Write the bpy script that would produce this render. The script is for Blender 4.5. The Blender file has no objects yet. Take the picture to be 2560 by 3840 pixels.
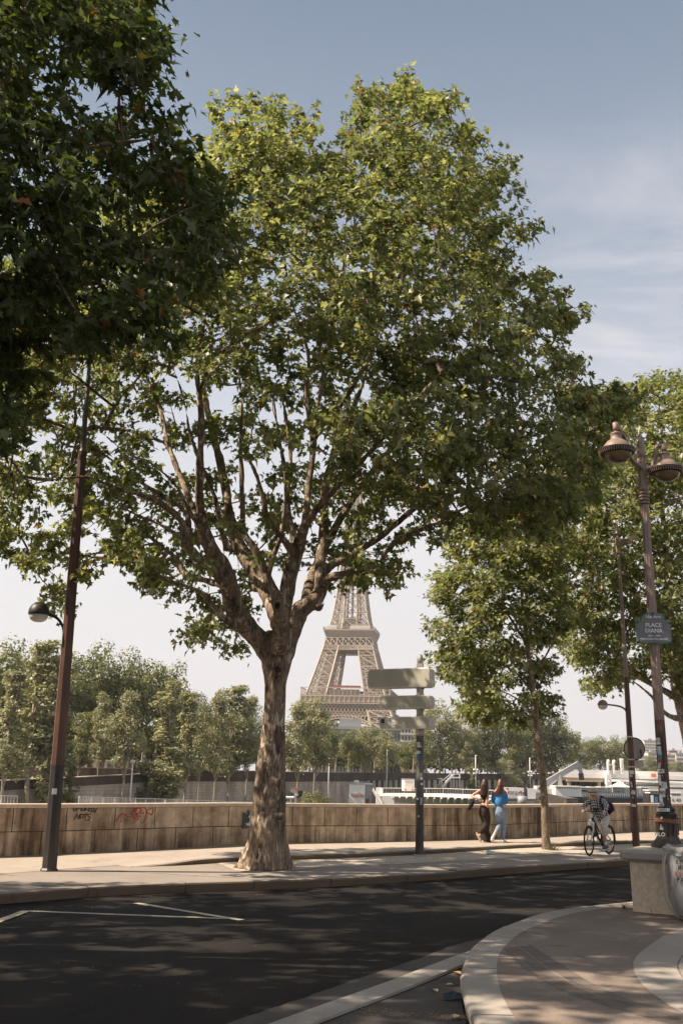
import bpy, bmesh, math, random
import numpy as np
from mathutils import Vector, Matrix
random.seed(7); rng = np.random.default_rng(7)
sc = bpy.context.scene
COL = sc.collection

# ------------------------------------------------------------------ camera
F = 3750.0; PITCH = math.atan(981.4 / F); ROLL = math.atan(.0245); CH = 1.92
_c, _s = math.cos(PITCH), math.sin(PITCH); _cr, _sr = math.cos(ROLL), math.sin(ROLL)
FW = Vector((0, _c, _s)); _U0 = Vector((0, -_s, _c)); _R0 = Vector((1, 0, 0))
RT = _R0 * _cr + _U0 * _sr; UP = -_R0 * _sr + _U0 * _cr
cam_d = bpy.data.cameras.new('camera'); cam = bpy.data.objects.new('camera', cam_d); COL.objects.link(cam)
cam_d.sensor_fit = 'VERTICAL'; cam_d.sensor_height = 36; cam_d.lens = F / 3840 * 36
cam_d.clip_start = .1; cam_d.clip_end = 20000
cam.matrix_world = Matrix(((RT.x, UP.x, -FW.x, 0), (RT.y, UP.y, -FW.y, 0), (RT.z, UP.z, -FW.z, CH), (0, 0, 0, 1)))
sc.camera = cam

def ray(px, py):
    return FW + RT * ((px - 1280) / F) + UP * ((1920 - py) / F)
def G(px, py, z=0.0):                    # where a sight line meets the level z
    d = ray(px, py); t = (z - CH) / d.z
    return Vector((d.x * t, d.y * t, z))
def P(px, py, Y):                        # the point of a sight line Y metres ahead
    d = ray(px, py); t = Y / d.y
    return Vector((d.x * t, Y, CH + d.z * t))

# ------------------------------------------------------------------ light
SUN_EL = math.radians(47); SUN_AZ = math.radians(10)      # sun to the left, a little behind the viewer
to_sun = Vector((-math.cos(SUN_EL) * math.cos(SUN_AZ), -math.cos(SUN_EL) * math.sin(SUN_AZ), math.sin(SUN_EL)))
sd = bpy.data.lights.new('sun', 'SUN'); sun = bpy.data.objects.new('sun', sd); COL.objects.link(sun)
sd.energy = 5.0; sd.angle = math.radians(.55); sd.color = (1.0, .845, .68)
sun.rotation_euler = to_sun.to_track_quat('Z', 'Y').to_euler(); sun.location = to_sun * 60
sc.view_settings.view_transform = 'Standard'; sc.view_settings.look = 'None'
sc.view_settings.exposure = 1.0; sc.view_settings.gamma = 1; sc.view_settings.use_curve_mapping = False
sc.render.film_transparent = False
cy = sc.cycles
cy.max_bounces = 7; cy.diffuse_bounces = 3; cy.glossy_bounces = 2; cy.transmission_bounces = 4
cy.transparent_max_bounces = 6; cy.volume_bounces = 0; cy.caustics_reflective = False; cy.caustics_refractive = False
cy.use_adaptive_sampling = True; cy.adaptive_threshold = .015

W = bpy.data.worlds.new('World'); sc.world = W; W.use_nodes = True
nt = W.node_tree; nt.nodes.clear(); N = nt.nodes.new; L = nt.links.new
out = N('ShaderNodeOutputWorld'); bg = N('ShaderNodeBackground'); sky = N('ShaderNodeTexSky')
sky.sky_type = 'NISHITA'; sky.sun_disc = False; sky.sun_elevation = SUN_EL
sky.sun_rotation = math.atan2(to_sun.x, to_sun.y); sky.dust_density = 4; sky.air_density = 1; sky.ozone_density = 1
bg.inputs['Strength'].default_value = .086
hs = N('ShaderNodeHueSaturation'); hs.inputs['Saturation'].default_value = .5; hs.inputs['Value'].default_value = .62
L(sky.outputs[0], hs.inputs['Color'])
tc = N('ShaderNodeTexCoord'); sx = N('ShaderNodeSeparateXYZ'); L(tc.outputs['Generated'], sx.inputs[0])
rp = N('ShaderNodeValToRGB'); L(sx.outputs[2], rp.inputs[0])
stops = [(0, (6.0, 5.75, 5.75)), (.12, (6.0, 5.8, 5.9)), (.22, (5.9, 5.85, 6.0)), (.36, (4.35, 4.6, 5.15)), (.5, (2.45, 2.95, 3.75)), (.68, (1.3, 1.8, 2.55)), (.8, (1.9, 1.95, 2.1)), (1, (2.6, 2.4, 2.2))]  # unseen upper stops warmed to tint the ambient light
cr_ = rp.color_ramp
while len(cr_.elements) < len(stops): cr_.elements.new(.5)
for e, (p_, c_) in zip(cr_.elements, stops): e.position = p_; e.color = tuple(v / 6 for v in c_) + (1,)
sc6 = N('ShaderNodeVectorMath'); sc6.operation = 'SCALE'; sc6.inputs['Scale'].default_value = 5.6; L(rp.outputs[0], sc6.inputs[0])
mx = N('ShaderNodeMix'); mx.data_type = 'RGBA'; mx.inputs[0].default_value = .82
L(hs.outputs[0], mx.inputs[6]); L(sc6.outputs[0], mx.inputs[7])
# thin cirrus: stretched noise on the view direction, projected on a high layer
dv = N('ShaderNodeMath'); dv.operation = 'MAXIMUM'; dv.inputs[1].default_value = .08; L(sx.outputs[2], dv.inputs[0])
inv = N('ShaderNodeMath'); inv.operation = 'DIVIDE'; inv.inputs[0].default_value = 1; L(dv.outputs[0], inv.inputs[1])
pl = N('ShaderNodeVectorMath'); pl.operation = 'SCALE'; L(tc.outputs['Generated'], pl.inputs[0]); L(inv.outputs[0], pl.inputs['Scale'])
mpn = N('ShaderNodeMapping'); mpn.inputs['Location'].default_value = (1.1, .35, 0); mpn.inputs['Rotation'].default_value = (0, 0, .9); mpn.inputs['Scale'].default_value = (1.0, 2.3, 0); L(pl.outputs[0], mpn.inputs[0])
nz = N('ShaderNodeTexNoise'); nz.inputs['Scale'].default_value = 1.25; nz.inputs['Detail'].default_value = 8; nz.inputs['Roughness'].default_value = .58; nz.inputs['Distortion'].default_value = .5
L(mpn.outputs[0], nz.inputs['Vector'])
cr2 = N('ShaderNodeValToRGB'); cr2.color_ramp.elements[0].position = .46; cr2.color_ramp.elements[1].position = .78; L(nz.outputs[0], cr2.inputs[0])
# cloud bank lies low in the sky to the right, fading upward
rx = N('ShaderNodeMapRange'); rx.inputs['From Min'].default_value = .02; rx.inputs['From Max'].default_value = .26; L(sx.outputs[0], rx.inputs[0])
rz = N('ShaderNodeMapRange'); rz.inputs['From Min'].default_value = .6; rz.inputs['From Max'].default_value = .46; L(sx.outputs[2], rz.inputs[0])
m1 = N('ShaderNodeMath'); m1.operation = 'MULTIPLY'; L(rx.outputs[0], m1.inputs[0]); L(rz.outputs[0], m1.inputs[1])
m2 = N('ShaderNodeMath'); m2.operation = 'MULTIPLY'; L(m1.outputs[0], m2.inputs[0]); L(cr2.outputs[0], m2.inputs[1])
m3 = N('ShaderNodeMath'); m3.operation = 'MULTIPLY'; m3.inputs[1].default_value = 1.0; L(m2.outputs[0], m3.inputs[0])
mx2 = N('ShaderNodeMix'); mx2.data_type = 'RGBA'; L(m3.outputs[0], mx2.inputs[0]); L(mx.outputs[2], mx2.inputs[6]); mx2.inputs[7].default_value = (5.3, 4.95, 5.0, 1)
L(mx2.outputs[2], bg.inputs['Color']); L(bg.outputs[0], out.inputs[0])

# ------------------------------------------------------------------ materials
def new_mat(name):
    m = bpy.data.materials.new(name); m.use_nodes = True
    return m, m.node_tree, m.node_tree.nodes['Principled BSDF']
def ramp(t, sock, stops):
    r = t.nodes.new('ShaderNodeValToRGB'); e = r.color_ramp.elements
    while len(e) < len(stops): e.new(.5)
    for a, (p_, c_) in zip(e, stops): a.position = p_; a.color = tuple(c_)[:3] + (1,)
    t.links.new(sock, r.inputs[0]); return r.outputs[0]
def noise(t, scale, detail=5, rough=.6, stretch=(1, 1, 1), dist=0, coord='Object', off=(0, 0, 0)):
    c = t.nodes.new('ShaderNodeTexCoord'); m = t.nodes.new('ShaderNodeMapping'); m.inputs['Scale'].default_value = stretch; m.inputs['Location'].default_value = off
    n = t.nodes.new('ShaderNodeTexNoise'); n.inputs['Scale'].default_value = scale; n.inputs['Detail'].default_value = detail
    n.inputs['Roughness'].default_value = rough; n.inputs['Distortion'].default_value = dist
    t.links.new(c.outputs[coord], m.inputs[0]); t.links.new(m.outputs[0], n.inputs['Vector']); return n.outputs[0]
def mixc(t, fac, a, b, mode='MIX'):
    m = t.nodes.new('ShaderNodeMix'); m.data_type = 'RGBA'; m.blend_type = mode
    for s_, v in ((0, fac), (6, a), (7, b)):
        if isinstance(v, (int, float)): m.inputs[s_].default_value = v
        elif isinstance(v, tuple): m.inputs[s_].default_value = v[:3] + (1,)
        else: t.links.new(v, m.inputs[s_])
    return m.outputs[2]
def bump(t, b, h, strength=.3, dist=.02):
    n = t.nodes.new('ShaderNodeBump'); n.inputs['Strength'].default_value = strength; n.inputs['Distance'].default_value = dist
    t.links.new(h, n.inputs['Height']); t.links.new(n.outputs[0], b.inputs['Normal'])
def simple(name, col, rough=.6, var=.25, scale=6, metal=0, bmp=.15, spec=.4):
    m, t, b = new_mat(name)
    c = ramp(t, noise(t, scale, 6, .65), [(.3, tuple(v * (1 - var) for v in col)), (.7, tuple(min(1, v * (1 + var)) for v in col))])
    t.links.new(c, b.inputs['Base Color']); b.inputs['Roughness'].default_value = rough; b.inputs['Metallic'].default_value = metal
    b.inputs['Specular IOR Level'].default_value = spec
    if bmp: bump(t, b, noise(t, scale * 8, 3), bmp, .01)
    return m
def leafmat(name, cols, trans, scale=.5, tfac=.35, rust=.0, rough=.5):
    m, t, b = new_mat(name)
    g = t.nodes.new('ShaderNodeNewGeometry')
    c = ramp(t, g.outputs['Random Per Island'], cols)
    big = ramp(t, noise(t, scale, 3), [(.35, (.78, .8, .8)), (.65, (1.18, 1.15, 1.0))])
    c = mixc(t, 1.0, c, big, 'MULTIPLY')
    tr = t.nodes.new('ShaderNodeBsdfTranslucent'); tcol = mixc(t, 1.0, c, trans, 'MULTIPLY'); t.links.new(tcol, tr.inputs['Color'])
    t.links.new(c, b.inputs['Base Color']); b.inputs['Roughness'].default_value = rough; b.inputs['Specular IOR Level'].default_value = .45
    ms = t.nodes.new('ShaderNodeMixShader'); ms.inputs[0].default_value = tfac
    t.links.new(b.outputs[0], ms.inputs[1]); t.links.new(tr.outputs[0], ms.inputs[2])
    t.links.new(ms.outputs[0], t.nodes['Material Output'].inputs[0]); return m

# ------------------------------------------------------------------ mesh helpers
def basis(d):
    d = Vector(d).normalized(); a = Vector((0, 0, 1)) if abs(d.z) < .9 else Vector((1, 0, 0))
    u = d.cross(a).normalized(); return u, d.cross(u).normalized()
class MB:
    def __init__(s): s.v = []; s.f = []; s.mi = []; s.cur = 0
    def add(s, vs, fs):
        o = len(s.v); s.v += [tuple(v) for v in vs]; s.f += [tuple(i + o for i in f) for f in fs]; s.mi += [s.cur] * len(fs); return s
    def box(s, c, size, ax=None, ay=None):      # centre, full size, optional horizontal axes
        ax = Vector(ax).normalized() if ax is not None else Vector((1, 0, 0)); az = Vector((0, 0, 1))
        ay = Vector(ay).normalized() if ay is not None else az.cross(ax).normalized(); az = ax.cross(ay).normalized()
        c = Vector(c); x, y, z = ax * size[0] / 2, ay * size[1] / 2, az * size[2] / 2
        vs = [c + sx_ * x + sy_ * y + sz_ * z for sz_ in (-1, 1) for sy_ in (-1, 1) for sx_ in (-1, 1)]
        return s.add(vs, [(0, 2, 3, 1), (4, 5, 7, 6), (0, 1, 5, 4), (2, 6, 7, 3), (0, 4, 6, 2), (1, 3, 7, 5)])
    def b6(s, x0, x1, y0, y1, z0, z1): return s.box(((x0 + x1) / 2, (y0 + y1) / 2, (z0 + z1) / 2), (x1 - x0, y1 - y0, z1 - z0))
    def bar(s, a, b, w, h=None, up=(0, 0, 1)):
        a, b = Vector(a), Vector(b); d = (b - a); h = h or w
        if d.length < 1e-6: return s
        d = d.normalized(); u = d.cross(Vector(up))
        if u.length < 1e-4: u = d.cross(Vector((1, 0, 0)))
        u.normalize(); n = u.cross(d).normalized()
        vs = [p + i * u * w / 2 + j * n * h / 2 for p in (a, b) for i, j in ((-1, -1), (1, -1), (1, 1), (-1, 1))]
        return s.add(vs, [(3, 2, 1, 0), (4, 5, 6, 7), (0, 1, 5, 4), (1, 2, 6, 5), (2, 3, 7, 6), (3, 0, 4, 7)])
    def tube(s, pts, rad, n=8, cap=True, sq=None):     # rad: number or list; sq = (a, b) flattening along u / v
        pts = [Vector(p) for p in pts]; k = len(pts)
        if not hasattr(rad, '__len__'): rad = [rad] * k
        d = (pts[1] - pts[0]).normalized(); u, w = basis(d); vs = []
        for i, p in enumerate(pts):
            t = ((pts[min(i + 1, k - 1)] - pts[max(i - 1, 0)])).normalized()
            u = (u - t * u.dot(t)); u = u.normalized() if u.length > 1e-5 else basis(t)[0]; w = t.cross(u)
            for j in range(n):
                a = 2 * math.pi * j / n; r = rad[i]
                vs.append(p + u * math.cos(a) * r + w * math.sin(a) * r)
        fs = [(i * n + j, i * n + (j + 1) % n, (i + 1) * n + (j + 1) % n, (i + 1) * n + j) for i in range(k - 1) for j in range(n)]
        if cap: fs += [tuple(range(n - 1, -1, -1)), tuple(range((k - 1) * n, k * n))]
        return s.add(vs, fs)
    def lathe(s, prof, c=(0, 0, 0), n=20, axis=(0, 0, 1), cap=True):    # prof [(r, h)]
        c = Vector(c); a = Vector(axis).normalized(); u, w = basis(a); vs = []
        for r, h in prof:
            for j in range(n):
                t = 2 * math.pi * j / n; vs.append(c + a * h + (u * math.cos(t) + w * math.sin(t)) * r)
        k = len(prof)
        fs = [(i * n + j, (i + 1) * n + j, (i + 1) * n + (j + 1) % n, i * n + (j + 1) % n) for i in range(k - 1) for j in range(n)]
        if cap: fs += [tuple(range(n)), tuple(range(k * n - 1, (k - 1) * n - 1, -1))]
        return s.add(vs, fs)
    def ell(s, c, r, n=14, m=9, rot=None):
        c = Vector(c); r = (r, r, r) if not hasattr(r, '__len__') else r; vs = []; R_ = rot or Matrix.Identity(3)
        vs.append(c + R_ @ Vector((0, 0, r[2])))
        for i in range(1, m):
            ph = math.pi * i / m
            for j in range(n):
                t = 2 * math.pi * j / n; vs.append(c + R_ @ Vector((math.sin(ph) * math.cos(t) * r[0], math.sin(ph) * math.sin(t) * r[1], math.cos(ph) * r[2])))
        vs.append(c + R_ @ Vector((0, 0, -r[2]))); e = len(vs) - 1
        fs = [(0, 1 + j, 1 + (j + 1) % n) for j in range(n)]
        fs += [(1 + i * n + j, 1 + (i + 1) * n + j, 1 + (i + 1) * n + (j + 1) % n, 1 + i * n + (j + 1) % n) for i in range(m - 2) for j in range(n)]
        fs += [(e, 1 + (m - 2) * n + (j + 1) % n, 1 + (m - 2) * n + j) for j in range(n)]
        return s.add(vs, fs)
    def prism(s, poly, z0, z1):        # horizontal polygon extruded
        n = len(poly); z0_ = z0 if hasattr(z0, '__len__') else [z0] * n; z1_ = z1 if hasattr(z1, '__len__') else [z1] * n
        vs = [(p[0], p[1], z) for p, z in zip(poly, z0_)] + [(p[0], p[1], z) for p, z in zip(poly, z1_)]
        return s.add(vs, [tuple(range(n - 1, -1, -1)), tuple(range(n, 2 * n))] + [(i, (i + 1) % n, n + (i + 1) % n, n + i) for i in range(n)])
    def plate(s, poly, o, u, w, t):    # 2-D polygon in plane (u, w) from o, thickness t along normal
        o, u, w = Vector(o), Vector(u).normalized(), Vector(w).normalized(); nrm = u.cross(w).normalized(); n = len(poly)
        vs = [o + u * a + w * b for a, b in poly] + [o + u * a + w * b + nrm * t for a, b in poly]
        return s.add(vs, [tuple(range(n - 1, -1, -1)), tuple(range(n, 2 * n))] + [(i, (i + 1) % n, n + (i + 1) % n, n + i) for i in range(n)])
    def build(s, name, mats, parent=None, smooth=False, origin=None, bevel=0):
        me = bpy.data.meshes.new(name)
        o = parent['_o'] if parent is not None and '_o' in parent else (origin if origin is not None else (0, 0, 0))
        o = Vector(o); me.from_pydata([(v[0] - o.x, v[1] - o.y, v[2] - o.z) for v in s.v], [], s.f); me.update()
        mats = mats if isinstance(mats, (list, tuple)) else [mats]
        for m in mats: me.materials.append(m)
        if len(mats) > 1: me.polygons.foreach_set('material_index', s.mi)
        if smooth: me.polygons.foreach_set('use_smooth', [True] * len(me.polygons))
        ob = bpy.data.objects.new(name, me); COL.objects.link(ob)
        if parent is not None: ob.parent = parent; ob['_o'] = tuple(o)
        else: ob.location = o; ob['_o'] = tuple(o)
        if bevel:
            b = ob.modifiers.new('b', 'BEVEL'); b.width = bevel; b.segments = 2; b.limit_method = 'ANGLE'
            if smooth is None: me.polygons.foreach_set('use_smooth', [True] * len(me.polygons))
        return ob
def bake(ob):                           # apply modifiers
    dg = bpy.context.evaluated_depsgraph_get(); dg.update()
    me = bpy.data.meshes.new_from_object(ob.evaluated_get(dg)); ob.modifiers.clear(); old = ob.data; ob.data = me; bpy.data.meshes.remove(old); return ob
def organic(mb, name, mat, parent=None, voxel=.02, smooth=4, origin=None):
    ob = mb.build(name, mat, parent, True, origin)
    r = ob.modifiers.new('r', 'REMESH'); r.mode = 'VOXEL'; r.voxel_size = voxel; r.use_smooth_shade = True
    if smooth: q = ob.modifiers.new('s', 'SMOOTH'); q.iterations = smooth; q.factor = .5
    bake(ob)
    if not ob.data.materials: ob.data.materials.append(mat)
    ob.data.polygons.foreach_set('use_smooth', [True] * len(ob.data.polygons)); return ob
def tag(o, label=None, cat=None, group=None, kind=None):
    if label: o['label'] = label
    if cat: o['category'] = cat
    if group: o['group'] = group
    if kind: o['kind'] = kind
    return o
def thing(name, loc, label, cat, group=None):
    o = bpy.data.objects.new(name, None); COL.objects.link(o); o.location = loc; o['_o'] = tuple(loc); o.empty_display_size = .3
    return tag(o, label, cat, group)
def struct(o): o['kind'] = 'structure'; return o
def copy_tree(o, parent=None):
    c = o.copy(); COL.objects.link(c); c.parent = parent
    for ch in list(o.children): copy_tree(ch, c)
    return c
def text_mesh(s, size, name, mat, parent, loc, u, w, ext=.002, align='CENTER', bold=0.0, sx=1.0):   # real raised lettering on a plane (u right, w up)
    cu = bpy.data.curves.new('t', 'FONT'); cu.body = s; cu.size = size; cu.align_x = align; cu.align_y = 'CENTER'; cu.extrude = ext; cu.offset = bold
    ob = bpy.data.objects.new('t', cu); COL.objects.link(ob)
    dg = bpy.context.evaluated_depsgraph_get(); me = bpy.data.meshes.new_from_object(ob.evaluated_get(dg))
    bpy.data.objects.remove(ob); bpy.data.curves.remove(cu)
    u, w = Vector(u).normalized(), Vector(w).normalized(); n = u.cross(w)
    o = Vector(parent['_o']) if parent is not None else Vector((0, 0, 0)); l = Vector(loc) - o
    me.transform(Matrix(((u.x * sx, w.x, n.x, l.x), (u.y * sx, w.y, n.y, l.y), (u.z * sx, w.z, n.z, l.z), (0, 0, 0, 1))))
    me.materials.clear(); me.materials.append(mat); me.name = name
    r = bpy.data.objects.new(name, me); COL.objects.link(r); r.parent = parent; r['_o'] = tuple(o); return r
def smooth_line(pts, step=.15):         # Catmull-Rom through (x, y, z[, r]) tuples
    pts = [np.array(p, float) for p in pts]; out_ = []
    for i in range(len(pts) - 1):
        p0 = pts[max(i - 1, 0)]; p1 = pts[i]; p2 = pts[i + 1]; p3 = pts[min(i + 2, len(pts) - 1)]
        n = max(1, int(np.linalg.norm((p2 - p1)[:3]) / step))
        for k in range(n):
            t = k / n; out_.append(.5 * ((2 * p1) + (-p0 + p2) * t + (2 * p0 - 5 * p1 + 4 * p2 - p3) * t * t + (-p0 + 3 * p1 - 3 * p2 + p3) * t ** 3))
    out_.append(pts[-1]); return out_
# ------------------------------------------------------------------ ground materials
def m_asphalt():
    m, t, b = new_mat('asphalt')
    c = ramp(t, noise(t, .35, 7, .7), [(.3, (.012, .0104, .0092)), (.5, (.019, .0163, .0143)), (.68, (.031, .027, .0236))])
    c = mixc(t, 1, c, ramp(t, noise(t, 1.6, 6, .75, (1, .3, 1), 1.0, off=(7, 2, 0)), [(.33, (.6, .6, .6)), (.45, (1, 1, 1)), (.66, (1.1, 1.1, 1.1)), (.72, (1.7, 1.65, 1.6))]), 'MULTIPLY')
    s = ramp(t, noise(t, 70, 3, .8), [(.40, (.62, .62, .62)), (.6, (1.25, 1.25, 1.25)), (.74, (3.2, 3.1, 3.0))])
    t.links.new(mixc(t, 1, c, s, 'MULTIPLY'), b.inputs['Base Color']); b.inputs['Roughness'].default_value = .85
    b.inputs['Specular IOR Level'].default_value = .12; bump(t, b, noise(t, 90, 2), .5, .01); return m
def m_pave(name, col, sc_=1.0):
    m, t, b = new_mat(name)
    c = ramp(t, noise(t, .5, 6, .6), [(.3, tuple(v * .82 for v in col)), (.5, col), (.72, tuple(v * 1.14 for v in col))])
    s = ramp(t, noise(t, 60 * sc_, 4, .75), [(.35, (.8, .8, .8)), (.65, (1.12, 1.12, 1.12))])
    d = ramp(t, noise(t, 2.2, 7, .7, off=(3, 1, 0)), [(.30, (.68, .66, .64)), (.42, (1, 1, 1))])
    c = mixc(t, 1, mixc(t, 1, c, s, 'MULTIPLY'), d, 'MULTIPLY')
    t.links.new(c, b.inputs['Base Color']); b.inputs['Roughness'].default_value = .85; b.inputs['Specular IOR Level'].default_value = .25
    bump(t, b, noise(t, 80, 3), .3, .006); return m
M = {}
M['asphalt'] = m_asphalt()
M['path'] = m_pave('path_asphalt', (.275, .238, .205)); M['walk'] = m_pave('footway_asphalt', (.385, .33, .275))
M['island'] = m_pave('island_asphalt', (.23, .187, .155)); M['granite'] = m_pave('granite', (.36, .325, .285), 2.2)
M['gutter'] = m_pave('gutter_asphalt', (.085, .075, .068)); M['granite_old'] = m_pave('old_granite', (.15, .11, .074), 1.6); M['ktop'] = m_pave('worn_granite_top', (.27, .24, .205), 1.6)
M['strip'] = m_pave('gravelly_earth', (.46, .40, .325), .5)
M['paint'] = simple('road_paint', (.40, .37, .29), .8, .3, 14)
M['concrete'] = m_pave('concrete', (.34, .31, .28))
M['grnd'] = simple('dusty_ground', (.16, .14, .10), .9, .3, .05)

# one sheet of land for the near bank; kerbs and pavements stand on it
def line(pts, z): return [tuple(G(x, y, z))[:2] for x, y in pts]
kerb_top_px = [(-700, 3390), (0, 3353), (500, 3320), (1280, 3293), (2060, 3242), (2370, 3222), (2560, 3207), (3300, 3150)]
kt = line(kerb_top_px, .14)
wall_px = [(-1500, 3235), (0, 3200), (500, 3180), (898, 3163), (1280, 3159), (1794, 3151), (2178, 3131), (2560, 3114), (3600, 3072)]
wl = line(wall_px, .2)
uc_px = [(500, 3240), (690, 3233), (885, 3221), (1280, 3208), (1640, 3192), (1960, 3172), (2560, 3150), (3600, 3106)]
uc = line(uc_px, .2)
uc = [(G(-1500, 3262, .2).x, G(-1500, 3262, .2).y)] + uc if False else uc
g = MB()                                    # the near bank ends under the river wall
edge = [(p[0] * 1.0, p[1] + .45) for p in wl]
poly = [(-60, -60), (90, -60), (90, 40)] + [(x, y) for x, y in reversed(edge)] + [(-60, 14)]
poly = [(-60, -60), (90, -60)] + [(90, edge[-1][1] + 30)] + list(reversed(edge)) + [(-60, edge[0][1] - 8)]
g.add([(x, y, 0) for x, y in poly], [tuple(range(len(poly)))])
o = struct(g.build('road', M['asphalt']))
def offset(pl_, d):                          # shift a 2-D polyline to its left by d
    r = []
    for i, p in enumerate(pl_):
        a = Vector(pl_[max(i - 1, 0)]); b_ = Vector(pl_[min(i + 1, len(pl_) - 1)]); t_ = (b_ - a).normalized(); r.append((p[0] - t_.y * d, p[1] + t_.x * d))
    return r
def resample(pl_, step=.5, curve=True):
    q = smooth_line([(p[0], p[1], 0) for p in pl_], step) if curve else [np.array((p[0], p[1], 0)) for p in pl_]
    return [(p[0], p[1]) for p in q]
kt = resample(kt, .6); kt_in = offset(kt, .32)
wl_s = resample(wl, .6); uc_s = resample(uc, .6)
# cycle path: one slab between kerb and the footway / wall
p = MB(); back = list(reversed(offset(wl_s, .3)))
p.prism(kt_in + back, .005, .14); struct(p.build('cycle_path', M['path']))
# upper footway slab: a wedge that widens from nothing in front of the left wall
p = MB(); x0_ = uc_s[0][0]
def zw(x): t_ = min(1, max(0, (x - x0_) / 1.3)); return .147 + .085 * t_ * t_ * (3 - 2 * t_)
pg = offset(uc_s, .09) + [q for q in reversed(offset(wl_s, .25)) if q[0] > x0_ - 2.6]
p.prism(pg, .10, [zw(q[0]) for q in pg])
# left of the ramp the footway is level with the path, a thin lighter sheet by the wall
struct(p.build('footway', M['walk']))
p = MB(); lw = [q for q in offset(wl_s, .25) if q[0] <= uc_s[0][0] - 2.0]
fr = [(G(x, y, .144).x, G(x, y, .144).y) for x, y in ((500, 3240), (200, 3262), (-300, 3300), (-1500, 3390))]
p.add([(x, y, .1445) for x, y in fr] + [(x, y, .1445) for x, y in [q for q in offset(wl_s, .05) if q[0] <= uc_s[0][0] + .3]], [tuple(range(len(fr) + len([q for q in offset(wl_s, .05) if q[0] <= uc_s[0][0] + .3])))])
struct(p.build('pavement', M['walk']))
# granite edging of the upper footway
def kerb_stones(pl_, w, z0, z1, mat, name, lens=(.8, 1.3), gap=.012, rnd=.012, side=-1, r=random.Random(3), zf=None, topm=None):
    """a row of dressed stones following a line, butted with thin joints"""
    mb = MB(); cum = [0.0]
    for i in range(1, len(pl_)): cum.append(cum[-1] + math.dist(pl_[i], pl_[i - 1]))
    def at(s_):
        s_ = min(max(s_, 0), cum[-1] - 1e-6); i = max(0, np.searchsorted(cum, s_) - 1); i = min(i, len(pl_) - 2); f = (s_ - cum[i]) / max(cum[i + 1] - cum[i], 1e-9)
        a, b_ = Vector(pl_[i]), Vector(pl_[i + 1]); return a.lerp(b_, f), (b_ - a).normalized()
    s_ = 0
    while s_ < cum[-1] - .2:
        e = min(s_ + r.uniform(*lens), cum[-1]); k = max(2, int((e - s_) / .22)); dz = r.uniform(-rnd, rnd); dn = r.uniform(-.006, .006); rows = []
        for i in range(k + 1):
            c, t_ = at(s_ + gap / 2 + (e - s_ - gap) * i / k); z1 = zf(c.x) if zf else z1; n = Vector((-t_.y, t_.x)) * side; j = r.uniform(-.004, .004)
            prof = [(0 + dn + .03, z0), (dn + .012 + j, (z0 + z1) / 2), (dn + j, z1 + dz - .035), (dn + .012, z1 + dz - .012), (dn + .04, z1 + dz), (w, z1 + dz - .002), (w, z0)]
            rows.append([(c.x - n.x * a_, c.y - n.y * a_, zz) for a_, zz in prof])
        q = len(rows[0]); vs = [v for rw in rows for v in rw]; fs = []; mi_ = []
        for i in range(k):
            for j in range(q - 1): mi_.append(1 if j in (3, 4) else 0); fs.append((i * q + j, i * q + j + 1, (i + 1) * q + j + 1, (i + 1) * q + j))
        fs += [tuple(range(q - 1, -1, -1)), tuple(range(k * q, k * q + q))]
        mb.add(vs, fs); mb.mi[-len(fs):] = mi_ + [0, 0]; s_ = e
    return struct(mb.build(name, [mat, topm or mat]))
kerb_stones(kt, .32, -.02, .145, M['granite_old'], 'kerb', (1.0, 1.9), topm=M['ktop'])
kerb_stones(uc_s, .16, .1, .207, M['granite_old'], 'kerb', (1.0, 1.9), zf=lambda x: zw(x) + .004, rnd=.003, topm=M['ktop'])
# gravelly tree strip, a thin sheet in front of the footway edging
st = [(885, 3263), (1000, 3275), (1150, 3258), (1280, 3248), (1640, 3232), (2050, 3206), (2300, 3190), (2560, 3178)]
top = [(2560, 3152), (1960, 3174), (1640, 3194), (1280, 3210), (900, 3224), (800, 3232)]
p = MB(); pts = resample(line(st, .144), .4) + line(top, .144)
p.add([(x + random.uniform(-.02, .02), y + random.uniform(-.05, .05), .1445) for x, y in pts], [tuple(range(len(pts)))])
struct(p.build('ground', M['strip']))
# loose grit and dry leaves on the strip
def scatter(n, fn, size, mat, name, label, cat):
    mb = MB(); r = random.Random(5)
    for i in range(n):
        x, y, z = fn(r); s_ = size * r.uniform(.5, 1.5); u = Vector((r.uniform(-1, 1), r.uniform(-1, 1), r.uniform(-.3, .3))).normalized(); w = u.cross(Vector((r.uniform(-.4, .4), r.uniform(-.4, .4), 1))).normalized()
        c = Vector((x, y, z + s_ * .3)); nn = u.cross(w) * s_ * .35
        mb.add([c + u * s_, c + w * s_ * .7, c - u * s_, c - w * s_ * .7, c + nn, c - nn], [(0, 1, 4), (1, 2, 4), (2, 3, 4), (3, 0, 4), (1, 0, 5), (2, 1, 5), (3, 2, 5), (0, 3, 5)])
    return tag(mb.build(name, mat), label, cat, kind='stuff')
M['dryleaf'] = simple('dry_leaf', (.32, .2, .08), .8, .5, 3); M['grit'] = simple('grit', (.36, .31, .25), .9, .4, 3)
def strip_pt(r):
    px = r.uniform(800, 2500); lo = np.interp(px, [q[0] for q in st], [q[1] for q in st]); hi = np.interp(px, [q[0] for q in reversed(top)], [q[1] for q in reversed(top)])
    q = G(px, r.uniform(hi, lo), .145); return q.x, q.y, .145
scatter(2500, strip_pt, .009, M['grit'], 'gravel', 'pale grit scattered over the tree strip', 'gravel')
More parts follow.
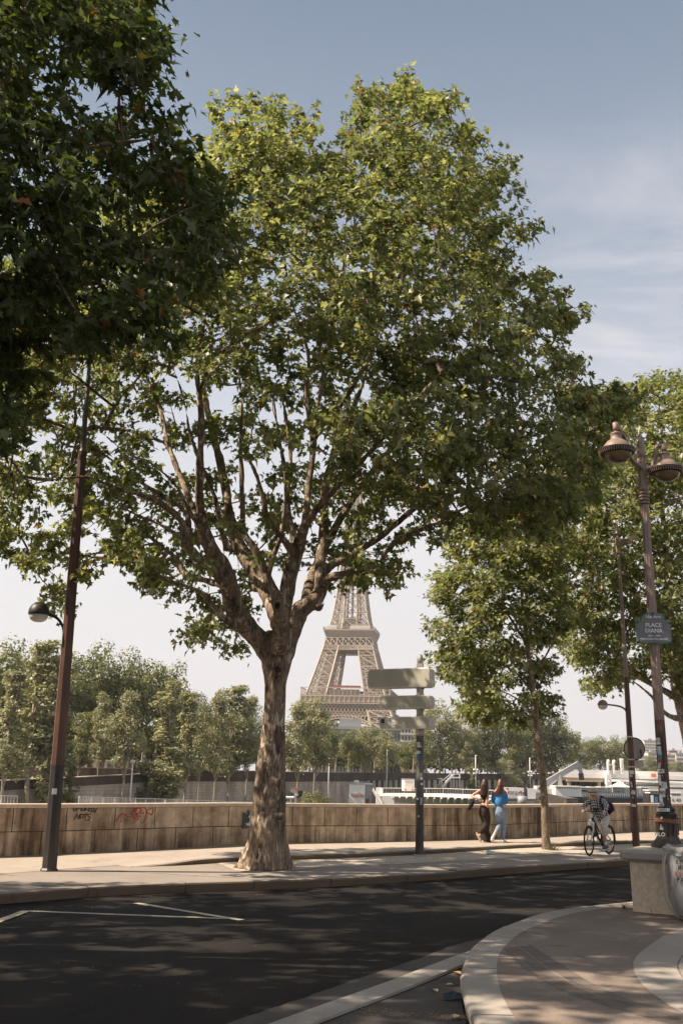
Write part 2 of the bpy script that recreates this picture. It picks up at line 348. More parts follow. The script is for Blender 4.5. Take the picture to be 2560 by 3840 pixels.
# ---- near island
outer = [(3600, 3250), (2700, 3352), (2370, 3381), (2100, 3410), (1900, 3467), (1780, 3540), (1738, 3600), (1728, 3660), (1733, 3720), (1755, 3790), (1790, 3850), (1880, 3990), (2050, 4300)]
ol = resample(line(outer, .14), .25)[::-1]
inn = offset(ol, -.31)
p = MB(); p.prism(inn + [(6, -3), (40, -3), (40, 20), (12, 20.5)], .01, .14); struct(p.build('traffic_island', M['island']))
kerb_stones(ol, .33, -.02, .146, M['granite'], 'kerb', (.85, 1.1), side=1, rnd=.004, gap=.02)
# inset granite arc on the island
arc = resample(line([(2900, 3400), (2560, 3480), (2440, 3540), (2382, 3590), (2372, 3620), (2384, 3660), (2420, 3705), (2480, 3752), (2560, 3800), (2800, 3930)], .145), .2)
a2 = offset(arc, .42)
p = MB(); n_ = len(arc); p.add([(x, y, .1445) for x, y in arc] + [(x, y, .1445) for x, y in a2], [(i, n_ + i, n_ + i + 1, i + 1) for i in range(n_ - 1)])
a3 = offset(arc, .435); a4 = offset(arc, .9)
p.add([(x, y, .1445) for x, y in a3] + [(x, y, .1445) for x, y in a4], [(i, n_ + i, n_ + i + 1, i + 1) for i in range(n_ - 1)])
struct(p.build('pavement', M['granite']))
# low flush granite band and gutter strip leading off the island
lowk = resample(line([(1790, 3553), (1626, 3610), (1435, 3683), (1270, 3741), (1106, 3798), (980, 3844), (600, 3985)], .02), .3)[::-1]
kerb_stones(lowk, .3, -.02, .028, M['granite'], 'kerb', (.9, 1.3), side=1, rnd=.002)
gut = line([(1815, 3516), (1680, 3553), (1527, 3610), (1335, 3672), (1152, 3737), (846, 3840), (500, 3960)], .004)
gut = resample(gut, .15); random.seed(11)
gj = [(x + random.uniform(-.012, .012), y + random.uniform(-.012, .012)) for x, y in gut]
p = MB(); q = gj + lowk; p.add([(x, y, .006) for x, y in q], [tuple(range(len(q)))]); struct(p.build('gutter', M['gutter']))
fan = offset(lowk, -.33)
q = [f_ for f_ in fan] + [(ol[i][0], ol[i][1]) for i in range(len(ol)) if ol[i][1] < 12.2][::-1][:0]
isl = [x for x in ol if x[1] < 12.0]
q = fan + [isl[-1]] + [x for x in isl[::-1]]
p = MB(); p.add([(x, y, .004) for x, y in q], [tuple(range(len(q)))]); struct(p.build('path', M['gutter']))
# painted road lines
def stripe(a, b_, w, name='road_marking', z=.004):
    a, b_ = G(*a, 0), G(*b_, 0); t_ = (b_ - a).normalized(); n = Vector((-t_.y, t_.x, 0)) * w / 2; mb = MB()
    k = max(2, int((b_ - a).length / .2)); L_ = []; R_ = []
    for i in range(k + 1):
        c = a.lerp(b_, i / k); L_.append(c + n * random.uniform(.93, 1.05)); R_.append(c - n * random.uniform(.93, 1.05))
    vs = [(v.x, v.y, z) for v in L_ + R_]; mb.add(vs, [(i, k + 1 + i, k + 2 + i, i + 1) for i in range(k)]); return struct(mb.build(name, M['paint']))
stripe((105, 3417), (860, 3446), .11); stripe((510, 3388), (905, 3452), .12, z=.008); stripe((100, 3418), (-60, 3478), .13, z=.012)
# faded line on the cycle path
p = MB(); A = resample(line([(300, 3258), (640, 3277), (1000, 3299)], .1445), .5); B = offset(A, .09); n_ = len(A)
M['fadepaint'] = simple('faded_paint', (.33, .31, .28), .8, .15, 20)
p.add([(x, y, .1450) for x, y in A + B], [(i, i + 1, n_ + i + 1, n_ + i) for i in range(n_ - 1)]); struct(p.build('path_marking', M['fadepaint']))
# tyre scuffs swept across the island
M['scuff'] = simple('rubber_scuff', (.14, .113, .095), .85, .25, 7)
for k, (dx, w_) in enumerate(((0, .06), (30, .10), (66, .05), (100, .13), (150, .04))):
    A = resample(line([(1885 + dx * .6, 3558 - dx * .1), (1960 + dx, 3630), (2050 + dx, 3690 - k), (2180 + dx, 3745), (2330 + dx, 3790), (2540 + dx, 3850)], .14), .2); B = offset(A, w_); n_ = len(A); mb = MB()
    mb.add([(x, y, .1415 + .0004 * k) for x, y in A + B], [(i, i + 1, n_ + i + 1, n_ + i) for i in range(n_ - 1)]); struct(mb.build('pavement_scuff', M['scuff']))
# litter
def curl_leaf(px, py, z, s_, mat, label, rz):
    o_ = G(px, py, z); mb = MB(); n = 6
    pts = [(0, -.5), (.32, -.18), (.3, .2), (0, .6), (-.3, .2), (-.32, -.18)]
    vs = [(o_.x + s_ * (math.cos(rz) * a - math.sin(rz) * b), o_.y + s_ * (math.sin(rz) * a + math.cos(rz) * b), z + .008 + s_ * .5 * abs(a) + .15 * s_ * max(0, b)) for a, b in pts]
    vs += [(v[0], v[1], v[2] + .003) for v in vs]
    mb.add(vs, [(3, 2, 1, 0), (5, 4, 3, 0), (6, 7, 8, 9), (6, 9, 10, 11)]); return tag(mb.build('fallen_leaf', mat, origin=(o_.x, o_.y, z)), label, 'leaf', 'fallen leaves by the island kerb')
M['drypale'] = simple('pale_dry_leaf', (.5, .42, .3), .8, .3, 8); M['rag'] = simple('dark_scrap', (.03, .045, .06), .6, .4, 20)
curl_leaf(1716, 3656, .005, .11, simple('yellow_leaf', (.5, .32, .12), .8, .3, 9), 'yellow curled leaf lying against the island kerb', .8)
curl_leaf(1690, 3700, .005, .09, M['drypale'], 'pale fallen leaf on the dark corner just above the blue scrap', 1.9)
curl_leaf(1716, 3822, .005, .13, M['drypale'], 'large pale fallen leaf at the foot of the island kerb', 2.6)
curl_leaf(1632, 3720, .005, .08, M['drypale'], 'small grey leaf on the dark corner left of the scrap', .3)
mb = MB(); o_ = G(1697, 3752, .004)
random.seed(3)
gp = [[(o_.x + (i - 2) * .04 + random.uniform(-.012, .012), o_.y + (j - 1) * .05 + random.uniform(-.01, .01), .01 + random.uniform(0, .055)) for i in range(5)] for j in range(4)]
mb.add([q for r_ in gp for q in r_], [(j * 5 + i, j * 5 + i + 1, j * 5 + i + 6, j * 5 + i + 5) for j in range(3) for i in range(4)])
tag(mb.build('scrap', M['rag'], origin=tuple(o_)), 'crumpled dark blue scrap on the road corner by the kerb', 'litter')
def deb_pt(r):
    px = r.uniform(1330, 1780); py = 3790 + (px - 1330) / 450 * 35 + r.gauss(0, 9); q = G(px, py, .004); return q.x, q.y, .006
scatter(160, deb_pt, .008, M['dryleaf'], 'debris', 'brown leaf crumbs in the corner by the island kerb', 'debris')
def kerb_pt(r):
    px = r.uniform(0, 2300); q = G(px, float(np.interp(px, [0, 500, 1280, 1960, 2370], [3412, 3390, 3333, 3274, 3250])) + abs(r.gauss(0, 3)), 0); return q.x, q.y, .004
scatter(200, kerb_pt, .007, M['dryleaf'], 'debris', 'dry leaf bits along the gutter of the far kerb', 'debris')
def road_pt(r): q = G(r.uniform(0, 2300), r.uniform(3420, 3820), 0); return q.x, q.y, .002
scatter(120, road_pt, .005, M['grit'], 'grit', 'tiny pale specks strewn over the asphalt', 'grit')

# ------------------------------------------------------------------ river wall (slabs in two courses)
def m_slab():
    m, t, b = new_mat('wall_slab')
    g_ = t.nodes.new('ShaderNodeNewGeometry')
    base = ramp(t, g_.outputs['Random Per Island'], [(0, (.44, .35, .255)), (.5, (.52, .42, .31)), (1, (.60, .49, .365))])
    n1 = ramp(t, noise(t, 3.0, 8, .7), [(.32, (.55, .52, .5)), (.6, (1.12, 1.1, 1.08))])
    streak = noise(t, 2.3, 4, .6, (1, 1, .13), .2); s2 = ramp(t, streak, [(.40, (1, 1, 1)), (.50, (.62, .57, .52)), (.62, (.30, .26, .23))])
    drip = noise(t, 6.5, 3, .6, (1, 1, .07)); s3 = ramp(t, drip, [(.45, (1, 1, 1)), (.60, (.50, .46, .42))])
    # streaks come in patches, more of them along the middle stretch
    pm = ramp(t, noise(t, .35, 2), [(.35, (0.3,) * 3), (.5, (1, 1, 1))])
    c = mixc(t, 1, base, n1, 'MULTIPLY'); c2 = mixc(t, 1, mixc(t, 1, c, s2, 'MULTIPLY'), s3, 'MULTIPLY')
    sep = t.nodes.new('ShaderNodeRGBToBW'); t.links.new(pm, sep.inputs[0])
    t.links.new(mixc(t, sep.outputs[0], c, c2), b.inputs['Base Color']); b.inputs['Roughness'].default_value = .85
    b.inputs['Specular IOR Level'].default_value = .3; bump(t, b, noise(t, 45, 4, .7), .4, .01); return m
M['slab'] = m_slab(); M['joint'] = simple('joint', (.05, .035, .025), .9, .2, 8)
M['cap'] = simple('cap_stone', (.5, .41, .32), .8, .15, 5)
wall = thing('river_wall', (wl[4][0], wl[4][1], .2), 'long low wall of brown stained stone slabs running behind the footway', 'wall')
core = MB(); n_ = len(wl_s)
f0 = offset(wl_s, .015); b0 = offset(wl_s, .4)
core.prism(f0 + b0[::-1], -.3, 1.075); core.build('wall_core', M['joint'], wall)
cap = MB(); f1 = offset(wl_s, -.03); b1 = offset(wl_s, .45)
cap.prism(f1 + b1[::-1], 1.078, 1.155)
cap.build('coping', M['cap'], wall)
plinth = MB(); plinth.prism(offset(wl_s, -.012) + offset(wl_s, .014)[::-1], .1, .215); 
cum = [0.0]
for i in range(1, n_): cum.append(cum[-1] + math.dist(wl_s[i], wl_s[i - 1]))
def wat(s_):
    i = int(np.clip(np.searchsorted(cum, s_) - 1, 0, n_ - 2)); f = (s_ - cum[i]) / (cum[i + 1] - cum[i]); a, b_ = Vector(wl_s[i]), Vector(wl_s[i + 1]); t_ = (b_ - a).normalized()
    return a.lerp(b_, f), t_
def wall_s(px, py=3160):               # distance along the wall for a picture column
    best = min(range(0, int(cum[-1] * 20)), key=lambda k: abs(_col(wat(k / 20)[0]) - px)); return best / 20
def _col(p_):
    q = Vector((p_[0], p_[1], .6 - CH)); return 1280 + F * q.dot(RT) / q.dot(FW)
slabs = MB(); r = random.Random(9)
# slab joints read from the photo: top course, bottom course (picture columns)
topj = [-700, -300, 40, 250, 428, 580, 722, 855, 985, 1095, 1217, 1338, 1455, 1566, 1664, 1760, 1848, 1935, 2000, 2075, 2148, 2218, 2290, 2358, 2425, 2495, 2560]
botj = [-850, -450, -90, 158, 360, 517, 662, 800, 930, 1060, 1180, 1297, 1415, 1527, 1631, 1729, 1820, 1900, 1985, 2058, 2130, 2200, 2270, 2340, 2410, 2478, 2540]
for (js, z0, z1) in ((topj, .619, 1.07), (botj, .125, .601)):
    ss = [wall_s(j) for j in js]; ss = [s_ for i, s_ in enumerate(ss) if i == 0 or s_ > ss[i - 1] + .2]
    while ss[-1] < cum[-1] - 1.5: ss.append(ss[-1] + 1.15)
    for a, b_ in zip(ss, ss[1:]):
        k = 3; d_ = r.uniform(-.003, .004); fr_ = []; bk = []
        for i in range(k + 1):
            c, t_ = wat(a + .011 + (b_ - a - .022) * i / k); n = Vector((-t_.y, t_.x)); fr_.append(c + n * d_); bk.append(c + n * .012)
        slabs.prism([(v.x, v.y) for v in fr_ + bk[::-1]], z0, z1)
slabs.build('slab_facing', M['slab'], wall)
# graffiti: thin raised strokes of paint on the slabs
def wp(px, py):                         # picture point on the wall face
    c, t_ = wat(wall_s_cache(px)); d = ray(px, py); n = Vector((-t_.y, t_.x, 0)); t0 = n.dot(Vector((c.x, c.y, 0)) - Vector((0, 0, 0))) / n.dot(d)
    return Vector((d.x * t0, d.y * t0, CH + d.z * t0)) - n * .010
_wc = {}
def wall_s_cache(px):
    k = round(px / 20) * 20
    if k not in _wc: _wc[k] = wall_s(k)
    return _wc[k]
def strokes(lines, w, name, mat, sm=True):
    mb = MB()
    for ln in lines:
        pts = [wp(200 + x * .3827, 2900 + y * .3827) for x, y in ln]
        if sm and len(pts) > 2: pts = [Vector(q[:3]) for q in smooth_line([tuple(q) for q in pts], .02)]
        mb.tube(pts, w, 5)
    return mb.build(name, mat, wall)
M['black_spray'] = simple('black_spray', (.03, .022, .018), .7, .2, 10); M['red_spray'] = simple('red_spray', (.42, .045, .02), .6, .2, 10)
smo = [[(215, 322), (190, 362), (225, 350), (200, 375)], [(228, 372), (240, 325), (252, 350), (268, 322), (272, 370)], [(290, 330), (278, 360), (300, 368), (308, 340), (290, 330)], [(318, 322), (312, 370)], [(345, 325), (315, 345), (350, 372)], [(372, 325), (350, 328), (348, 368), (375, 366)], [(350, 346), (368, 345)], [(385, 322), (372, 378), (398, 372)], [(400, 322), (432, 326), (408, 385), (396, 360), (400, 322)],
       [(202, 455), (235, 395), (240, 440), (262, 398), (252, 448)], [(272, 400), (262, 442), (292, 430), (295, 405), (272, 400)], [(300, 402), (335, 396)], [(320, 400), (308, 445)], [(362, 395), (332, 410), (360, 430), (345, 462), (318, 458)]]
strokes(smo, .009, 'graffiti', M['black_spray'], False)
red = [[(770, 322), (800, 360), (850, 330), (905, 350), (912, 400), (895, 460), (862, 490)], [(765, 400), (800, 345), (855, 350), (850, 385), (800, 405), (768, 390), (790, 370), (830, 400)], [(780, 410), (785, 440), (808, 462), (830, 440), (820, 400)], [(795, 425), (808, 438), (818, 420)], [(900, 330), (945, 322), (978, 345), (970, 395), (955, 405), (915, 370), (960, 340)], [(885, 380), (870, 400)], [(755, 415), (735, 430), (700, 402), (665, 402), (630, 440), (622, 480)], [(702, 462), (720, 452), (745, 465)], [(664, 462), (667, 475)], [(845, 410), (848, 430)], [(800, 330), (760, 320)], [(820, 360), (790, 340), (850, 322)]]
strokes(red, .010, 'graffiti', M['red_spray'])
# ------------------------------------------------------------------ plane trees
def m_bark(name, dark, mid, pale, sc_=1.0, flake=.6):
    m, t, b = new_mat(name)
    a = noise(t, 5 * sc_, 8, .72, (1, 1, .28), .4)
    fi = noise(t, 26 * sc_, 5, .7, (1, 1, .2), .3); ft = ramp(t, fi, [(.38, (.45, .45, .45)), (.6, (1.25, 1.25, 1.25))])
    c = ramp(t, a, [(.36, dark), (.48, mid), (.62, tuple(v * 1.5 for v in mid))])
    f = noise(t, 7 * sc_, 5, .6, (1, 1, .45), .9, off=(4, 2, 1)); fm = ramp(t, f, [(flake, (0, 0, 0)), (flake + .05, (1, 1, 1))])
    bw = t.nodes.new('ShaderNodeRGBToBW'); t.links.new(fm, bw.inputs[0])
    t.links.new(mixc(t, 1, mixc(t, bw.outputs[0], c, pale), ft, 'MULTIPLY'), b.inputs['Base Color']); b.inputs['Roughness'].default_value = .85; b.inputs['Specular IOR Level'].default_value = .2
    bump(t, b, noise(t, 22 * sc_, 7, .75, (1, 1, .22), .5), .9, .03); return m
M['bark'] = m_bark('plane_bark', (.06, .042, .03), (.21, .158, .112), (.50, .415, .32), 1, .56)
M['bark2'] = m_bark('young_bark', (.12, .09, .06), (.22, .17, .12), (.34, .29, .2), 2, .62)
M['leaf'] = leafmat('plane_leaf', [(0, (.108, .136, .056)), (.45, (.178, .205, .092)), (.8, (.28, .292, .152)), (.985, (.40, .38, .24)), (.994, (.26, .10, .03)), (1, (.3, .11, .03))], (1.4, 1.42, .8), .45, .5, rough=.42)
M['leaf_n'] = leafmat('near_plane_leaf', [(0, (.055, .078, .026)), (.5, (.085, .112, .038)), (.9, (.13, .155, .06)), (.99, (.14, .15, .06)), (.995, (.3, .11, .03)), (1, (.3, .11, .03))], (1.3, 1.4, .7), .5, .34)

LEAF_V = np.array([(0, 0), (.34, .02), (.20, .26), (.56, .46), (.22, .56), (0, 1.0), (-.22, .56), (-.56, .46), (-.20, .26), (-.34, .02)])
LEAF_F = [(0, 1, 2, 3, 4, 5), (0, 5, 6, 7, 8, 9)]
def leaf_cloud(name, pos, nrm, dr, size, mat, parent, shape=LEAF_V, faces=LEAF_F, fold=.22, quad=False):
    """one mesh of many separate leaves; pos/nrm/dr are (n, 3), size (n,)"""
    n = len(pos); k = len(shape)
    nrm = nrm / np.linalg.norm(nrm, axis=1)[:, None]; dr = dr - nrm * (dr * nrm).sum(1)[:, None]; dr /= np.linalg.norm(dr, axis=1)[:, None] + 1e-9
    sd_ = np.cross(dr, nrm)
    jit = 1 + rng.normal(0, .17, (n, k, 2)); sh = shape[None] * jit
    fo = fold * (1 + rng.normal(0, .9, (n, 1))); curl = np.abs(rng.normal(.30, .22, (n, 1)))
    v = pos[:, None, :] + size[:, None, None] * (sd_[:, None, :] * sh[:, :, 0:1] + dr[:, None, :] * sh[:, :, 1:2] + nrm[:, None, :] * (np.abs(sh[:, :, 0]) * fo - sh[:, :, 1] ** 2 * curl)[:, :, None])
    o = np.array(parent['_o']); v = (v - o).reshape(-1, 3).astype(np.float32)
    me = bpy.data.meshes.new(name); me.vertices.add(n * k); me.vertices.foreach_set('co', v.ravel())
    fl = [len(f) for f in faces]; idx = np.concatenate([np.array(f) for f in faces]); tot = len(idx)
    loops = (np.arange(n)[:, None] * k + idx[None]).ravel(); me.loops.add(n * tot); me.loops.foreach_set('vertex_index', loops.astype(np.int32))
    st_ = np.cumsum([0] + fl[:-1]); starts = (np.arange(n)[:, None] * tot + st_[None]).ravel()
    me.polygons.add(n * len(faces)); me.polygons.foreach_set('loop_start', starts.astype(np.int32))
    me.update(calc_edges=True); me.validate(); me.materials.append(mat)
    ob = bpy.data.objects.new(name, me); COL.objects.link(ob); ob.parent = parent; ob['_o'] = tuple(parent['_o']); return ob

def in_poly(px, py, poly):
    inside = np.zeros(len(px), bool); n = len(poly)
    for i in range(n):
        x1, y1 = poly[i]; x2, y2 = poly[(i + 1) % n]
        c = ((y1 > py) != (y2 > py)) & (px < (x2 - x1) * (py - y1) / (y2 - y1 + 1e-12) + x1); inside ^= c
    return inside
def edge_dist(px, py, poly):
    d = np.full(len(px), 1e9); n = len(poly)
    for i in range(n):
        a = np.array(poly[i], float); b_ = np.array(poly[(i + 1) % n], float); ab = b_ - a; L2 = (ab @ ab) + 1e-9
        t_ = np.clip(((px - a[0]) * ab[0] + (py - a[1]) * ab[1]) / L2, 0, 1); d = np.minimum(d, np.hypot(px - a[0] - t_ * ab[0], py - a[1] - t_ * ab[1]))
    return d
def crown_points(poly, Yc, half, n, sparse=(), rad_px=330, edge=22, shell=0, minz=None, seed=1, behind=()):
    """clump centres spread through the crown's volume: the outline limits where they may stand, the depth bulges away from the outline"""
    r = np.random.default_rng(seed); xs = [p[0] for p in poly]; ys = [p[1] for p in poly]; pts = []
    tries = 0
    while len(pts) < n and tries < 60:
        tries += 1; m_ = n * 3; px = r.uniform(min(xs), max(xs), m_); py = r.uniform(min(ys), max(ys), m_)
        ok = in_poly(px, py, poly); px, py = px[ok], py[ok]; d = edge_dist(px, py, poly); ok = d > edge; px, py, d = px[ok], py[ok], d[ok]
        for q, keep in sparse:
            ins = in_poly(px, py, q); ok = ~ins | (r.uniform(0, 1, len(px)) < keep); px, py, d = px[ok], py[ok], d[ok]
        h = half * np.sqrt(1 - np.clip(1 - d / rad_px, 0, 1) ** 2) ; u = r.uniform(-1, 1, len(px)); u = np.sign(u) * np.abs(u) ** .75
        Y = Yc + u * h
        ok = np.ones(len(px), bool)
        for q, ymin, keep in behind: ok &= ~(in_poly(px, py, q) & (Y < ymin) & (r.uniform(0, 1, len(px)) > keep))
        px, py, Y = px[ok], py[ok], Y[ok]
        for a, b_, c in zip(px, py, Y):
            p_ = P(a, b_, c)
            if minz is not None and p_.z < minz(p_): continue
            if all((p_ - Vector(o_)).length > shell for o_ in pts[-60:]): pts.append(tuple(p_))
            if len(pts) >= n: break
    return np.array(pts)
def grow(skel, clumps, step=.3, up=.25, seed=2):
    """skel: list of polylines [(x, y, z, r)]; joins every clump to the wood by a branch; returns branch polylines with radii and twig directions"""
    r = np.random.default_rng(seed); nodes = []; par = []; rad = []; load = []
    for ln in skel:
        q = smooth_line(ln, step); last = -1
        for i, p_ in enumerate(q):
            nodes.append(p_[:3]); rad.append(p_[3]); par.append(last); load.append(0); last = len(nodes) - 1
    fixed = len(nodes); N0 = np.array(nodes)
    d0 = np.array([np.min(np.linalg.norm(N0 - c, axis=1)) for c in clumps]); order = np.argsort(d0); br = []; dirs = np.zeros((len(clumps), 3))
    cap = fixed + int(len(clumps) * 14); A = np.zeros((cap, 3)); A[:fixed] = N0; R_ = np.zeros(cap); R_[:fixed] = rad; n = fixed; par = par + [0] * (cap - fixed); ld = np.zeros(cap); thick = np.zeros(cap); thick[:fixed] = rad
    ends = []
    for ci in order:
        c = clumps[ci]; v = A[:n] - c; d = np.linalg.norm(v, axis=1); cost = d + .5 * np.maximum(0, v[:, 2]) + (thick[:n] > .11) * .5 + (thick[:n] > .2) * 1.5
        k = int(np.argmin(cost)); a = A[k].copy(); L_ = d[k]; m_ = max(2, int(L_ / step)); mid = (a + c) / 2 + np.array([0, 0, up * -.2 * L_]) + r.normal(0, .08 * L_, 3); last = k; ids = [k]
        for i in range(1, m_ + 1):
            t_ = i / m_; p_ = (1 - t_) ** 2 * a + 2 * t_ * (1 - t_) * mid + t_ * t_ * c
            if i < m_: p_ = p_ + r.normal(0, .025, 3)
            if n >= cap: break
            A[n] = p_; par[n] = last; last = n; ids.append(n); n += 1
        br.append(ids); dirs[ci] = A[last] - A[par[last]]; j = last
        while j >= fixed: ld[j] += 1; j = par[j]
    out_ = []
    for ids in br:
        rr = [.0062 * max(ld[j], 1) ** .46 + .003 for j in ids]; rr[0] = min(rr[1] * 1.15, .9 * max(thick[ids[0]], rr[1])); rr[-1] = .004
        out_.append([(*A[j], r_) for j, r_ in zip(ids, rr)])
    return out_, dirs
def clump_leaves(clumps, dirs, centre, per, rad, size, seed=3, flat=.6, upw=.75, outw=.45, shoots=7):
    """leaves in shoots: each clump has several twigs, each twig a spray of leaves near its end"""
    r = np.random.default_rng(seed); n = len(clumps); ns = shoots; pl_ = max(1, per // ns)
    c = np.repeat(clumps, ns, 0); out_ = c - centre; out_ /= np.linalg.norm(out_, axis=1)[:, None] + 1e-9
    d = r.normal(0, 1, (n * ns, 3)); d[:, 2] *= flat; d = d / np.linalg.norm(d, axis=1)[:, None] * (r.uniform(.35, 1.12, (n * ns, 1))) * rad + out_ * rad * .25
    tip = c + d; tips = tip.copy(); tip = np.repeat(tip, pl_, 0); dd = np.repeat(d, pl_, 0); o2 = np.repeat(out_, pl_, 0); m_ = len(tip)
    back = r.uniform(0, .55, (m_, 1)); loc = r.normal(0, .30, (m_, 3)) * rad * .62; loc[:, 2] *= .7
    pos = tip - dd * back + loc
    nr = np.tile([0, 0, upw], (m_, 1)) + o2 * outw + r.normal(0, .55, (m_, 3)); dr = dd / rad * .6 + o2 * .3 + np.array([0, 0, -.45]) + r.normal(0, .55, (m_, 3))
    sz = size * np.clip(r.normal(1, .24, m_), .5, 1.6)
    return pos, nr, dr, sz, c, tips

def trunk_tube(mb, pts, n=14, wob=.05, step=.12, seed=0):
    q = smooth_line(pts, step); r = random.Random(seed)
    mb.tube([p_[:3] for p_ in q], [p_[3] * (1 + r.uniform(-wob, wob)) for p_ in q], n)
def plane_tree(name, label, base, skel, clumps, per, rad, size, leafm, barkm, group=None, seed=1, voxel=.035, flutes=None, centre=None, twigs=True, shoots=7, upw=.75, knots=(), extra=None, rough_=.008):
    root = thing(name, base, label, 'tree', group)
    mb = MB()
    for i, ln in enumerate(skel): trunk_tube(mb, ln, 14, .05, .12, i)
    if flutes: flutes(mb)
    for kx in knots: mb.ell(kx[0], kx[1], 10, 7)
    tr = organic(mb, 'trunk', barkm, root, voxel, 3)
    from mathutils import noise as mn
    me = tr.data; nv = len(me.vertices); co = np.zeros(nv * 3); me.vertices.foreach_get('co', co); co = co.reshape(-1, 3); no = np.zeros(nv * 3); me.vertices.foreach_get('normal', no); no = no.reshape(-1, 3)
    am = np.array([mn.fractal(Vector((a_ * 5.5, b_ * 5.5, c_ * 1.5)), .8, 2.1, 4) for a_, b_, c_ in co]); co += no * (am * rough_)[:, None]
    me.vertices.foreach_set('co', co.ravel()); me.update()
    br, dirs = grow(skel, clumps, .3, seed=seed)
    bb = MB()
    for ln in br:
        mx_ = max(p_[3] for p_ in ln); bb.tube([p_[:3] for p_ in ln], [p_[3] for p_ in ln], 7 if mx_ > .03 else (5 if mx_ > .015 else 3), False)
    ce = np.array(centre) if centre is not None else clumps.mean(0) - np.array([0, 0, 1.5])
    pos, nr, dr, sz, cc, tips = clump_leaves(clumps, dirs, ce, per, rad, size, seed, shoots=shoots, upw=upw)
    if twigs:
        for a, b_ in zip(cc, tips): bb.tube([a, (a + b_) / 2 + rng.normal(0, .02, 3), b_], [.005, .004, .0025], 3, False)
    if extra: extra(bb)
    bb.build('branches', barkm, root, True)
    leaf_cloud('crown', pos, nr, dr, sz, leafm, root)
    return root
def L3(pts, rpx=True):                   # picture points (px, py, Y, half width px) -> world with radius
    o_ = []
    for px, py, Y, w in pts:
        p_ = P(px, py, Y); depth = (p_ - Vector((0, 0, CH))).dot(FW); o_.append((p_.x, p_.y, p_.z, w * depth / F))
    return o_
Yt = 19.9
tb = G(1000, 3258, .14)
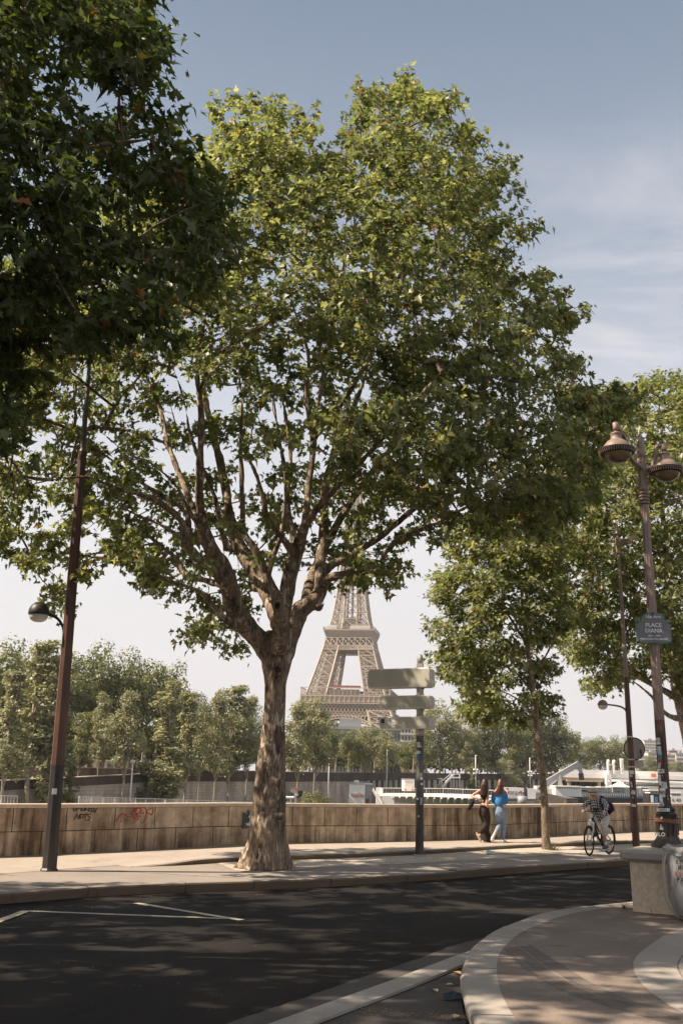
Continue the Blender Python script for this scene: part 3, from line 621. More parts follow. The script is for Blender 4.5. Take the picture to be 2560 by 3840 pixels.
main_skel = [L3(a) for a in [
    [(988, 3262, Yt, 74), (990, 3200, Yt, 64), (996, 3104, Yt, 57), (1010, 2900, Yt, 48), (1024, 2760, Yt, 43), (1032, 2600, Yt, 41), (1037, 2500, Yt, 52), (1038, 2430, Yt, 60), (1046, 2370, Yt, 44)],
    # the great left limb and its sweep
    [(1030, 2480, Yt, 44), (985, 2415, 19.8, 40), (922, 2345, 19.6, 38), (878, 2275, 19.4, 36), (862, 2198, 19.3, 36), (824, 2116, 19.1, 34), (778, 2035, 18.9, 28), (757, 1950, 18.7, 21), (747, 1831, 18.3, 16), (751, 1708, 18.0, 15), (755, 1545, 17.8, 12), (740, 1380, 17.8, 8), (760, 1200, 17.8, 5)],
    [(1045, 2350, 20.3, 30), (1022, 2270, 20.7, 31), (963, 2149, 21.1, 30), (898, 2051, 21.5, 28), (862, 1940, 21.8, 20), (848, 1840, 22.0, 17), (824, 1724, 22.2, 16), (784, 1569, 22.4, 13), (765, 1430, 22.6, 9), (800, 1280, 22.8, 6)],
    [(866, 2235, 19.2, 24), (816, 2157, 18.8, 20), (735, 2084, 18.4, 20), (694, 2035, 18.1, 17), (678, 1953, 17.9, 14), (625, 1904, 17.6, 12), (555, 1863, 17.2, 10), (457, 1839, 16.9, 8), (327, 1790, 16.5, 6), (200, 1800, 16.2, 4)],
    [(700, 2010, 18.1, 14), (705, 1937, 18.0, 11), (645, 1880, 18.2, 9), (522, 1806, 18.5, 8), (441, 1741, 18.8, 7), (351, 1675, 19, 5), (250, 1600, 19.2, 4)],
    [(760, 2010, 18.9, 16), (735, 1937, 19.4, 14), (678, 1790, 20.0, 11), (629, 1659, 20.4, 10), (604, 1545, 20.7, 8), (555, 1422, 21, 7), (520, 1280, 21.2, 4)],
    [(632, 1667, 20.4, 9), (531, 1627, 20.8, 8), (457, 1610, 21.1, 7), (367, 1602, 21.4, 6), (325, 1545, 21.6, 5)],
    [(878, 2210, 19.3, 20), (816, 2190, 19.9, 14), (694, 2149, 20.5, 12), (669, 2100, 20.7, 10), (588, 2035, 21.0, 8), (506, 1969, 21.4, 6), (400, 1960, 21.8, 4)],
    [(720, 2075, 18.3, 12), (680, 2020, 17.5, 9), (604, 1969, 17.0, 8), (490, 1920, 16.5, 6), (400, 1855, 16.2, 4)],
    # centre stems
    [(1052, 2440, 19.6, 38), (1055, 2330, 19.2, 31), (1037, 2247, 19.0, 22), (996, 2149, 18.9, 17), (955, 2059, 18.8, 16), (912, 1994, 18.8, 13), (910, 1937, 18.8, 11), (906, 1790, 18.8, 10), (902, 1651, 18.8, 9), (906, 1504, 18.8, 7), (890, 1350, 18.8, 4)],
    [(1056, 2330, 19.3, 30), (1072, 2247, 19.2, 27), (1094, 2130, 19.1, 28), (1112, 2075, 19.1, 24), (1140, 1994, 19.2, 18), (1147, 1920, 19.4, 15), (1160, 1800, 19.6, 12), (1175, 1650, 19.8, 12), (1160, 1560, 19.9, 13), (1148, 1460, 19.9, 10), (1155, 1330, 19.8, 7), (1100, 1150, 19.5, 5), (1060, 950, 19.2, 4)],
    [(1172, 1590, 19.9, 10), (1200, 1480, 20.3, 9), (1222, 1330, 20.7, 7), (1260, 1150, 21, 6), (1300, 950, 21.2, 5), (1360, 720, 21.3, 4), (1420, 500, 21.3, 3)],
    [(1106, 2080, 19.1, 18), (1053, 2010, 19.0, 13), (1000, 1935, 18.9, 11), (993, 1888, 18.8, 9), (963, 1782, 18.7, 8), (930, 1700, 18.6, 6), (960, 1560, 18.5, 4)],
    # slender limbs fanning left and up
    [(900, 2350, 19.5, 20), (850, 2330, 19.0, 13), (800, 2270, 18.6, 11), (745, 2215, 18.3, 9), (640, 2180, 18.0, 7), (540, 2130, 17.8, 5), (430, 2110, 17.6, 4)],
    [(757, 1990, 18.8, 12), (700, 1900, 18.4, 9), (660, 1820, 18.2, 8), (570, 1740, 18, 6), (480, 1700, 17.8, 5), (380, 1620, 17.6, 4)],
    [(850, 2060, 20.8, 15), (830, 1980, 20.2, 11), (800, 1850, 19.8, 9), (720, 1650, 19.5, 7), (690, 1500, 19.3, 5), (640, 1350, 19.2, 4)],
    [(1000, 2230, 20.8, 18), (1010, 2130, 20.6, 12), (1060, 1980, 20.4, 10), (1070, 1800, 20.3, 8), (1040, 1600, 20.2, 6), (1010, 1400, 20.1, 4)],
    [(1110, 2050, 19.2, 16), (1080, 1900, 19.4, 10), (1090, 1700, 19.6, 8), (1060, 1500, 19.7, 5)],
    # right side
    [(1060, 2460, Yt, 42), (1085, 2370, Yt, 42), (1130, 2285, 20.0, 36), (1180, 2252, 20.1, 32), (1203, 2205, 20.2, 26), (1200, 2145, 20.3, 22), (1202, 2096, 20.4, 20), (1216, 1984, 20.6, 18), (1215, 1872, 20.8, 16), (1240, 1733, 21, 13), (1290, 1600, 21.4, 10), (1370, 1400, 21.8, 8), (1380, 1150, 22, 6), (1450, 850, 22.2, 4)],
    [(1206, 2200, 20.2, 20), (1240, 2165, 19.8, 15), (1330, 2150, 19.4, 13), (1417, 2142, 19.0, 12), (1444, 2077, 18.7, 10), (1500, 2021, 18.4, 9), (1603, 1975, 18, 8), (1752, 1900, 17.4, 7), (1900, 1830, 17, 5), (2050, 1740, 16.8, 4)],
    [(1205, 2160, 20.3, 18), (1250, 2115, 20.2, 15), (1305, 2090, 20, 14), (1398, 2031, 19.9, 13), (1472, 1975, 19.8, 12), (1565, 1900, 19.7, 10), (1677, 1854, 19.7, 9), (1826, 1817, 19.7, 7), (1980, 1720, 19.6, 5), (2100, 1600, 19.6, 4)],
    [(1150, 2255, 20.1, 22), (1170, 2160, 21.0, 20), (1240, 2010, 21.8, 16), (1330, 1860, 22.6, 13), (1450, 1700, 23.3, 10), (1600, 1520, 24, 8), (1750, 1350, 24.4, 6), (1850, 1200, 24.6, 4)],
    [(1108, 2060, 19.2, 20), (1150, 1960, 18.3, 16), (1250, 1840, 17.4, 13), (1400, 1680, 16.6, 10), (1560, 1500, 16.1, 8), (1700, 1350, 15.8, 5), (1800, 1250, 15.6, 4)],
    [(1180, 1640, 19.8, 10), (1290, 1500, 19.6, 9), (1400, 1300, 19.4, 8), (1460, 1050, 19.2, 6), (1520, 800, 19.0, 5), (1500, 520, 19.0, 3)],
]]
d2 = lambda pts: [(x * 1.6327, y * 1.6327) for x, y in pts]
main_poly = d2([(-120, 560), (-20, 610), (60, 560), (300, 420), (480, 330), (497, 245), (550, 222), (640, 230), (722, 262), (730, 335), (800, 345), (785, 300), (800, 255), (822, 190), (880, 198), (935, 168), (985, 205), (1046, 208), (1040, 265), (1092, 300), (1100, 350), (1175, 365), (1160, 400), (1172, 440), (1160, 485), (1228, 530), (1180, 575), (1190, 625), (1262, 622), (1280, 690), (1332, 716), (1308, 762), (1335, 850), (1300, 870), (1400, 880), (1468, 905), (1440, 960), (1390, 1000), (1405, 1090), (1330, 1170), (1260, 1240), (1170, 1265), (1060, 1215), (1005, 1240), (990, 1255), (890, 1250), (945, 1330), (880, 1345), (820, 1335), (790, 1350), (735, 1345), (700, 1385), (640, 1330), (600, 1460), (565, 1490), (500, 1485), (405, 1465), (440, 1415), (395, 1390), (385, 1350), (330, 1350), (245, 1290), (200, 1330), (175, 1400), (100, 1400), (120, 1330), (60, 1315), (-20, 1270), (-120, 1260)])
hollow = d2([(215, 870), (300, 860), (430, 880), (540, 920), (560, 1150), (470, 1180), (330, 1130), (250, 1000), (215, 960)])
lower_gap = d2([(380, 1200), (560, 1190), (640, 1330), (640, 1480), (600, 1480), (610, 1300), (520, 1220)])
core_gap = d2([(500, 1180), (700, 1180), (760, 1380), (620, 1470), (560, 1300)])
head_gap = d2([(740, 1270), (1000, 1240), (960, 1350), (760, 1400)])
up_left_gap = d2([(600, 620), (690, 580), (720, 700), (640, 760)])
limbs_view = d2([(200, 870), (400, 850), (560, 880), (620, 800), (700, 780), (760, 960), (720, 1180), (745, 1200), (745, 1290), (720, 1390), (620, 1500), (500, 1480), (430, 1380), (340, 1260), (200, 1020)])
mast_view = [(80, 1380), (470, 1380), (400, 2400), (80, 2400)]
C1 = crown_points(main_poly, 19.6, 4.4, 2250, [(hollow, .6), (lower_gap, .7), (core_gap, .55), (head_gap, 1), (up_left_gap, .6)], 360, 34, .22, seed=4, behind=[(limbs_view, 21.0, .07), (mast_view, 19.3, 0), (d2([(745, 1130), (930, 1140), (1010, 1200), (890, 1300), (745, 1300)]), 20.9, .12)])
# lumps of air inside the crown so that light and dark masses form
def airy(C, n, r0, seed, keep=.15):
    r = np.random.default_rng(seed); h = C[r.integers(0, len(C), n)] + r.normal(0, .4, (n, 3)); m_ = np.ones(len(C), bool)
    for q in h: m_ &= ~((np.linalg.norm(C - q, axis=1) < r0 * r.uniform(.6, 1.2)) & (r.uniform(0, 1, len(C)) > keep))
    return C[m_]
C1 = airy(C1, 190, .62, 5, .08)
spur = d2([(829, 205), (832, 240), (835, 275), (880, 212), (932, 184), (938, 215), (1035, 220), (1025, 255), (965, 232), (990, 250), (600, 240), (550, 240), (520, 245), (700, 268), (640, 245), (716, 300), (1088, 315), (1160, 372), (1130, 365), (1165, 440), (1150, 410), (1215, 530), (1190, 530), (1170, 500), (1245, 640), (1270, 690), (1235, 640), (1320, 720), (1300, 730), (1310, 830), (1322, 850), (1390, 895), (1450, 910), (1420, 930), (1360, 905), (1385, 1010), (1380, 1080), (1350, 1120), (925, 1315), (890, 1330), (1000, 1235), (560, 1480), (520, 1475), (430, 1460), (470, 1440), (400, 1360), (250, 1270), (200, 1310), (165, 1385), (120, 1385), (150, 1360), (340, 1335), (815, 1325), (70, 1290), (1300, 1150), (1340, 1140), (800, 1230), (830, 1250), (780, 1280), (810, 1300), (840, 1290), (790, 1320), (770, 1335), (835, 1325), (870, 1260), (800, 1200), (850, 1220), (820, 1180), (780, 1170), (860, 1300), (785, 335), (800, 300)])
rs2 = np.random.default_rng(3)
C1 = np.vstack([C1, np.array([tuple(P(x, y, (21.8 if (480 < x < 960 and y > 2150) or (1230 < x < 1470 and 1880 < y < 2230) else 19.4) + rs2.uniform(-1, 1))) for x, y in spur])])
def main_flutes(mb):
    r = random.Random(4)
    for k in range(13):
        a = 2 * math.pi * k / 13 + r.uniform(-.15, .15); pr = []
        for z, rr_, w in ((-.05, .48, .08), (.06, .405, .09), (.22, .345, .085), (.5, .305, .075), (.95, .275, .07), (1.5, .235, .06), (2.1, .205, .05), (2.7, .16, .04)):
            rr_ = rr_ * r.uniform(.93, 1.06); aa = a + .10 * z; pr.append((tb.x - .04 + .03 * z + math.cos(aa) * rr_ * (1 if z > .3 else r.uniform(.95, 1.2)), tb.y + .1 + math.sin(aa) * rr_, .14 + z, w))
        q = smooth_line(pr, .1); mb.tube([p_[:3] for p_ in q], [p_[3] for p_ in q], 8)
    for (px, py, w, rr) in ((1018, 3010, .10, .05), (985, 3040, .16, .05), (1030, 2930, .09, .045), (1045, 3060, .13, .06), (960, 2960, .07, .05), (1010, 2800, .08, .04)):
        p_ = P(px, py, 19.66); mb.ell(p_, (w, rr, .08), 10, 7)
knots = [((P(1028, 2240, 18.85)), (.11, .08, .14)), (P(1088, 2118, 18.95), (.12, .1, .15)), (P(868, 2290, 19.25), (.13, .1, .18)), (P(1190, 2275, 20), (.12, .1, .1)), (P(892, 2330, 19.4), (.12, .1, .16)), (P(958, 2200, 20.9), (.1, .08, .12))]
t_main = plane_tree('plane_tree', 'tall leaning plane tree with mottled fluted trunk and many spreading limbs, on the far footway', (tb.x, tb.y, .14),
    main_skel, C1, 49, .36, .120, M['leaf'], M['bark'], seed=11, flutes=main_flutes, knots=knots, voxel=.028, rough_=.022)
M['hole'] = simple('hollow_dark', (.012, .009, .007), .95, .1, 5, bmp=0)
mb = MB(); mb.ell(P(1040, 2268, 18.62), (.045, .05, .085), 14, 9); mb.build('knot_hole', M['hole'], t_main, True)
# seed balls hanging under the crown
for px, py, Y in ((1212, 2266, 19.2), (1210, 2272, 19.2), (1255, 2238, 19), (86, 2120, 16.5), (972, 2352, 19.5), (1990, 1290, 19), (2240, 1660, 19.5)):
    mb = MB(); c = P(px, py, Y); mb.ell(c, .017, 8, 6); mb.tube([c, c + Vector((.01, 0, .12))], .002, 3)
    mb.build('seed_ball', M['bark2'], t_main, True)

# young plane on the strip
yb = G(2048, 3184, .145)
young_skel = [L3(a) for a in [
    [(2050, 3190, 27.4, 22), (2046, 3160, 27.4, 17), (2040, 3000, 27.4, 14), (2026, 2850, 27.4, 13), (2012, 2740, 27.4, 13), (1998, 2600, 27.4, 11), (1980, 2450, 27.5, 9), (1962, 2300, 27.6, 8), (1950, 2150, 27.8, 6), (1930, 2000, 28, 4)],
    [(2004, 2690, 27.4, 7), (1960, 2640, 27, 5), (1900, 2600, 26.6, 4), (1800, 2570, 26.2, 3)],
    [(1998, 2600, 27.4, 6), (1930, 2520, 27.8, 5), (1830, 2470, 28.2, 4), (1720, 2440, 28.5, 3)],
    [(1990, 2540, 27.4, 6), (2050, 2450, 27.2, 5), (2090, 2350, 27, 3)],
    [(1975, 2420, 27.5, 6), (1900, 2300, 27.2, 5), (1820, 2200, 27, 4)], [(1965, 2320, 27.6, 5), (2040, 2200, 27.8, 4), (2100, 2080, 28, 3)]]]
young_poly = d2([(1010, 1240), (1120, 1150), (1290, 1150), (1330, 1250), (1310, 1330), (1320, 1440), (1260, 1500), (1290, 1540), (1250, 1575), (1300, 1615), (1250, 1660), (1180, 1675), (1080, 1660), (1030, 1645), (1065, 1600), (1000, 1570), (1010, 1530), (975, 1490), (1000, 1470), (955, 1430), (1000, 1390), (985, 1330), (1030, 1290)])
slim_view = [(2240, 1930), (2420, 1930), (2460, 2900), (2290, 2900)]
C2 = crown_points(young_poly, 28.0, 2.1, 640, [], 240, 22, .2, seed=8, behind=[(slim_view, 30.6, 0)]); C2 = airy(C2, 16, .8, 6)
t_young = plane_tree('plane_tree', 'slim young plane tree on the gravel strip between the sign post and the cyclist', tuple(yb), young_skel, C2, 49, .38, .115, M['leaf'], M['bark2'], seed=21, voxel=.03)

# large plane at the right edge, further along the footway
Yr = 33.5
rb = G(2625, 3165, .2)
right_skel = [L3(a) for a in [
    [(2628, 3160, Yr, 40), (2622, 3000, Yr, 34), (2600, 2850, Yr, 32), (2572, 2700, Yr, 30), (2545, 2600, Yr, 28), (2530, 2520, Yr, 22), (2520, 2400, Yr, 18), (2500, 2200, 33.3, 14), (2490, 2000, 33, 11), (2470, 1800, 33, 8), (2480, 1600, 33, 5)],
    [(2555, 2630, Yr, 16), (2480, 2585, 33, 12), (2400, 2540, 32.5, 11), (2330, 2480, 32, 8), (2250, 2400, 31.5, 6), (2180, 2300, 31, 4)],
    [(2530, 2500, Yr, 14), (2440, 2380, 34.5, 12), (2370, 2200, 35.2, 10), (2300, 2000, 35.8, 7), (2250, 1850, 36, 4)],
    [(2540, 2580, Yr, 16), (2600, 2450, 33.5, 14), (2640, 2250, 33.5, 11), (2650, 2000, 33.5, 8), (2640, 1750, 33.5, 5)],
    [(2572, 2700, Yr, 14), (2500, 2680, 32.5, 9), (2440, 2610, 31.8, 6), (2380, 2560, 31.5, 4)]]]
right_poly = d2([(1190, 1130), (1290, 1000), (1320, 900), (1380, 900), (1440, 880), (1500, 862), (1560, 855), (1660, 870), (1760, 960), (1800, 1150), (1760, 1400), (1680, 1560), (1600, 1590), (1540, 1560), (1480, 1545), (1430, 1580), (1325, 1580), (1330, 1545), (1380, 1530), (1310, 1530), (1275, 1480), (1270, 1380), (1230, 1300), (1190, 1220)])
C3 = crown_points(right_poly, Yr, 5.2, 1500, [], 300, 18, .25, seed=9, behind=[(slim_view, 30.6, 0)]); C3 = airy(C3, 40, 1.2, 7)
t_right = plane_tree('plane_tree', 'broad plane tree at the right end of the river wall behind the double lamp', tuple(rb), right_skel, C3, 56, .55, .14, M['leaf'], M['bark'], seed=31, voxel=.04)

# near plane whose branches hang into the picture from the upper left; its trunk stands out of frame
nb = Vector((-9.6, 10.8, 0))
near_skel = [[(nb.x, nb.y, 0, .36), (nb.x + .05, nb.y, 2.5, .29), (nb.x + .2, nb.y, 4.4, .27)],
    [(nb.x + .2, nb.y, 4.2, .22), (-8.2, 10.6, 6.2, .16), (-6.6, 10.5, 7.6, .11), (-4.8, 10.8, 8.8, .07), (-3.2, 11.3, 9.7, .03)],
    [(nb.x + .2, nb.y, 4.3, .2), (-9, 10.2, 7.2, .16), (-7.4, 9.8, 9.6, .11), (-5.6, 9.8, 11.4, .06), (-4.2, 10.2, 12.6, .03)],
    [(nb.x + .2, nb.y, 4.2, .2), (-9.2, 12.2, 6.4, .15), (-7.8, 13.0, 8.2, .1), (-6.2, 13.2, 9.6, .05), (-4.8, 13.0, 10.5, .03)],
    [(nb.x + .2, nb.y, 4.0, .18), (-11.2, 11.6, 6.6, .14), (-12.6, 12, 9.5, .08), (-13.2, 12.4, 11.6, .03)],
    [(nb.x + .2, nb.y, 4.2, .2), (-10, 10.0, 8, .15), (-10.3, 9.2, 11.2, .09), (-10, 9.2, 13.5, .03)],
    [(-8.2, 10.6, 6.2, .1), (-7, 9.6, 6.9, .08), (-5.6, 9.2, 7.4, .05), (-4.4, 9.2, 7.9, .02)],
    [(-9.2, 12.2, 6.4, .1), (-8.4, 12.6, 6.8, .07), (-7.0, 12.6, 7.0, .04), (-6.0, 12.4, 7.2, .02)]]
near_poly = d2([(-260, -200), (380, -60), (395, 0), (428, 40), (418, 95), (420, 150), (385, 165), (378, 215), (430, 228), (432, 285), (480, 290), (528, 330), (520, 385), (500, 400), (555, 440), (540, 520), (600, 560), (590, 640), (520, 690), (450, 710), (440, 770), (380, 800), (330, 830), (250, 845), (190, 830), (120, 870), (85, 940), (60, 1010), (-30, 1060), (-260, 1000)])
def nearz(p_): return 4.6
C4 = crown_points(near_poly, 11.9, 2.1, 600, [(d2([(60, 150), (200, 170), (190, 290), (70, 260)]), .35)], 420, 85, .2, minz=nearz, seed=12); C4 = airy(C4, 75, .6, 8, .03)
# the rest of its crown, out of frame
r_ = np.random.default_rng(5); ex = []
while len(ex) < 520:
    q = r_.uniform(-1, 1, 3); l = np.linalg.norm(q)
    if .45 < l < 1:
        p_ = np.array([-10.6, 10.2, 9.6]) + q * np.array([5.4, 5.6, 5.0]); w_ = Vector(p_ - np.array([0, 0, CH])); dpt = w_.dot(FW)
        x_ = 1280 + F * w_.dot(RT) / max(dpt, .1); y_ = 1920 - F * w_.dot(UP) / max(dpt, .1)
        if p_[2] > 5 and not (dpt > 0 and x_ > -420 and -800 < y_ < 3800): ex.append(p_)
C4 = np.vstack([C4, np.array(ex)])
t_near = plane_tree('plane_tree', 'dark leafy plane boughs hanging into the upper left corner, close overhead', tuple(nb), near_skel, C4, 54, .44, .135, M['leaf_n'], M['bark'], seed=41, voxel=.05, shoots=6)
# planes of the same avenue that stand to the left and behind the viewer and shade the carriageway
def avenue_tree(x, y, label, n=620, h=9.2, rr=(4.6, 4.6, 4.4), seed=3, src=None):
    if src is None:
        b_ = (x, y, 0); r = np.random.default_rng(seed); c = []
        sk = [[(x, y, 0, .34), (x, y + .05, 2.6, .27), (x + .1, y, 4.6, .25)]]
        for k in range(7):
            a = 2 * math.pi * k / 7; ca, sa = math.cos(a), math.sin(a); sk.append([(x + .1, y, 4.4, .17), (x + ca * 1.1, y + sa * 1.1, 6.2, .13), (x + ca * 2.3, y + sa * 2.3, 8.4, .08), (x + ca * 3.2, y + sa * 3.2, 10.5, .03)])
        while len(c) < n:
            q = r.uniform(-1, 1, 3)
            if .3 < np.linalg.norm(q) < 1: c.append(np.array([x, y, h]) + q * np.array(rr))
        C = airy(np.array(c), 30, .9, seed)
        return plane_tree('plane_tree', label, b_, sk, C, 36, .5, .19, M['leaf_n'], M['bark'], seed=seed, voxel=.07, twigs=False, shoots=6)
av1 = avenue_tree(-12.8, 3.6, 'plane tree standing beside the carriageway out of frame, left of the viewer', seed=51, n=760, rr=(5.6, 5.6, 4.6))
av_src = [(-18.8, 12.3, .95, 4.0, 'plane tree of the avenue out of frame, beyond the left edge')]
for x, y, s_, rz, lb in av_src:
    c = copy_tree(av1); c.location = (x, y, 0); c.scale = (s_, s_, s_); c.rotation_euler.z = rz; c['label'] = lb
# ------------------------------------------------------------------ street furniture
def m_metal(name, cols, rough=.5, sc_=3, st_=(1, 1, .3)):
    m, t, b = new_mat(name); c = ramp(t, noise(t, sc_, 7, .7, st_), [(.3 + .4 * i / max(1, len(cols) - 1), c) for i, c in enumerate(cols)])
    t.links.new(c, b.inputs['Base Color']); b.inputs['Roughness'].default_value = rough; b.inputs['Specular IOR Level'].default_value = .45
    bump(t, b, noise(t, 60, 3), .2, .004); return m
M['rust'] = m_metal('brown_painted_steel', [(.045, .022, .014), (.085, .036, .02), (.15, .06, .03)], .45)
M['rustlit'] = m_metal('sunlit_brown_paint', [(.16, .11, .086), (.235, .165, .13), (.30, .215, .175)], .5)  # lighter copy of the brown, sunlight put into the colour
M['darkmetal'] = m_metal('dark_metal', [(.018, .013, .012), (.03, .022, .019), (.05, .036, .03)], .5)
M['greypost'] = m_metal('worn_grey_post', [(.055, .048, .042), (.10, .088, .076), (.19, .17, .15)], .5, 4)
M['palepost'] = m_metal('pale_post', [(.30, .27, .235), (.40, .365, .32), (.47, .43, .39)], .5, 4)
M['signbox'] = m_metal('olive_enamel', [(.33, .325, .26), (.385, .375, .305), (.44, .43, .355)], .4, 1.2, (1, 1, .5))
M['signrim'] = m_metal('cream_enamel', [(.50, .44, .38), (.58, .52, .46), (.62, .57, .51)], .4, 2)
M['glassbowl'] = simple('amber_lamp_glass', (.20, .14, .075), .12, .2, 3, bmp=0, spec=.6)
M['opal'] = simple('opal_globe', (.62, .58, .54), .2, .06, 4, bmp=0)
M['white'] = simple('white_paint', (.68, .66, .63), .5, .12, 5); M['grey'] = simple('grey_metal', (.32, .32, .32), .45, .15, 5)
M['stk'] = [simple('white_sticker', (.66, .65, .62), .6, .2, 40, bmp=0), simple('grey_sticker', (.42, .45, .47), .6, .3, 30, bmp=0), simple('red_sticker', (.5, .07, .04), .6, .2, 30, bmp=0), simple('blue_sticker', (.09, .20, .25), .6, .3, 30, bmp=0), simple('black_sticker', (.03, .03, .03), .6, .3, 30, bmp=0)]
M['ink'] = simple('dark_ink', (.02, .02, .022), .7, .1, 10, bmp=0); M['wlet'] = simple('white_lettering', (.72, .72, .70), .5, .05, 10, bmp=0)
M['plgreen'] = simple('plaque_green', (.035, .085, .06), .3, .15, 8, bmp=0); M['plblue'] = simple('plaque_blue', (.035, .038, .055), .25, .2, 8, bmp=0)
Rx = Vector((1, 0, 0)); Zu = Vector((0, 0, 1))
def facing(p):                           # right vector of a board that faces the viewer's side of the street
    v = Vector((p[0], p[1], 0)).normalized(); return Vector((v.y, -v.x, 0))
def sticker(pole, px, py, Y, w, h, k, tilt=0, rad=0, word=None, name='sticker'):
    p_ = P(px, py, Y); u = facing(p_); n = -Vector((u.y, -u.x, 0)); n = Vector((-p_.x, -p_.y, 0)).normalized()
    c = p_ + n * rad; u2 = (u * math.cos(tilt) + Zu * math.sin(tilt)); w2 = (Zu * math.cos(tilt) - u * math.sin(tilt))
    mb = MB(); q = 5; vs = []
    for i in range(q + 1):               # bent round the post
        a = (i / q - .5); d_ = -abs(a * w) ** 2 / max(rad * 2.2, .02); vs += [c + u2 * a * w + n * d_ - w2 * h / 2, c + u2 * a * w + n * d_ + w2 * h / 2]
    mb.add(vs, [(2 * i, 2 * i + 2, 2 * i + 3, 2 * i + 1) for i in range(q)]); s_ = mb.build(name, M['stk'][k], pole)
    if word: text_mesh(word, h * .62, 'lettering', M['ink'] if k != 4 else M['wlet'], s_, c + n * .003, u2, w2, .0008, sx=min(1, w / (h * .62 * .62 * len(word))))
    return s_
# --- tall dark mast on the left
mb_ = G(185, 3266, .14); Yl = mb_.y
t = thing('street_lamp', tuple(mb_), 'very tall dark brown mast on the left with a globe lamp on its arm', 'street lamp')
a = mb_; b_ = P(335, 1385, Yl); H_ = b_.z - a.z
def lerp_pole(z): return a.lerp(b_, (z - a.z) / H_)
zs = lambda py: P(250, py, Yl).z
def mast(z0, z1, r0, r1, n=8):
    mb = MB(); mb.tube([lerp_pole(z0), lerp_pole(z1)], [r0, r1], n); return mb
z1, z2 = zs(2880), zs(1690)
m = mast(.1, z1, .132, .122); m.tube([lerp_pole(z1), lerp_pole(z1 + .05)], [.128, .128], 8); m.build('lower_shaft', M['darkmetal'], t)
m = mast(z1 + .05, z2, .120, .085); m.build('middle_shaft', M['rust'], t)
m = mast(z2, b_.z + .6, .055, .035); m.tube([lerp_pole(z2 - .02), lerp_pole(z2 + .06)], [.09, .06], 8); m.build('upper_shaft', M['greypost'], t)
m = MB(); m.lathe([(.16, 0), (.16, .02), (.135, .05)], (mb_.x, mb_.y, .14), 8); m.build('foot', M['darkmetal'], t)
la = MB(); q = smooth_line([(*P(243, 2400, Yl), .022), (*P(236, 2350, Yl), .024), (*P(215, 2318, Yl), .028), (*P(180, 2303, Yl), .03), (*P(165, 2300, Yl), .03)], .05)
la.tube([p_[:3] for p_ in q], [p_[3] for p_ in q], 10); arm = la.build('arm', M['darkmetal'], t, True)
gc = P(147, 2297, Yl); m = MB(); prof = [(.002, .2), (.08, .185), (.14, .14), (.182, .07), (.196, 0), (.19, -.045), (.18, -.05)]; m.lathe(prof, gc, 28); hd = m.build('lamp_shade', M['darkmetal'], t, True)
m = MB(); m.lathe([(.178, -.045), (.17, -.09), (.14, -.14), (.08, -.172), (.002, -.182)], gc, 28, cap=False); m.build('globe', M['opal'], t, True)
sticker(t, 205, 2967, Yl, .085, .10, 0, .02, .135)
# --- direction sign seen from behind
Ys = 24.16; sb = G(1572, 3210, .145)
t = thing('direction_sign', tuple(sb), 'grey sign post carrying three pale rounded sign boxes seen from behind', 'road sign')
zz = lambda py: P(1572, py, Ys).z
m = MB(); x_, y_ = sb.x, sb.y; m.tube([(x_, y_, .1), (x_, y_, zz(2760))], .095, 16); m.build('lower_post', M['greypost'], t, True)
m = MB(); m.tube([(x_, y_, zz(2760)), (x_, y_, zz(2735))], [.1, .1], 16); m.tube([(x_, y_, zz(2735)), (x_, y_, zz(2490))], .085, 16); m.tube([(x_, y_, zz(2500)), (x_, y_, zz(2470)), (x_, y_, zz(2459)), (x_, y_, zz(2455))], [.075, .075, .055, .02], 14); m.build('upper_post', M['palepost'], t, True)
m = MB(); m.lathe([(.19, 0), (.16, .03), (.1, .05)], (x_, y_, .135), 14); m.build('concrete_foot', M['concrete'], t, True)
yaw = math.radians(31); bu = Vector((math.cos(yaw), -math.sin(yaw), 0)); bn = Vector((-math.sin(yaw), -math.cos(yaw), 0))
def rrect(w, h, r, n=6):
    o_ = []
    for cx, cy_, a0 in ((w - r, h - r, 0), (r, h - r, 90), (r, r, 180), (w - r, r, 270)):
        o_ += [(cx + r * math.cos(math.radians(a0 + 90 * i / n)), cy_ + r * math.sin(math.radians(a0 + 90 * i / n))) for i in range(n + 1)]
    return o_
def at_px(px):                           # distance along the box line for a picture column
    lo, hi = -4, 2
    for _ in range(40):
        mid = (lo + hi) / 2; p_ = sb + bu * mid + bn * .17 + Zu * 4; w_ = p_ - Vector((0, 0, CH)); c = 1280 + F * w_.dot(RT) / w_.dot(FW)
        if c < px: lo = mid
        else: hi = mid
    return lo
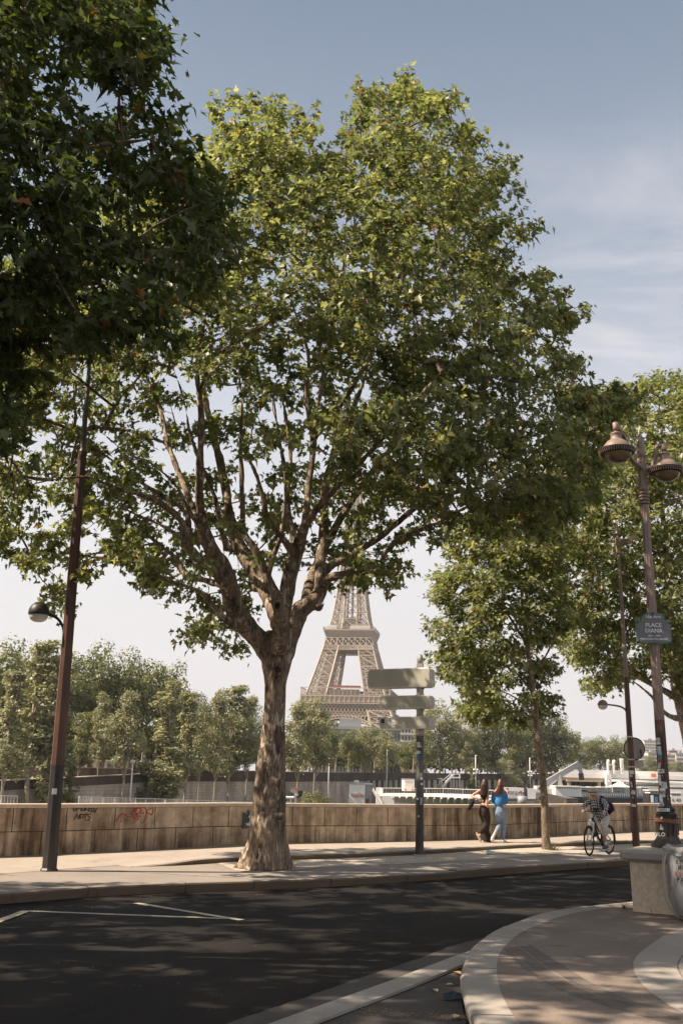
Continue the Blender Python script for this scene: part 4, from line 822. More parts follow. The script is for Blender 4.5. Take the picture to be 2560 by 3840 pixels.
for k, (pl_, yt, yb_) in enumerate(((1375, 2505, 2579), (1421, 2608, 2658), (1421, 2688, 2735))):
    s0, s1 = at_px(pl_), at_px(1609); z0, z1 = P(1609, yb_, Ys - .2).z, P(1609, yt, Ys - .2).z; w, h = s1 - s0, z1 - z0
    o_ = sb + bu * s0; o_.z = z0; th = .31
    m = MB(); m.plate(rrect(w, h, .10), o_ - bn * .15, bu, Zu, th)
    bx = m.build('sign_box', M['signrim'], t, bevel=.02)
    m = MB(); m.plate(rrect(w - .06, h - .06, .08), o_ + bn * .150 + bu * .03 + Zu * .03, bu, Zu, .013); m.build('back_panel', M['signbox'], bx)
    m = MB(); m.ell(o_ + bu * (w + .001) + bn * .02 + Zu * h * .5, (.012, .012, .012), 8, 6); m.build('screw', M['darkmetal'], bx)
    for zj in (z0, z1):
        m = MB(); m.lathe([(.16, -.035), (.12, -.012), (.10, .0), (.10, .03)] if zj > z0 else [(.10, -.03), (.10, 0), (.12, .012), (.16, .035)], (x_, y_, zj), 14); m.build('collar', M['palepost'], t, True)
    if k == 2:
        for px, py, w_, h_, kk in ((1436, 2702, .09, .1, 4), (1476, 2708, .09, .1, 0), (1457, 2713, .05, .09, 1), (1440, 2725, .05, .06, 1)):
            s_ = at_px(px); c = sb + bu * s_ + bn * .164; c.z = P(px, py, Ys).z; m = MB(); m.plate([(-w_ / 2, -h_ / 2), (w_ / 2, -h_ / 2), (w_ / 2, h_ / 2), (-w_ / 2, h_ / 2)], c, bu, Zu, .002); m.build('sticker', M['stk'][kk], bx)
            if kk == 0: text_mesh('S/D', .05, 'lettering', M['stk'][2], bx, c + bn * .003, bu, Zu, .001)
for px, py, w_, h_, kk, wd in ((1571, 2793, .1, .12, 0, None), (1573, 2792, .06, .07, 2, None), (1577, 2811, .04, .05, 4, None), (1570, 2821, .11, .07, 0, None), (1567, 2841, .085, .12, 3, None), (1577, 2905, .07, .09, 1, None), (1578, 2919, .08, .06, 0, None), (1579, 2940, .07, .05, 0, None), (1564, 2995, .06, .05, 0, None), (1577, 2998, .07, .09, 1, None), (1576, 3012, .07, .07, 1, None), (1568, 3060, .04, .04, 1, None)):
    sticker(t, px, py, sb.y, w_, h_, kk, random.uniform(-.2, .2), .097, wd)
# --- slender brown mast with round sign, globe lamp and long arm
pb = G(2384, 3172, .15); Yp = pb.y
t = thing('street_lamp', tuple(pb), 'slender brown mast behind the cyclist with a globe lamp and round sign back', 'street lamp')
a = pb; b_ = P(2313, 1990, Yp); H_ = b_.z - a.z
zq = lambda py: P(2350, py, Yp).z
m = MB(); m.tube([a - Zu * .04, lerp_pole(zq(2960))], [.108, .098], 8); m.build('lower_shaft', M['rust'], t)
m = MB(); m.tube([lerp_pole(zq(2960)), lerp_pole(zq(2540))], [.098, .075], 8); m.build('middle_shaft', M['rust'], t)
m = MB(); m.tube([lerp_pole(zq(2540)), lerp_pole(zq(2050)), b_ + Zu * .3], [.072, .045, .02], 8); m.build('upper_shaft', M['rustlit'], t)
m = MB(); br_ = [P(2322, 2033, Yp), P(2350, 2025, Yp), P(2380, 2005, Yp), P(2405, 1985, Yp), P(2430, 1955, Yp), P(2465, 1915, Yp), P(2500, 1888, Yp), P(2560, 1868, Yp), P(2640, 1862, Yp)]
q = smooth_line([tuple(p_) for p_ in br_], .15); n_ = len(q); vs = []
for i, p_ in enumerate(q):
    h_ = .17 * (1 - i / n_) + .04
    for dy_, dz_ in ((-.03, 0), (.03, 0), (.03, -h_), (-.03, -h_)): vs.append((p_[0], p_[1] + dy_, p_[2] + dz_ + .05))
m.add(vs, [(i * 4 + j, i * 4 + (j + 1) % 4, (i + 1) * 4 + (j + 1) % 4, (i + 1) * 4 + j) for i in range(n_ - 1) for j in range(4)] + [(3, 2, 1, 0), tuple(4 * (n_ - 1) + j for j in range(4))])
m.bar(P(2318, 2075, Yp), P(2314, 2015, Yp), .13, .11, (0, 1, 0)); m.build('bracket', M['rustlit'], t)
m = MB(); gl = P(2725, 1880, Yp); m.lathe([(.02, .3), (.2, .24), (.34, .06), (.36, 0), (.33, -.04)], gl, 20); hdl = m.build('lantern', M['rustlit'], t, True)
m = MB(); q = smooth_line([(*P(2352, 2692, Yp), .03), (*P(2345, 2665, Yp), .03), (*P(2325, 2650, Yp), .028), (*P(2285, 2643, Yp), .025), (*P(2272, 2642, Yp), .025)], .05)
m.tube([p_[:3] for p_ in q], [p_[3] for p_ in q], 8); m.build('arm', M['rustlit'], t, True)
gc = P(2258, 2643, Yp); m = MB(); m.lathe([(.002, .15), (.09, .12), (.14, .05), (.15, 0), (.146, -.02)], gc, 20); m.build('lamp_shade', M['rustlit'], t, True)
m = MB(); m.lathe([(.144, -.018), (.12, -.085), (.07, -.13), (.002, -.145)], gc, 20, cap=False); m.build('globe', M['opal'], t, True)
for py in (2763, 2848, 2875): m = MB(); c = lerp_pole(zq(py)); m.lathe([(.096, -.02), (.096, .02)], c, 16); m.build('band', M['signrim'], t, True)
sc_ = P(2376, 2808, Yp + .14); u = Vector((.78, -.62, 0)).normalized(); disc = [(math.cos(2 * math.pi * i / 32) * .31, math.sin(2 * math.pi * i / 32) * .31) for i in range(32)]
m = MB(); m.plate(disc, sc_, u, Zu, -.012); rs = m.build('round_sign', M['palepost'], t); m = MB(); ring = [sc_ + u * math.cos(2 * math.pi * i / 32) * .31 + Zu * math.sin(2 * math.pi * i / 32) * .31 for i in range(33)]; m.tube(ring, .016, 6, False); m.build('rim', M['darkmetal'], rs, True)
for i, (dx_, dz_, w_, h_) in enumerate(((.20, -.05, .05, .055), (.20, -.12, .05, .055), (.20, -.19, .05, .03))):
    m = MB(); nn = u.cross(Zu); c = sc_ + u * dx_ + Zu * dz_ - nn * .016 * (-1 if nn.y > 0 else 1); c = sc_ + u * dx_ + Zu * dz_ + Vector((-.01, -.018, 0)); m.plate([(-w_ / 2, -h_ / 2), (w_ / 2, -h_ / 2), (w_ / 2, h_ / 2), (-w_ / 2, h_ / 2)], c, u, Zu, .003); m.build('mark', M['ink'], rs)
c = P(2384, 2864, Yp + .14); m = MB(); m.plate(rrect(.46, .2, .05), c - u * .24 - Zu * .1, u, Zu, -.012); m.build('small_plate', M['signrim'], t)
for px, py, w_, h_, kk in ((2367, 2896, .13, .1, 0), (2364, 2909, .08, .07, 1), (2366, 2942, .05, .16, 1), (2373, 2972, .11, .1, 0), (2371, 2965, .06, .05, 1), (2374, 3020, .12, .07, 0), (2371, 2990, .04, .05, 1)):
    sticker(t, px, py, Yp, w_, h_, kk, random.uniform(-.15, .15), .102)
# --- masonry block at the island's edge, with the double lamp standing on it
fu = Vector((.88, -.475, 0)).normalized(); fn = Vector((fu.y, -fu.x, 0)); 
if fn.y < 0: fn = -fn
b0 = G(2380, 3419, .14)
M['render'] = m_pave('rendered_masonry', (.66, .54, .40), .25); M['capst'] = m_pave('weathered_cap', (.36, .325, .28), 1.5)
zt = P(2372, 3232, b0.y).z; ztop = P(2343, 3191, b0.y).z
t = thing('masonry_block', tuple(b0), 'low cream rendered masonry block with a worn stone cap at the edge of the island', 'stone plinth')
m = MB(); c = lambda s_, d_: b0 + fu * s_ + fn * d_
ply = [c(-.03, 0), c(3.6, 0), c(3.6, 1.3), c(-.03, 1.3)]; ply2 = [c(-.05, -.0), c(3.6, 0), c(3.6, 1.3), c(-.05, 1.3)]
n4 = 4; m.add([(p_.x, p_.y, .1) for p_ in [c(-.03, 0), c(3.6, 0), c(3.6, 1.3), c(-.03, 1.3)]] + [(p_.x, p_.y, zt) for p_ in ply2], [(3, 2, 1, 0), (4, 5, 6, 7), (0, 1, 5, 4), (1, 2, 6, 5), (2, 3, 7, 6), (3, 0, 4, 7)])
m.build('body', M['render'], t, bevel=.012)
m = MB(); m.prism([c(-.10, -.03), c(3.6, -.03), c(3.6, 1.33), c(-.10, 1.33)], zt + .001, zt + .035); m.build('moulding', M['capst'], t, bevel=.008)
m = MB(); m.prism([c(-.19, .02), c(-.13, -.10), c(.60, -.10), c(.60, 1.42), c(-.19, 1.42)], zt + .036, ztop); m.build('cap_stone', M['capst'], t, bevel=.02)
m = MB(); m.prism([c(.70, -.10), c(3.6, -.10), c(3.6, 1.42), c(.70, 1.42)], zt + .036, ztop - .006); m.build('cap_stone', M['capst'], t, bevel=.02)
m = MB(); m.prism([c(.605, -.06), c(.695, -.06), c(.695, 1.38), c(.605, 1.38)], zt + .036, ztop - .02); m.build('joint_block', M['capst'], t)
Yd = 15.45; zb = ztop; lbp = G(2504, 3178, zb); Yd = lbp.y
t = thing('street_lamp', tuple(lbp), 'ornate brown double street lamp on a flared base, with two hanging bell lanterns', 'street lamp')
a = Vector(lbp); b_ = P(2404, 1740, Yd); H_ = b_.z - a.z
zr = lambda py: P(2480, py, Yd).z
prof = [(3181, 62), (3165, 62), (3156, 54), (3145, 44), (3136, 40), (3130, 38), (3062, 37), (3052, 40), (3046, 34), (3042, 31), (3036, 32), (3028, 30), (3022, 22), (3010, 20)]
mp = .00425
m = MB(); m.lathe([(r_px * mp, zr(py) - zb) for py, r_px in prof], lbp, 8); bs = m.build('base', M['darkmetal'], t, bevel=.006)
m = MB()
for k in range(8):                       # mouldings on the base panels
    an = math.pi / 8 + k * math.pi / 4; dd = Vector((math.cos(an), math.sin(an), 0)); m.bar(lbp + dd * .163 + Zu * (zr(3130) - zb), lbp + dd * .158 + Zu * (zr(3062) - zb), .016, .016)
m.build('base_panel', M['rust'], bs)
m = MB(); m.lathe([(.135, -.018), (.14, 0), (.135, .018)], lbp + Zu * (zr(3034) - zb), 24); m.build('base_ring', M['darkmetal'], bs, True)
def fluted(z0, z1, r0, r1, nf=8):
    mb = MB(); P0, P1 = lerp_pole(z0), lerp_pole(z1); vs = []; n = nf * 4
    for P_, r_ in ((P0, r0), (P1, r1)):
        for j in range(n): an = 2 * math.pi * j / n; k_ = r_ * (1 + (.07 if j % 4 in (0, 1) else -.05)); vs.append(P_ + Vector((math.cos(an) * k_, math.sin(an) * k_, 0)))
    mb.add(vs, [(j, (j + 1) % n, n + (j + 1) % n, n + j) for j in range(n)] + [tuple(range(n - 1, -1, -1)), tuple(range(n, 2 * n))]); return mb
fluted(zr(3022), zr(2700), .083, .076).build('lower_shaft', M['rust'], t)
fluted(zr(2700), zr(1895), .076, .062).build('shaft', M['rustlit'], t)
m = MB()
for k in range(4): m.lathe([(.072, -.022), (.085, -.012), (.085, .012), (.072, .022)], lerp_pole(zr(1888 - k * 12)), 20)
m.lathe([(.07, 0), (.086, .03), (.086, .06), (.07, .09)], lerp_pole(zr(1846)), 16)
m.build('collar', M['rustlit'], t, True)
m = fluted(zr(1850), zr(1720), .068, .072); m.build('head_shaft', M['rustlit'], t)
m = MB(); m.lathe([(.075, 0), (.075, .12), (.055, .15), (.04, .16), (.058, .19), (.058, .24), (.05, .3), (.03, .37), (.004, .42)], lerp_pole(zr(1722)), 16); m.build('finial', M['rustlit'], t, True)
zrim = P(2311, 1690, 14.95).z; LL = P(2311, 1690, 14.95); RR = P(2493, 1762, 15.9); RR.z = LL.z
jc = lerp_pole(zr(1765))
for k, hc in enumerate((LL, RR)):
    d_ = Vector((hc.x - jc.x, hc.y - jc.y, 0)); D_ = d_.length; d_.normalize(); hz = hc.z
    pth = [jc + d_ * .03, jc + d_ * .16 + Zu * .03, jc + d_ * (D_ * .45) + Zu * (.30), jc + d_ * (D_ * .62) + Zu * (.58), Vector((hc.x, hc.y, hz)) - d_ * .12 + Zu * .42, Vector((hc.x, hc.y, hz)) + Zu * .435]
    pth[3].z = hz + .30; pth[2].z = (jc.z + hz + .1) / 2
    q = smooth_line([tuple(p_) for p_ in pth], .04); m = MB(); n_ = len(q)
    m.tube([p_[:3] for p_ in q], [.042 - .014 * i / n_ for i in range(n_)], 8); m.build('arm', M['rustlit'], t, True)
    tc_ = Vector((hc.x, hc.y, hz))
    m = MB(); m.lathe([(.04, .34), (.045, .37), (.05, .46), (.03, .47)], tc_, 12); m.lathe([(.02, .34), (.03, .31), (.018, .28)], tc_, 12); m.build('hook', M['rustlit'], t, True)
    m = MB(); m.lathe([(.02, .30), (.085, .29), (.098, .275), (.085, .262), (.085, .19), (.095, .18), (.15, .145), (.195, .09), (.215, .04), (.222, .02)], tc_, 30, cap=True); ln = m.build('lantern', M['rustlit'], t, True)
    m = MB(); m.lathe([(.24, .03), (.285, .02), (.29, .01), (.285, 0), (.255, -.06), (.235, -.065), (.24, .0)], tc_, 40, cap=False); m.build('rim', M['darkmetal'], ln, True)
    m = MB()
    for j in range(44):
        an = 2 * math.pi * j / 44; dd = Vector((math.cos(an), math.sin(an), 0)); m.bar(tc_ + dd * .288 + Zu * (-.004), tc_ + dd * .262 - Zu * .055, .017, .006, dd)
    m.build('ribbed_band', M['rustlit'], ln)
    m = MB(); m.lathe([(.232, -.05), (.22, -.09), (.185, -.14), (.12, -.18), (.05, -.2), (.002, -.203)], tc_, 30, cap=False); m.build('glass', M['glassbowl'], ln, True)
# plaque on the lamp
def plaque(t, c, u, w, h, arch_w, lines, paled=False):
    panel_, green_ = (M['plsky'], M['plgsky']) if paled else (M['plblue'], M['plgreen'])  # lighter pair carries the sky reflection in its colour
    n = u.cross(Zu); n = n if n.y < 0 else -n; zc = Zu
    def body(g_, th, off):
        W_, H_ = w / 2 - g_, h / 2 - g_; aw = arch_w / 2 - g_; ah = h * .37 - g_
        pts = [(-W_, -H_), (W_, -H_), (W_, H_), (aw, H_)] + [(aw * math.cos(math.radians(10 + i * 16)), H_ + ah * (.12 + .88 * math.sin(math.radians(10 + i * 16)))) for i in range(11)] + [(-aw, H_), (-W_, H_)]
        m = MB(); m.plate(pts, c + n * off, u, Zu, th if u.cross(Zu).dot(n) > 0 else -th); return m
    pq = body(0, .02, 0).build('plaque', green_, t, bevel=.003)
    body(.022, .004, .0205).build('border', M['wborder'], pq); body(.026, .004, .0235).build('panel', panel_, pq)
    m = MB()
    for s_ in (-1, 1):
        for q_ in (-1, 1):
            m = MB(); m.lathe([(.026, 0), (.026, .005), (.018, .009), (.004, .011)], c + u * s_ * (w / 2 - .028) + Zu * q_ * (h / 2 - .028) + n * .026, 14, n); m.build('stud', M['plgreen'], pq, True)
    m = MB(); m.lathe([(.026, 0), (.026, .005), (.018, .009), (.004, .011)], c + Zu * (h / 2 + h * .28) + n * .026, 14, n); m.build('stud', M['plgreen'], pq, True)
    m = MB(); m.bar(c - u * (w / 2 - .06) + Zu * (h / 2 - .012) + n * .028, c + u * (w / 2 - .06) + Zu * (h / 2 - .012) + n * .028, .003, .004, n); m.build('border_line', M['wborder'], pq)
    for s_, size, zz_ in lines: text_mesh(s_, size, 'lettering', M['wlet'], pq, c + Zu * zz_ + n * .029, u, Zu, .0015, bold=size * .015)
    return pq
M['plsky'] = simple('sky_sheen_panel', (.13, .125, .135), .3, .12, 8, bmp=0); M['plgsky'] = simple('sky_sheen_green', (.10, .155, .125), .35, .12, 8, bmp=0)  # panel and green lightened, sky reflection put into the colour
M['wborder'] = simple('pale_border', (.16, .26, .21), .4, .1, 8, bmp=0)
pc = P(2448, 2370, Yd - .10); pu = (facing(pc) + Vector((.0, .22, 0))).normalized()
plaque(t, pc, pu, .555, .37, .36, [('16e Arrt', .068, .24), ('PLACE', .088, .105), ('DIANA', .088, .015), ('1961 - 1997', .042, -.065), ('PRINCESSE DE GALLES', .043, -.118)], True)
m = MB(); m.bar(pc + Vector((0, .09, .1)) - pu * .1, pc + Vector((0, .09, .1)) + pu * .1, .02, .02); m.build('plaque_bracket', M['darkmetal'], t)
lsr = random.Random(6)
for px, py, w_, h_, kk, wd in ((2465, 2780, .065, .1, 0, 'ETO'), (2470, 2815, .06, .13, 1, None), (2472, 2838, .06, .09, 3, None), (2472, 2858, .055, .06, 2, 'S'), (2470, 2872, .04, .09, 1, None), (2476, 2892, .10, .06, 0, '7007'), (2482, 2909, .06, .05, 4, 'X'), (2472, 2925, .04, .16, 1, None), (2486, 2944, .07, .1, 1, None), (2492, 2945, .05, .09, 0, None), (2482, 2972, .085, .13, 0, 'VANDAL'), (2498, 2990, .04, .08, 1, None), (2478, 3005, .05, .13, 1, None), (2480, 3018, .06, .04, 0, '210')):
    sticker(t, px, py, Yd, w_, h_, kk, lsr.uniform(-.12, .12), .088, wd)
sticker(t, 2485, 3036, Yd, .19, .05, 0, .02, .145, 'EXISTE.')
for s_, px, py, sz in (('PILO', 2472, 3127, .075), ('IN', 2478, 3106, .05), ('#', 2478, 3065, .05), ('L', 2477, 3095, .05)):
    p_ = P(px, py, Yd); n = Vector((-p_.x, -p_.y, 0)).normalized(); text_mesh(s_, sz, 'scrawl', M['wlet'], t, p_ + n * .185, facing(p_), Zu, .002, bold=.002)
# brown tape round the base
M['tape'] = simple('brown_tape', (.16, .06, .028), .35, .3, 20)
m = MB(); pr = [(.172, -.03), (.176, -.012), (.171, .0), (.177, .015), (.172, .03)]; m.lathe(pr, lbp + Zu * (zr(3078) - zb), 20, (.08, .02, 1), False)
m.build('tape', M['tape'], t, True)
# weeds and drips at the foot of the block
# --- clear rubbish bag in its hoop

m_, tt_, bb_ = new_mat('grey_plastic_film'); cc_ = ramp(tt_, noise(tt_, 9, 6, .6, (1, 1, .4)), [(.35, (.30, .29, .28)), (.6, (.46, .45, .44)), (.7, (.6, .6, .6))]); tt_.links.new(cc_, bb_.inputs['Base Color']); bb_.inputs['Roughness'].default_value = .22
bump(tt_, bb_, noise(tt_, 14, 5, .6, (1, 1, .35), 1.2), 1.0, .03)
tr_ = tt_.nodes.new('ShaderNodeBsdfTranslucent'); tr_.inputs[0].default_value = (.5, .49, .47, 1); ms_ = tt_.nodes.new('ShaderNodeMixShader'); ms_.inputs[0].default_value = .35
tt_.links.new(bb_.outputs[0], ms_.inputs[1]); tt_.links.new(tr_.outputs[0], ms_.inputs[2]); tt_.links.new(ms_.outputs[0], tt_.nodes['Material Output'].inputs[0]); M['bag'] = m_
gb = G(2600, 3455, .14); t = thing('litter_bin', tuple(gb), 'grey plastic rubbish bag tied to a round metal hoop frame in front of the block', 'litter bin')
ztop_b = P(2590, 3180, gb.y).z; Rb = .285
m = MB(); n = 40; rows = 16; vs = []; rb_ = random.Random(2)
ph = [rb_.uniform(0, 6.28) for _ in range(6)]
for i in range(rows + 1):
    f = i / rows; z_ = .16 + (ztop_b - .16) * f; r0 = Rb * (.55 + .45 * min(1, f * 3.5) ** .6) * (1 - .10 * max(0, f - .8) / .2)
    for j in range(n):
        an = 2 * math.pi * j / n; wv = .018 * math.sin(7 * an + ph[0] + 3 * f) + .012 * math.sin(13 * an + ph[1] - 5 * f) + .008 * math.sin(23 * an + ph[2] + 9 * f)
        vs.append((gb.x + math.cos(an) * (r0 + wv), gb.y + math.sin(an) * (r0 + wv), z_ + .012 * math.sin(5 * an)))
m.add(vs, [(i * n + j, i * n + (j + 1) % n, (i + 1) * n + (j + 1) % n, (i + 1) * n + j) for i in range(rows) for j in range(n)] + [tuple(range(n - 1, -1, -1))]); m.build('bag', M['bag'], t, True)
m = MB(); vs = []
for i in range(5):
    for j in range(n):
        an = 2 * math.pi * j / n; r0 = Rb + .03 + .02 * math.sin(9 * an + i) + (.02 if i in (1, 2) else 0); vs.append((gb.x + math.cos(an) * r0, gb.y + math.sin(an) * r0, ztop_b + .03 - i * .028 + .012 * math.sin(6 * an)))
m.add(vs, [(i * n + j, i * n + (j + 1) % n, (i + 1) * n + (j + 1) % n, (i + 1) * n + j) for i in range(4) for j in range(n)]); m.build('bag_collar', M['bag'], t, True)
m = MB(); m.tube([(gb.x + math.cos(2 * math.pi * j / 32) * (Rb + .015), gb.y + math.sin(2 * math.pi * j / 32) * (Rb + .015), ztop_b - .02) for j in range(33)], .011, 8, False); m.build('hoop', M['grey'], t, True)
M['frame'] = simple('pale_tube', (.42, .39, .34), .4, .1, 6)
for an in (2.75, 2.95, 3.2, 4.4, 5.9, .6):
    dd = Vector((math.cos(an), math.sin(an), 0)); q = smooth_line([tuple(gb + dd * (Rb + .03) + Zu * (ztop_b - .16)), tuple(gb + dd * (Rb + .085) + Zu * (.62)), tuple(gb + dd * (Rb + .06) + Zu * .25), tuple(gb + dd * (Rb - .10) + Zu * .02)], .05)
    m = MB(); m.tube([p_[:3] for p_ in q], .009, 6); m.build('frame_tube', M['frame'], t, True)
dirc = Vector((-gb.x, -gb.y, 0)).normalized(); uu = facing(gb)
for s_, zz_, mt in (('ENSEMBLE', P(2580, 3235, gb.y - Rb).z, M['ink']), ('RESTONS', P(2580, 3257, gb.y - Rb).z, M['ink']), ('VIGILANTS', P(2580, 3281, gb.y - Rb).z, M['stk'][2]), ('PROPRETE', P(2580, 3303, gb.y - Rb).z, M['ink'])):
    for j, ch_ in enumerate(s_):         # letters follow the round bag
        an = (j - (len(s_) - 1) / 2) * .19 + .12; dn_ = dirc * math.cos(an) + uu * math.sin(an); tg = uu * math.cos(an) - dirc * math.sin(an)
        c_ = Vector((gb.x, gb.y, zz_)) + dn_ * (Rb + .035); text_mesh(ch_, .072, 'letter', mt, t, c_, tg, Zu, .002, bold=.0015)
# --- green street plaque on the river wall, half hidden by the trunk
s_ = wall_s(940); c_, t_ = wat(s_); tu = Vector((t_.x, t_.y, 0)); pc = Vector((c_.x + t_.y * .085, c_.y - t_.x * .085, P(940, 3076, c_.y).z))
tt = thing('street_sign', tuple(pc), 'dark green street name plaque on the river wall, half hidden by the big trunk', 'street sign')
plaque(tt, pc, tu, .73, .37, .48, [('16e Arrt', .062, .235), ('AVENUE', .10, .095), ('DE', .05, .005), ('NEW YORK', .10, -.09)])
# --- plastic bottle on the strip
bp = G(1838, 3206, .147); t = thing('plastic_bottle', tuple(bp), 'crushed clear blue plastic bottle lying on the gravel strip', 'bottle')
m = MB(); m.tube([bp + Vector((-.09, 0, .05)), bp + Vector((-.05, 0, .055)), bp + Vector((.04, .01, .05)), bp + Vector((.08, .01, .045)), bp + Vector((.10, .01, .045)), bp + Vector((.13, .012, .045))], [.05, .055, .045, .05, .02, .018], 10); m.build('body', simple('bottle_plastic', (.42, .55, .66), .12, .2, 12, spec=.8), t, True)
m = MB(); m.tube([bp + Vector((.13, .012, .045)), bp + Vector((.15, .013, .045))], .02, 10); m.build('cap', M['white'], t, True)
# --- grass tufts
M['grass'] = simple('dry_green_grass', (.12, .12, .04), .8, .4, 6, bmp=0)
def tuft(px, py, z, n, h, label, spread=.12, seed=1):
    o_ = G(px, py, z); r = random.Random(seed); m = MB()
    for i in range(n):
        an = r.uniform(0, 6.28); d_ = Vector((math.cos(an), math.sin(an), 0)); b1_ = o_ + d_ * r.uniform(0, spread); l = h * r.uniform(.4, 1.1); side = Vector((-d_.y, d_.x, 0)) * .004; tp = b1_ + d_ * l * r.uniform(.2, .8) + Zu * l * r.uniform(.5, 1)
        md = (b1_ + tp) / 2 + Zu * l * .15; m.add([b1_ - side, b1_ + side, md + side * .8, md - side * .8, tp], [(0, 1, 2, 3), (3, 2, 4)])
    return tag(m.build('grass', M['grass'], origin=tuple(o_)), label, 'grass', kind='stuff')
tuft(1072, 3250, .145, 160, .2, 'dry grass tuft at the right foot of the big trunk', .2, 1)
tuft(2072, 3188, .148, 160, .17, 'dry grass tuft beside the young tree', .2, 2)
tuft(2340, 3408, .142, 40, .09, 'small green tuft where kerb and masonry block meet', .07, 3)
tuft(2440, 3422, .142, 26, .10, 'small weeds along the foot of the masonry block', .05, 4)
def edge_pt(r):
    px = r.uniform(900, 2500); py = float(np.interp(px, [q[0] for q in reversed(top)], [q[1] for q in reversed(top)])) + r.uniform(1, 5); q = G(px, py, .145); return q
m = MB(); r = random.Random(8)
for i in range(900):
    o_ = edge_pt(r)
    if r.random() < .5 and 1150 < 1280 + o_.x * 60 < 1900: continue
    l = r.uniform(.02, .06); an = r.uniform(0, 6.28); d_ = Vector((math.cos(an), math.sin(an), 0)); s_ = Vector((-d_.y, d_.x, 0)) * .003; m.add([o_ - s_, o_ + s_, o_ + d_ * l * .5 + Zu * l], [(0, 1, 2)])
tag(m.build('weeds', M['grass']), 'short dry weeds along the footway edging', 'weeds', kind='stuff')
# ------------------------------------------------------------------ people
def m_skin(): 
    m, t, b = new_mat('skin'); c = ramp(t, noise(t, 12, 4), [(.3, (.50, .28, .19)), (.7, (.60, .36, .25))]); t.links.new(c, b.inputs['Base Color']); b.inputs['Roughness'].default_value = .5; b.inputs['Subsurface Weight'].default_value = .12; b.inputs['Subsurface Scale'].default_value = .01; return m
M['skin'] = m_skin()
def fabric(name, col, var=.2, scale=14):
    m, t, b = new_mat(name); n_ = noise(t, scale, 6, .7, (1, 1, .5), .6); c = ramp(t, n_, [(.3, tuple(v * (1 - var) for v in col)), (.7, tuple(v * (1 + var) for v in col))])
    t.links.new(c, b.inputs['Base Color']); b.inputs['Roughness'].default_value = .85; b.inputs['Specular IOR Level'].default_value = .15; bump(t, b, noise(t, scale * 1.3, 4, .6, (1, 1, .6), 1.5), .8, .02); return m
M['blackfab'] = fabric('black_cloth', (.020, .017, .017)); M['brownfab'] = fabric('dark_brown_cloth', (.040, .030, .024), .3)
M['denim'] = fabric('pale_denim', (.20, .255, .33), .25, 9); M['bluefab'] = fabric('blue_cloth', (.06, .20, .44), .22); M['whitefab'] = fabric('pale_cloth', (.58, .54, .49), .12)
M['hairdark'] = m_metal('dark_brown_hair', [(.018, .009, .006), (.045, .02, .012), (.10, .045, .025)], .38, 22, (1, 1, .12))
M['hairred'] = m_metal('auburn_hair', [(.035, .014, .008), (.09, .035, .016), (.20, .09, .045)], .38, 22, (1, 1, .12))
M['hairgrey'] = simple('grey_hair', (.45, .42, .38), .6, .2, 30)
M['shoe'] = simple('white_shoe', (.55, .52, .49), .6, .2, 20); M['sole'] = simple('tan_sole', (.34, .24, .16), .7, .2, 20); M['navyshoe'] = simple('navy_shoe', (.03, .045, .06), .6, .3, 20)
M['bk'] = simple('black_frame', (.012, .012, .013), .3, .2, 10, bmp=0); M['rubber'] = simple('tyre_rubber', (.016, .014, .013), .8, .2, 20); M['chrome'] = simple('bright_metal', (.5, .5, .5), .3, .1, 10, metal=.8, bmp=0)
M['orange'] = simple('orange_reflector', (.65, .16, .02), .3, .1, 10, bmp=0); M['tanhat'] = fabric('tan_cloth', (.46, .38, .28), .1); M['purple'] = fabric('dark_purple_cloth', (.035, .02, .045)); M['pink'] = fabric('pink_cloth', (.42, .2, .2))
def limb(mb, pts, n=12): mb.tube([p_[:3] for p_ in smooth_line(pts, .03)], [p_[3] for p_ in smooth_line(pts, .03)], n); [mb.ell(p_[:3], p_[3], 10, 7) for p_ in (pts[0], pts[-1])]
def hand(mb, w, d, up_, s_=1.0, curl=.6, spread=.018):
    """palm at the wrist w, fingers along d, thumb towards up_; five separate bent fingers"""
    w, d, up_ = Vector(w), Vector(d).normalized(), Vector(up_); up_ = (up_ - d * up_.dot(d)).normalized(); n = d.cross(up_)
    for k in range(5):
        t_ = k / 4; mb.ell(w + d * (.045 * s_) + up_ * (t_ - .5) * .05 * s_, (.022 * s_,) * 3, 8, 6)
    mb.tube([w - d * .01, w + d * .03 * s_], [.024 * s_, .03 * s_], 10)
    for k, l in enumerate((.062, .072, .068, .052)):
        b0 = w + d * .07 * s_ + up_ * (.024 - .0165 * k) * s_; b1 = b0 + (d + n * curl * .35 + up_ * spread * (1.5 - k)).normalized() * l * .5 * s_; b2 = b1 + (d * .8 + n * curl).normalized() * l * .32 * s_; b3 = b2 + (d * .4 + n * curl * 1.4).normalized() * l * .26 * s_
        mb.tube([w + d * .05 * s_ + up_ * (.022 - .015 * k) * s_, b0, b1, b2, b3], [.0098 * s_, .0092 * s_, .0085 * s_, .0078 * s_, .006 * s_], 8)
    b0 = w + d * .02 * s_ + up_ * .028 * s_; mb.tube([b0, b0 + (d * .5 + up_ * .9).normalized() * .035 * s_, b0 + (d * .9 + up_ * .6).normalized() * .062 * s_], [.012 * s_, .0105 * s_, .008 * s_], 8)
YW = 28.4
def W(cx, cy, dy=0.0): return P(1700 + cx * .19133, 2850 + cy * .19133, YW + dy)
def Wr(pts): return [(*W(a, b_, dy), r_ * .00142) for a, b_, dy, r_ in pts]
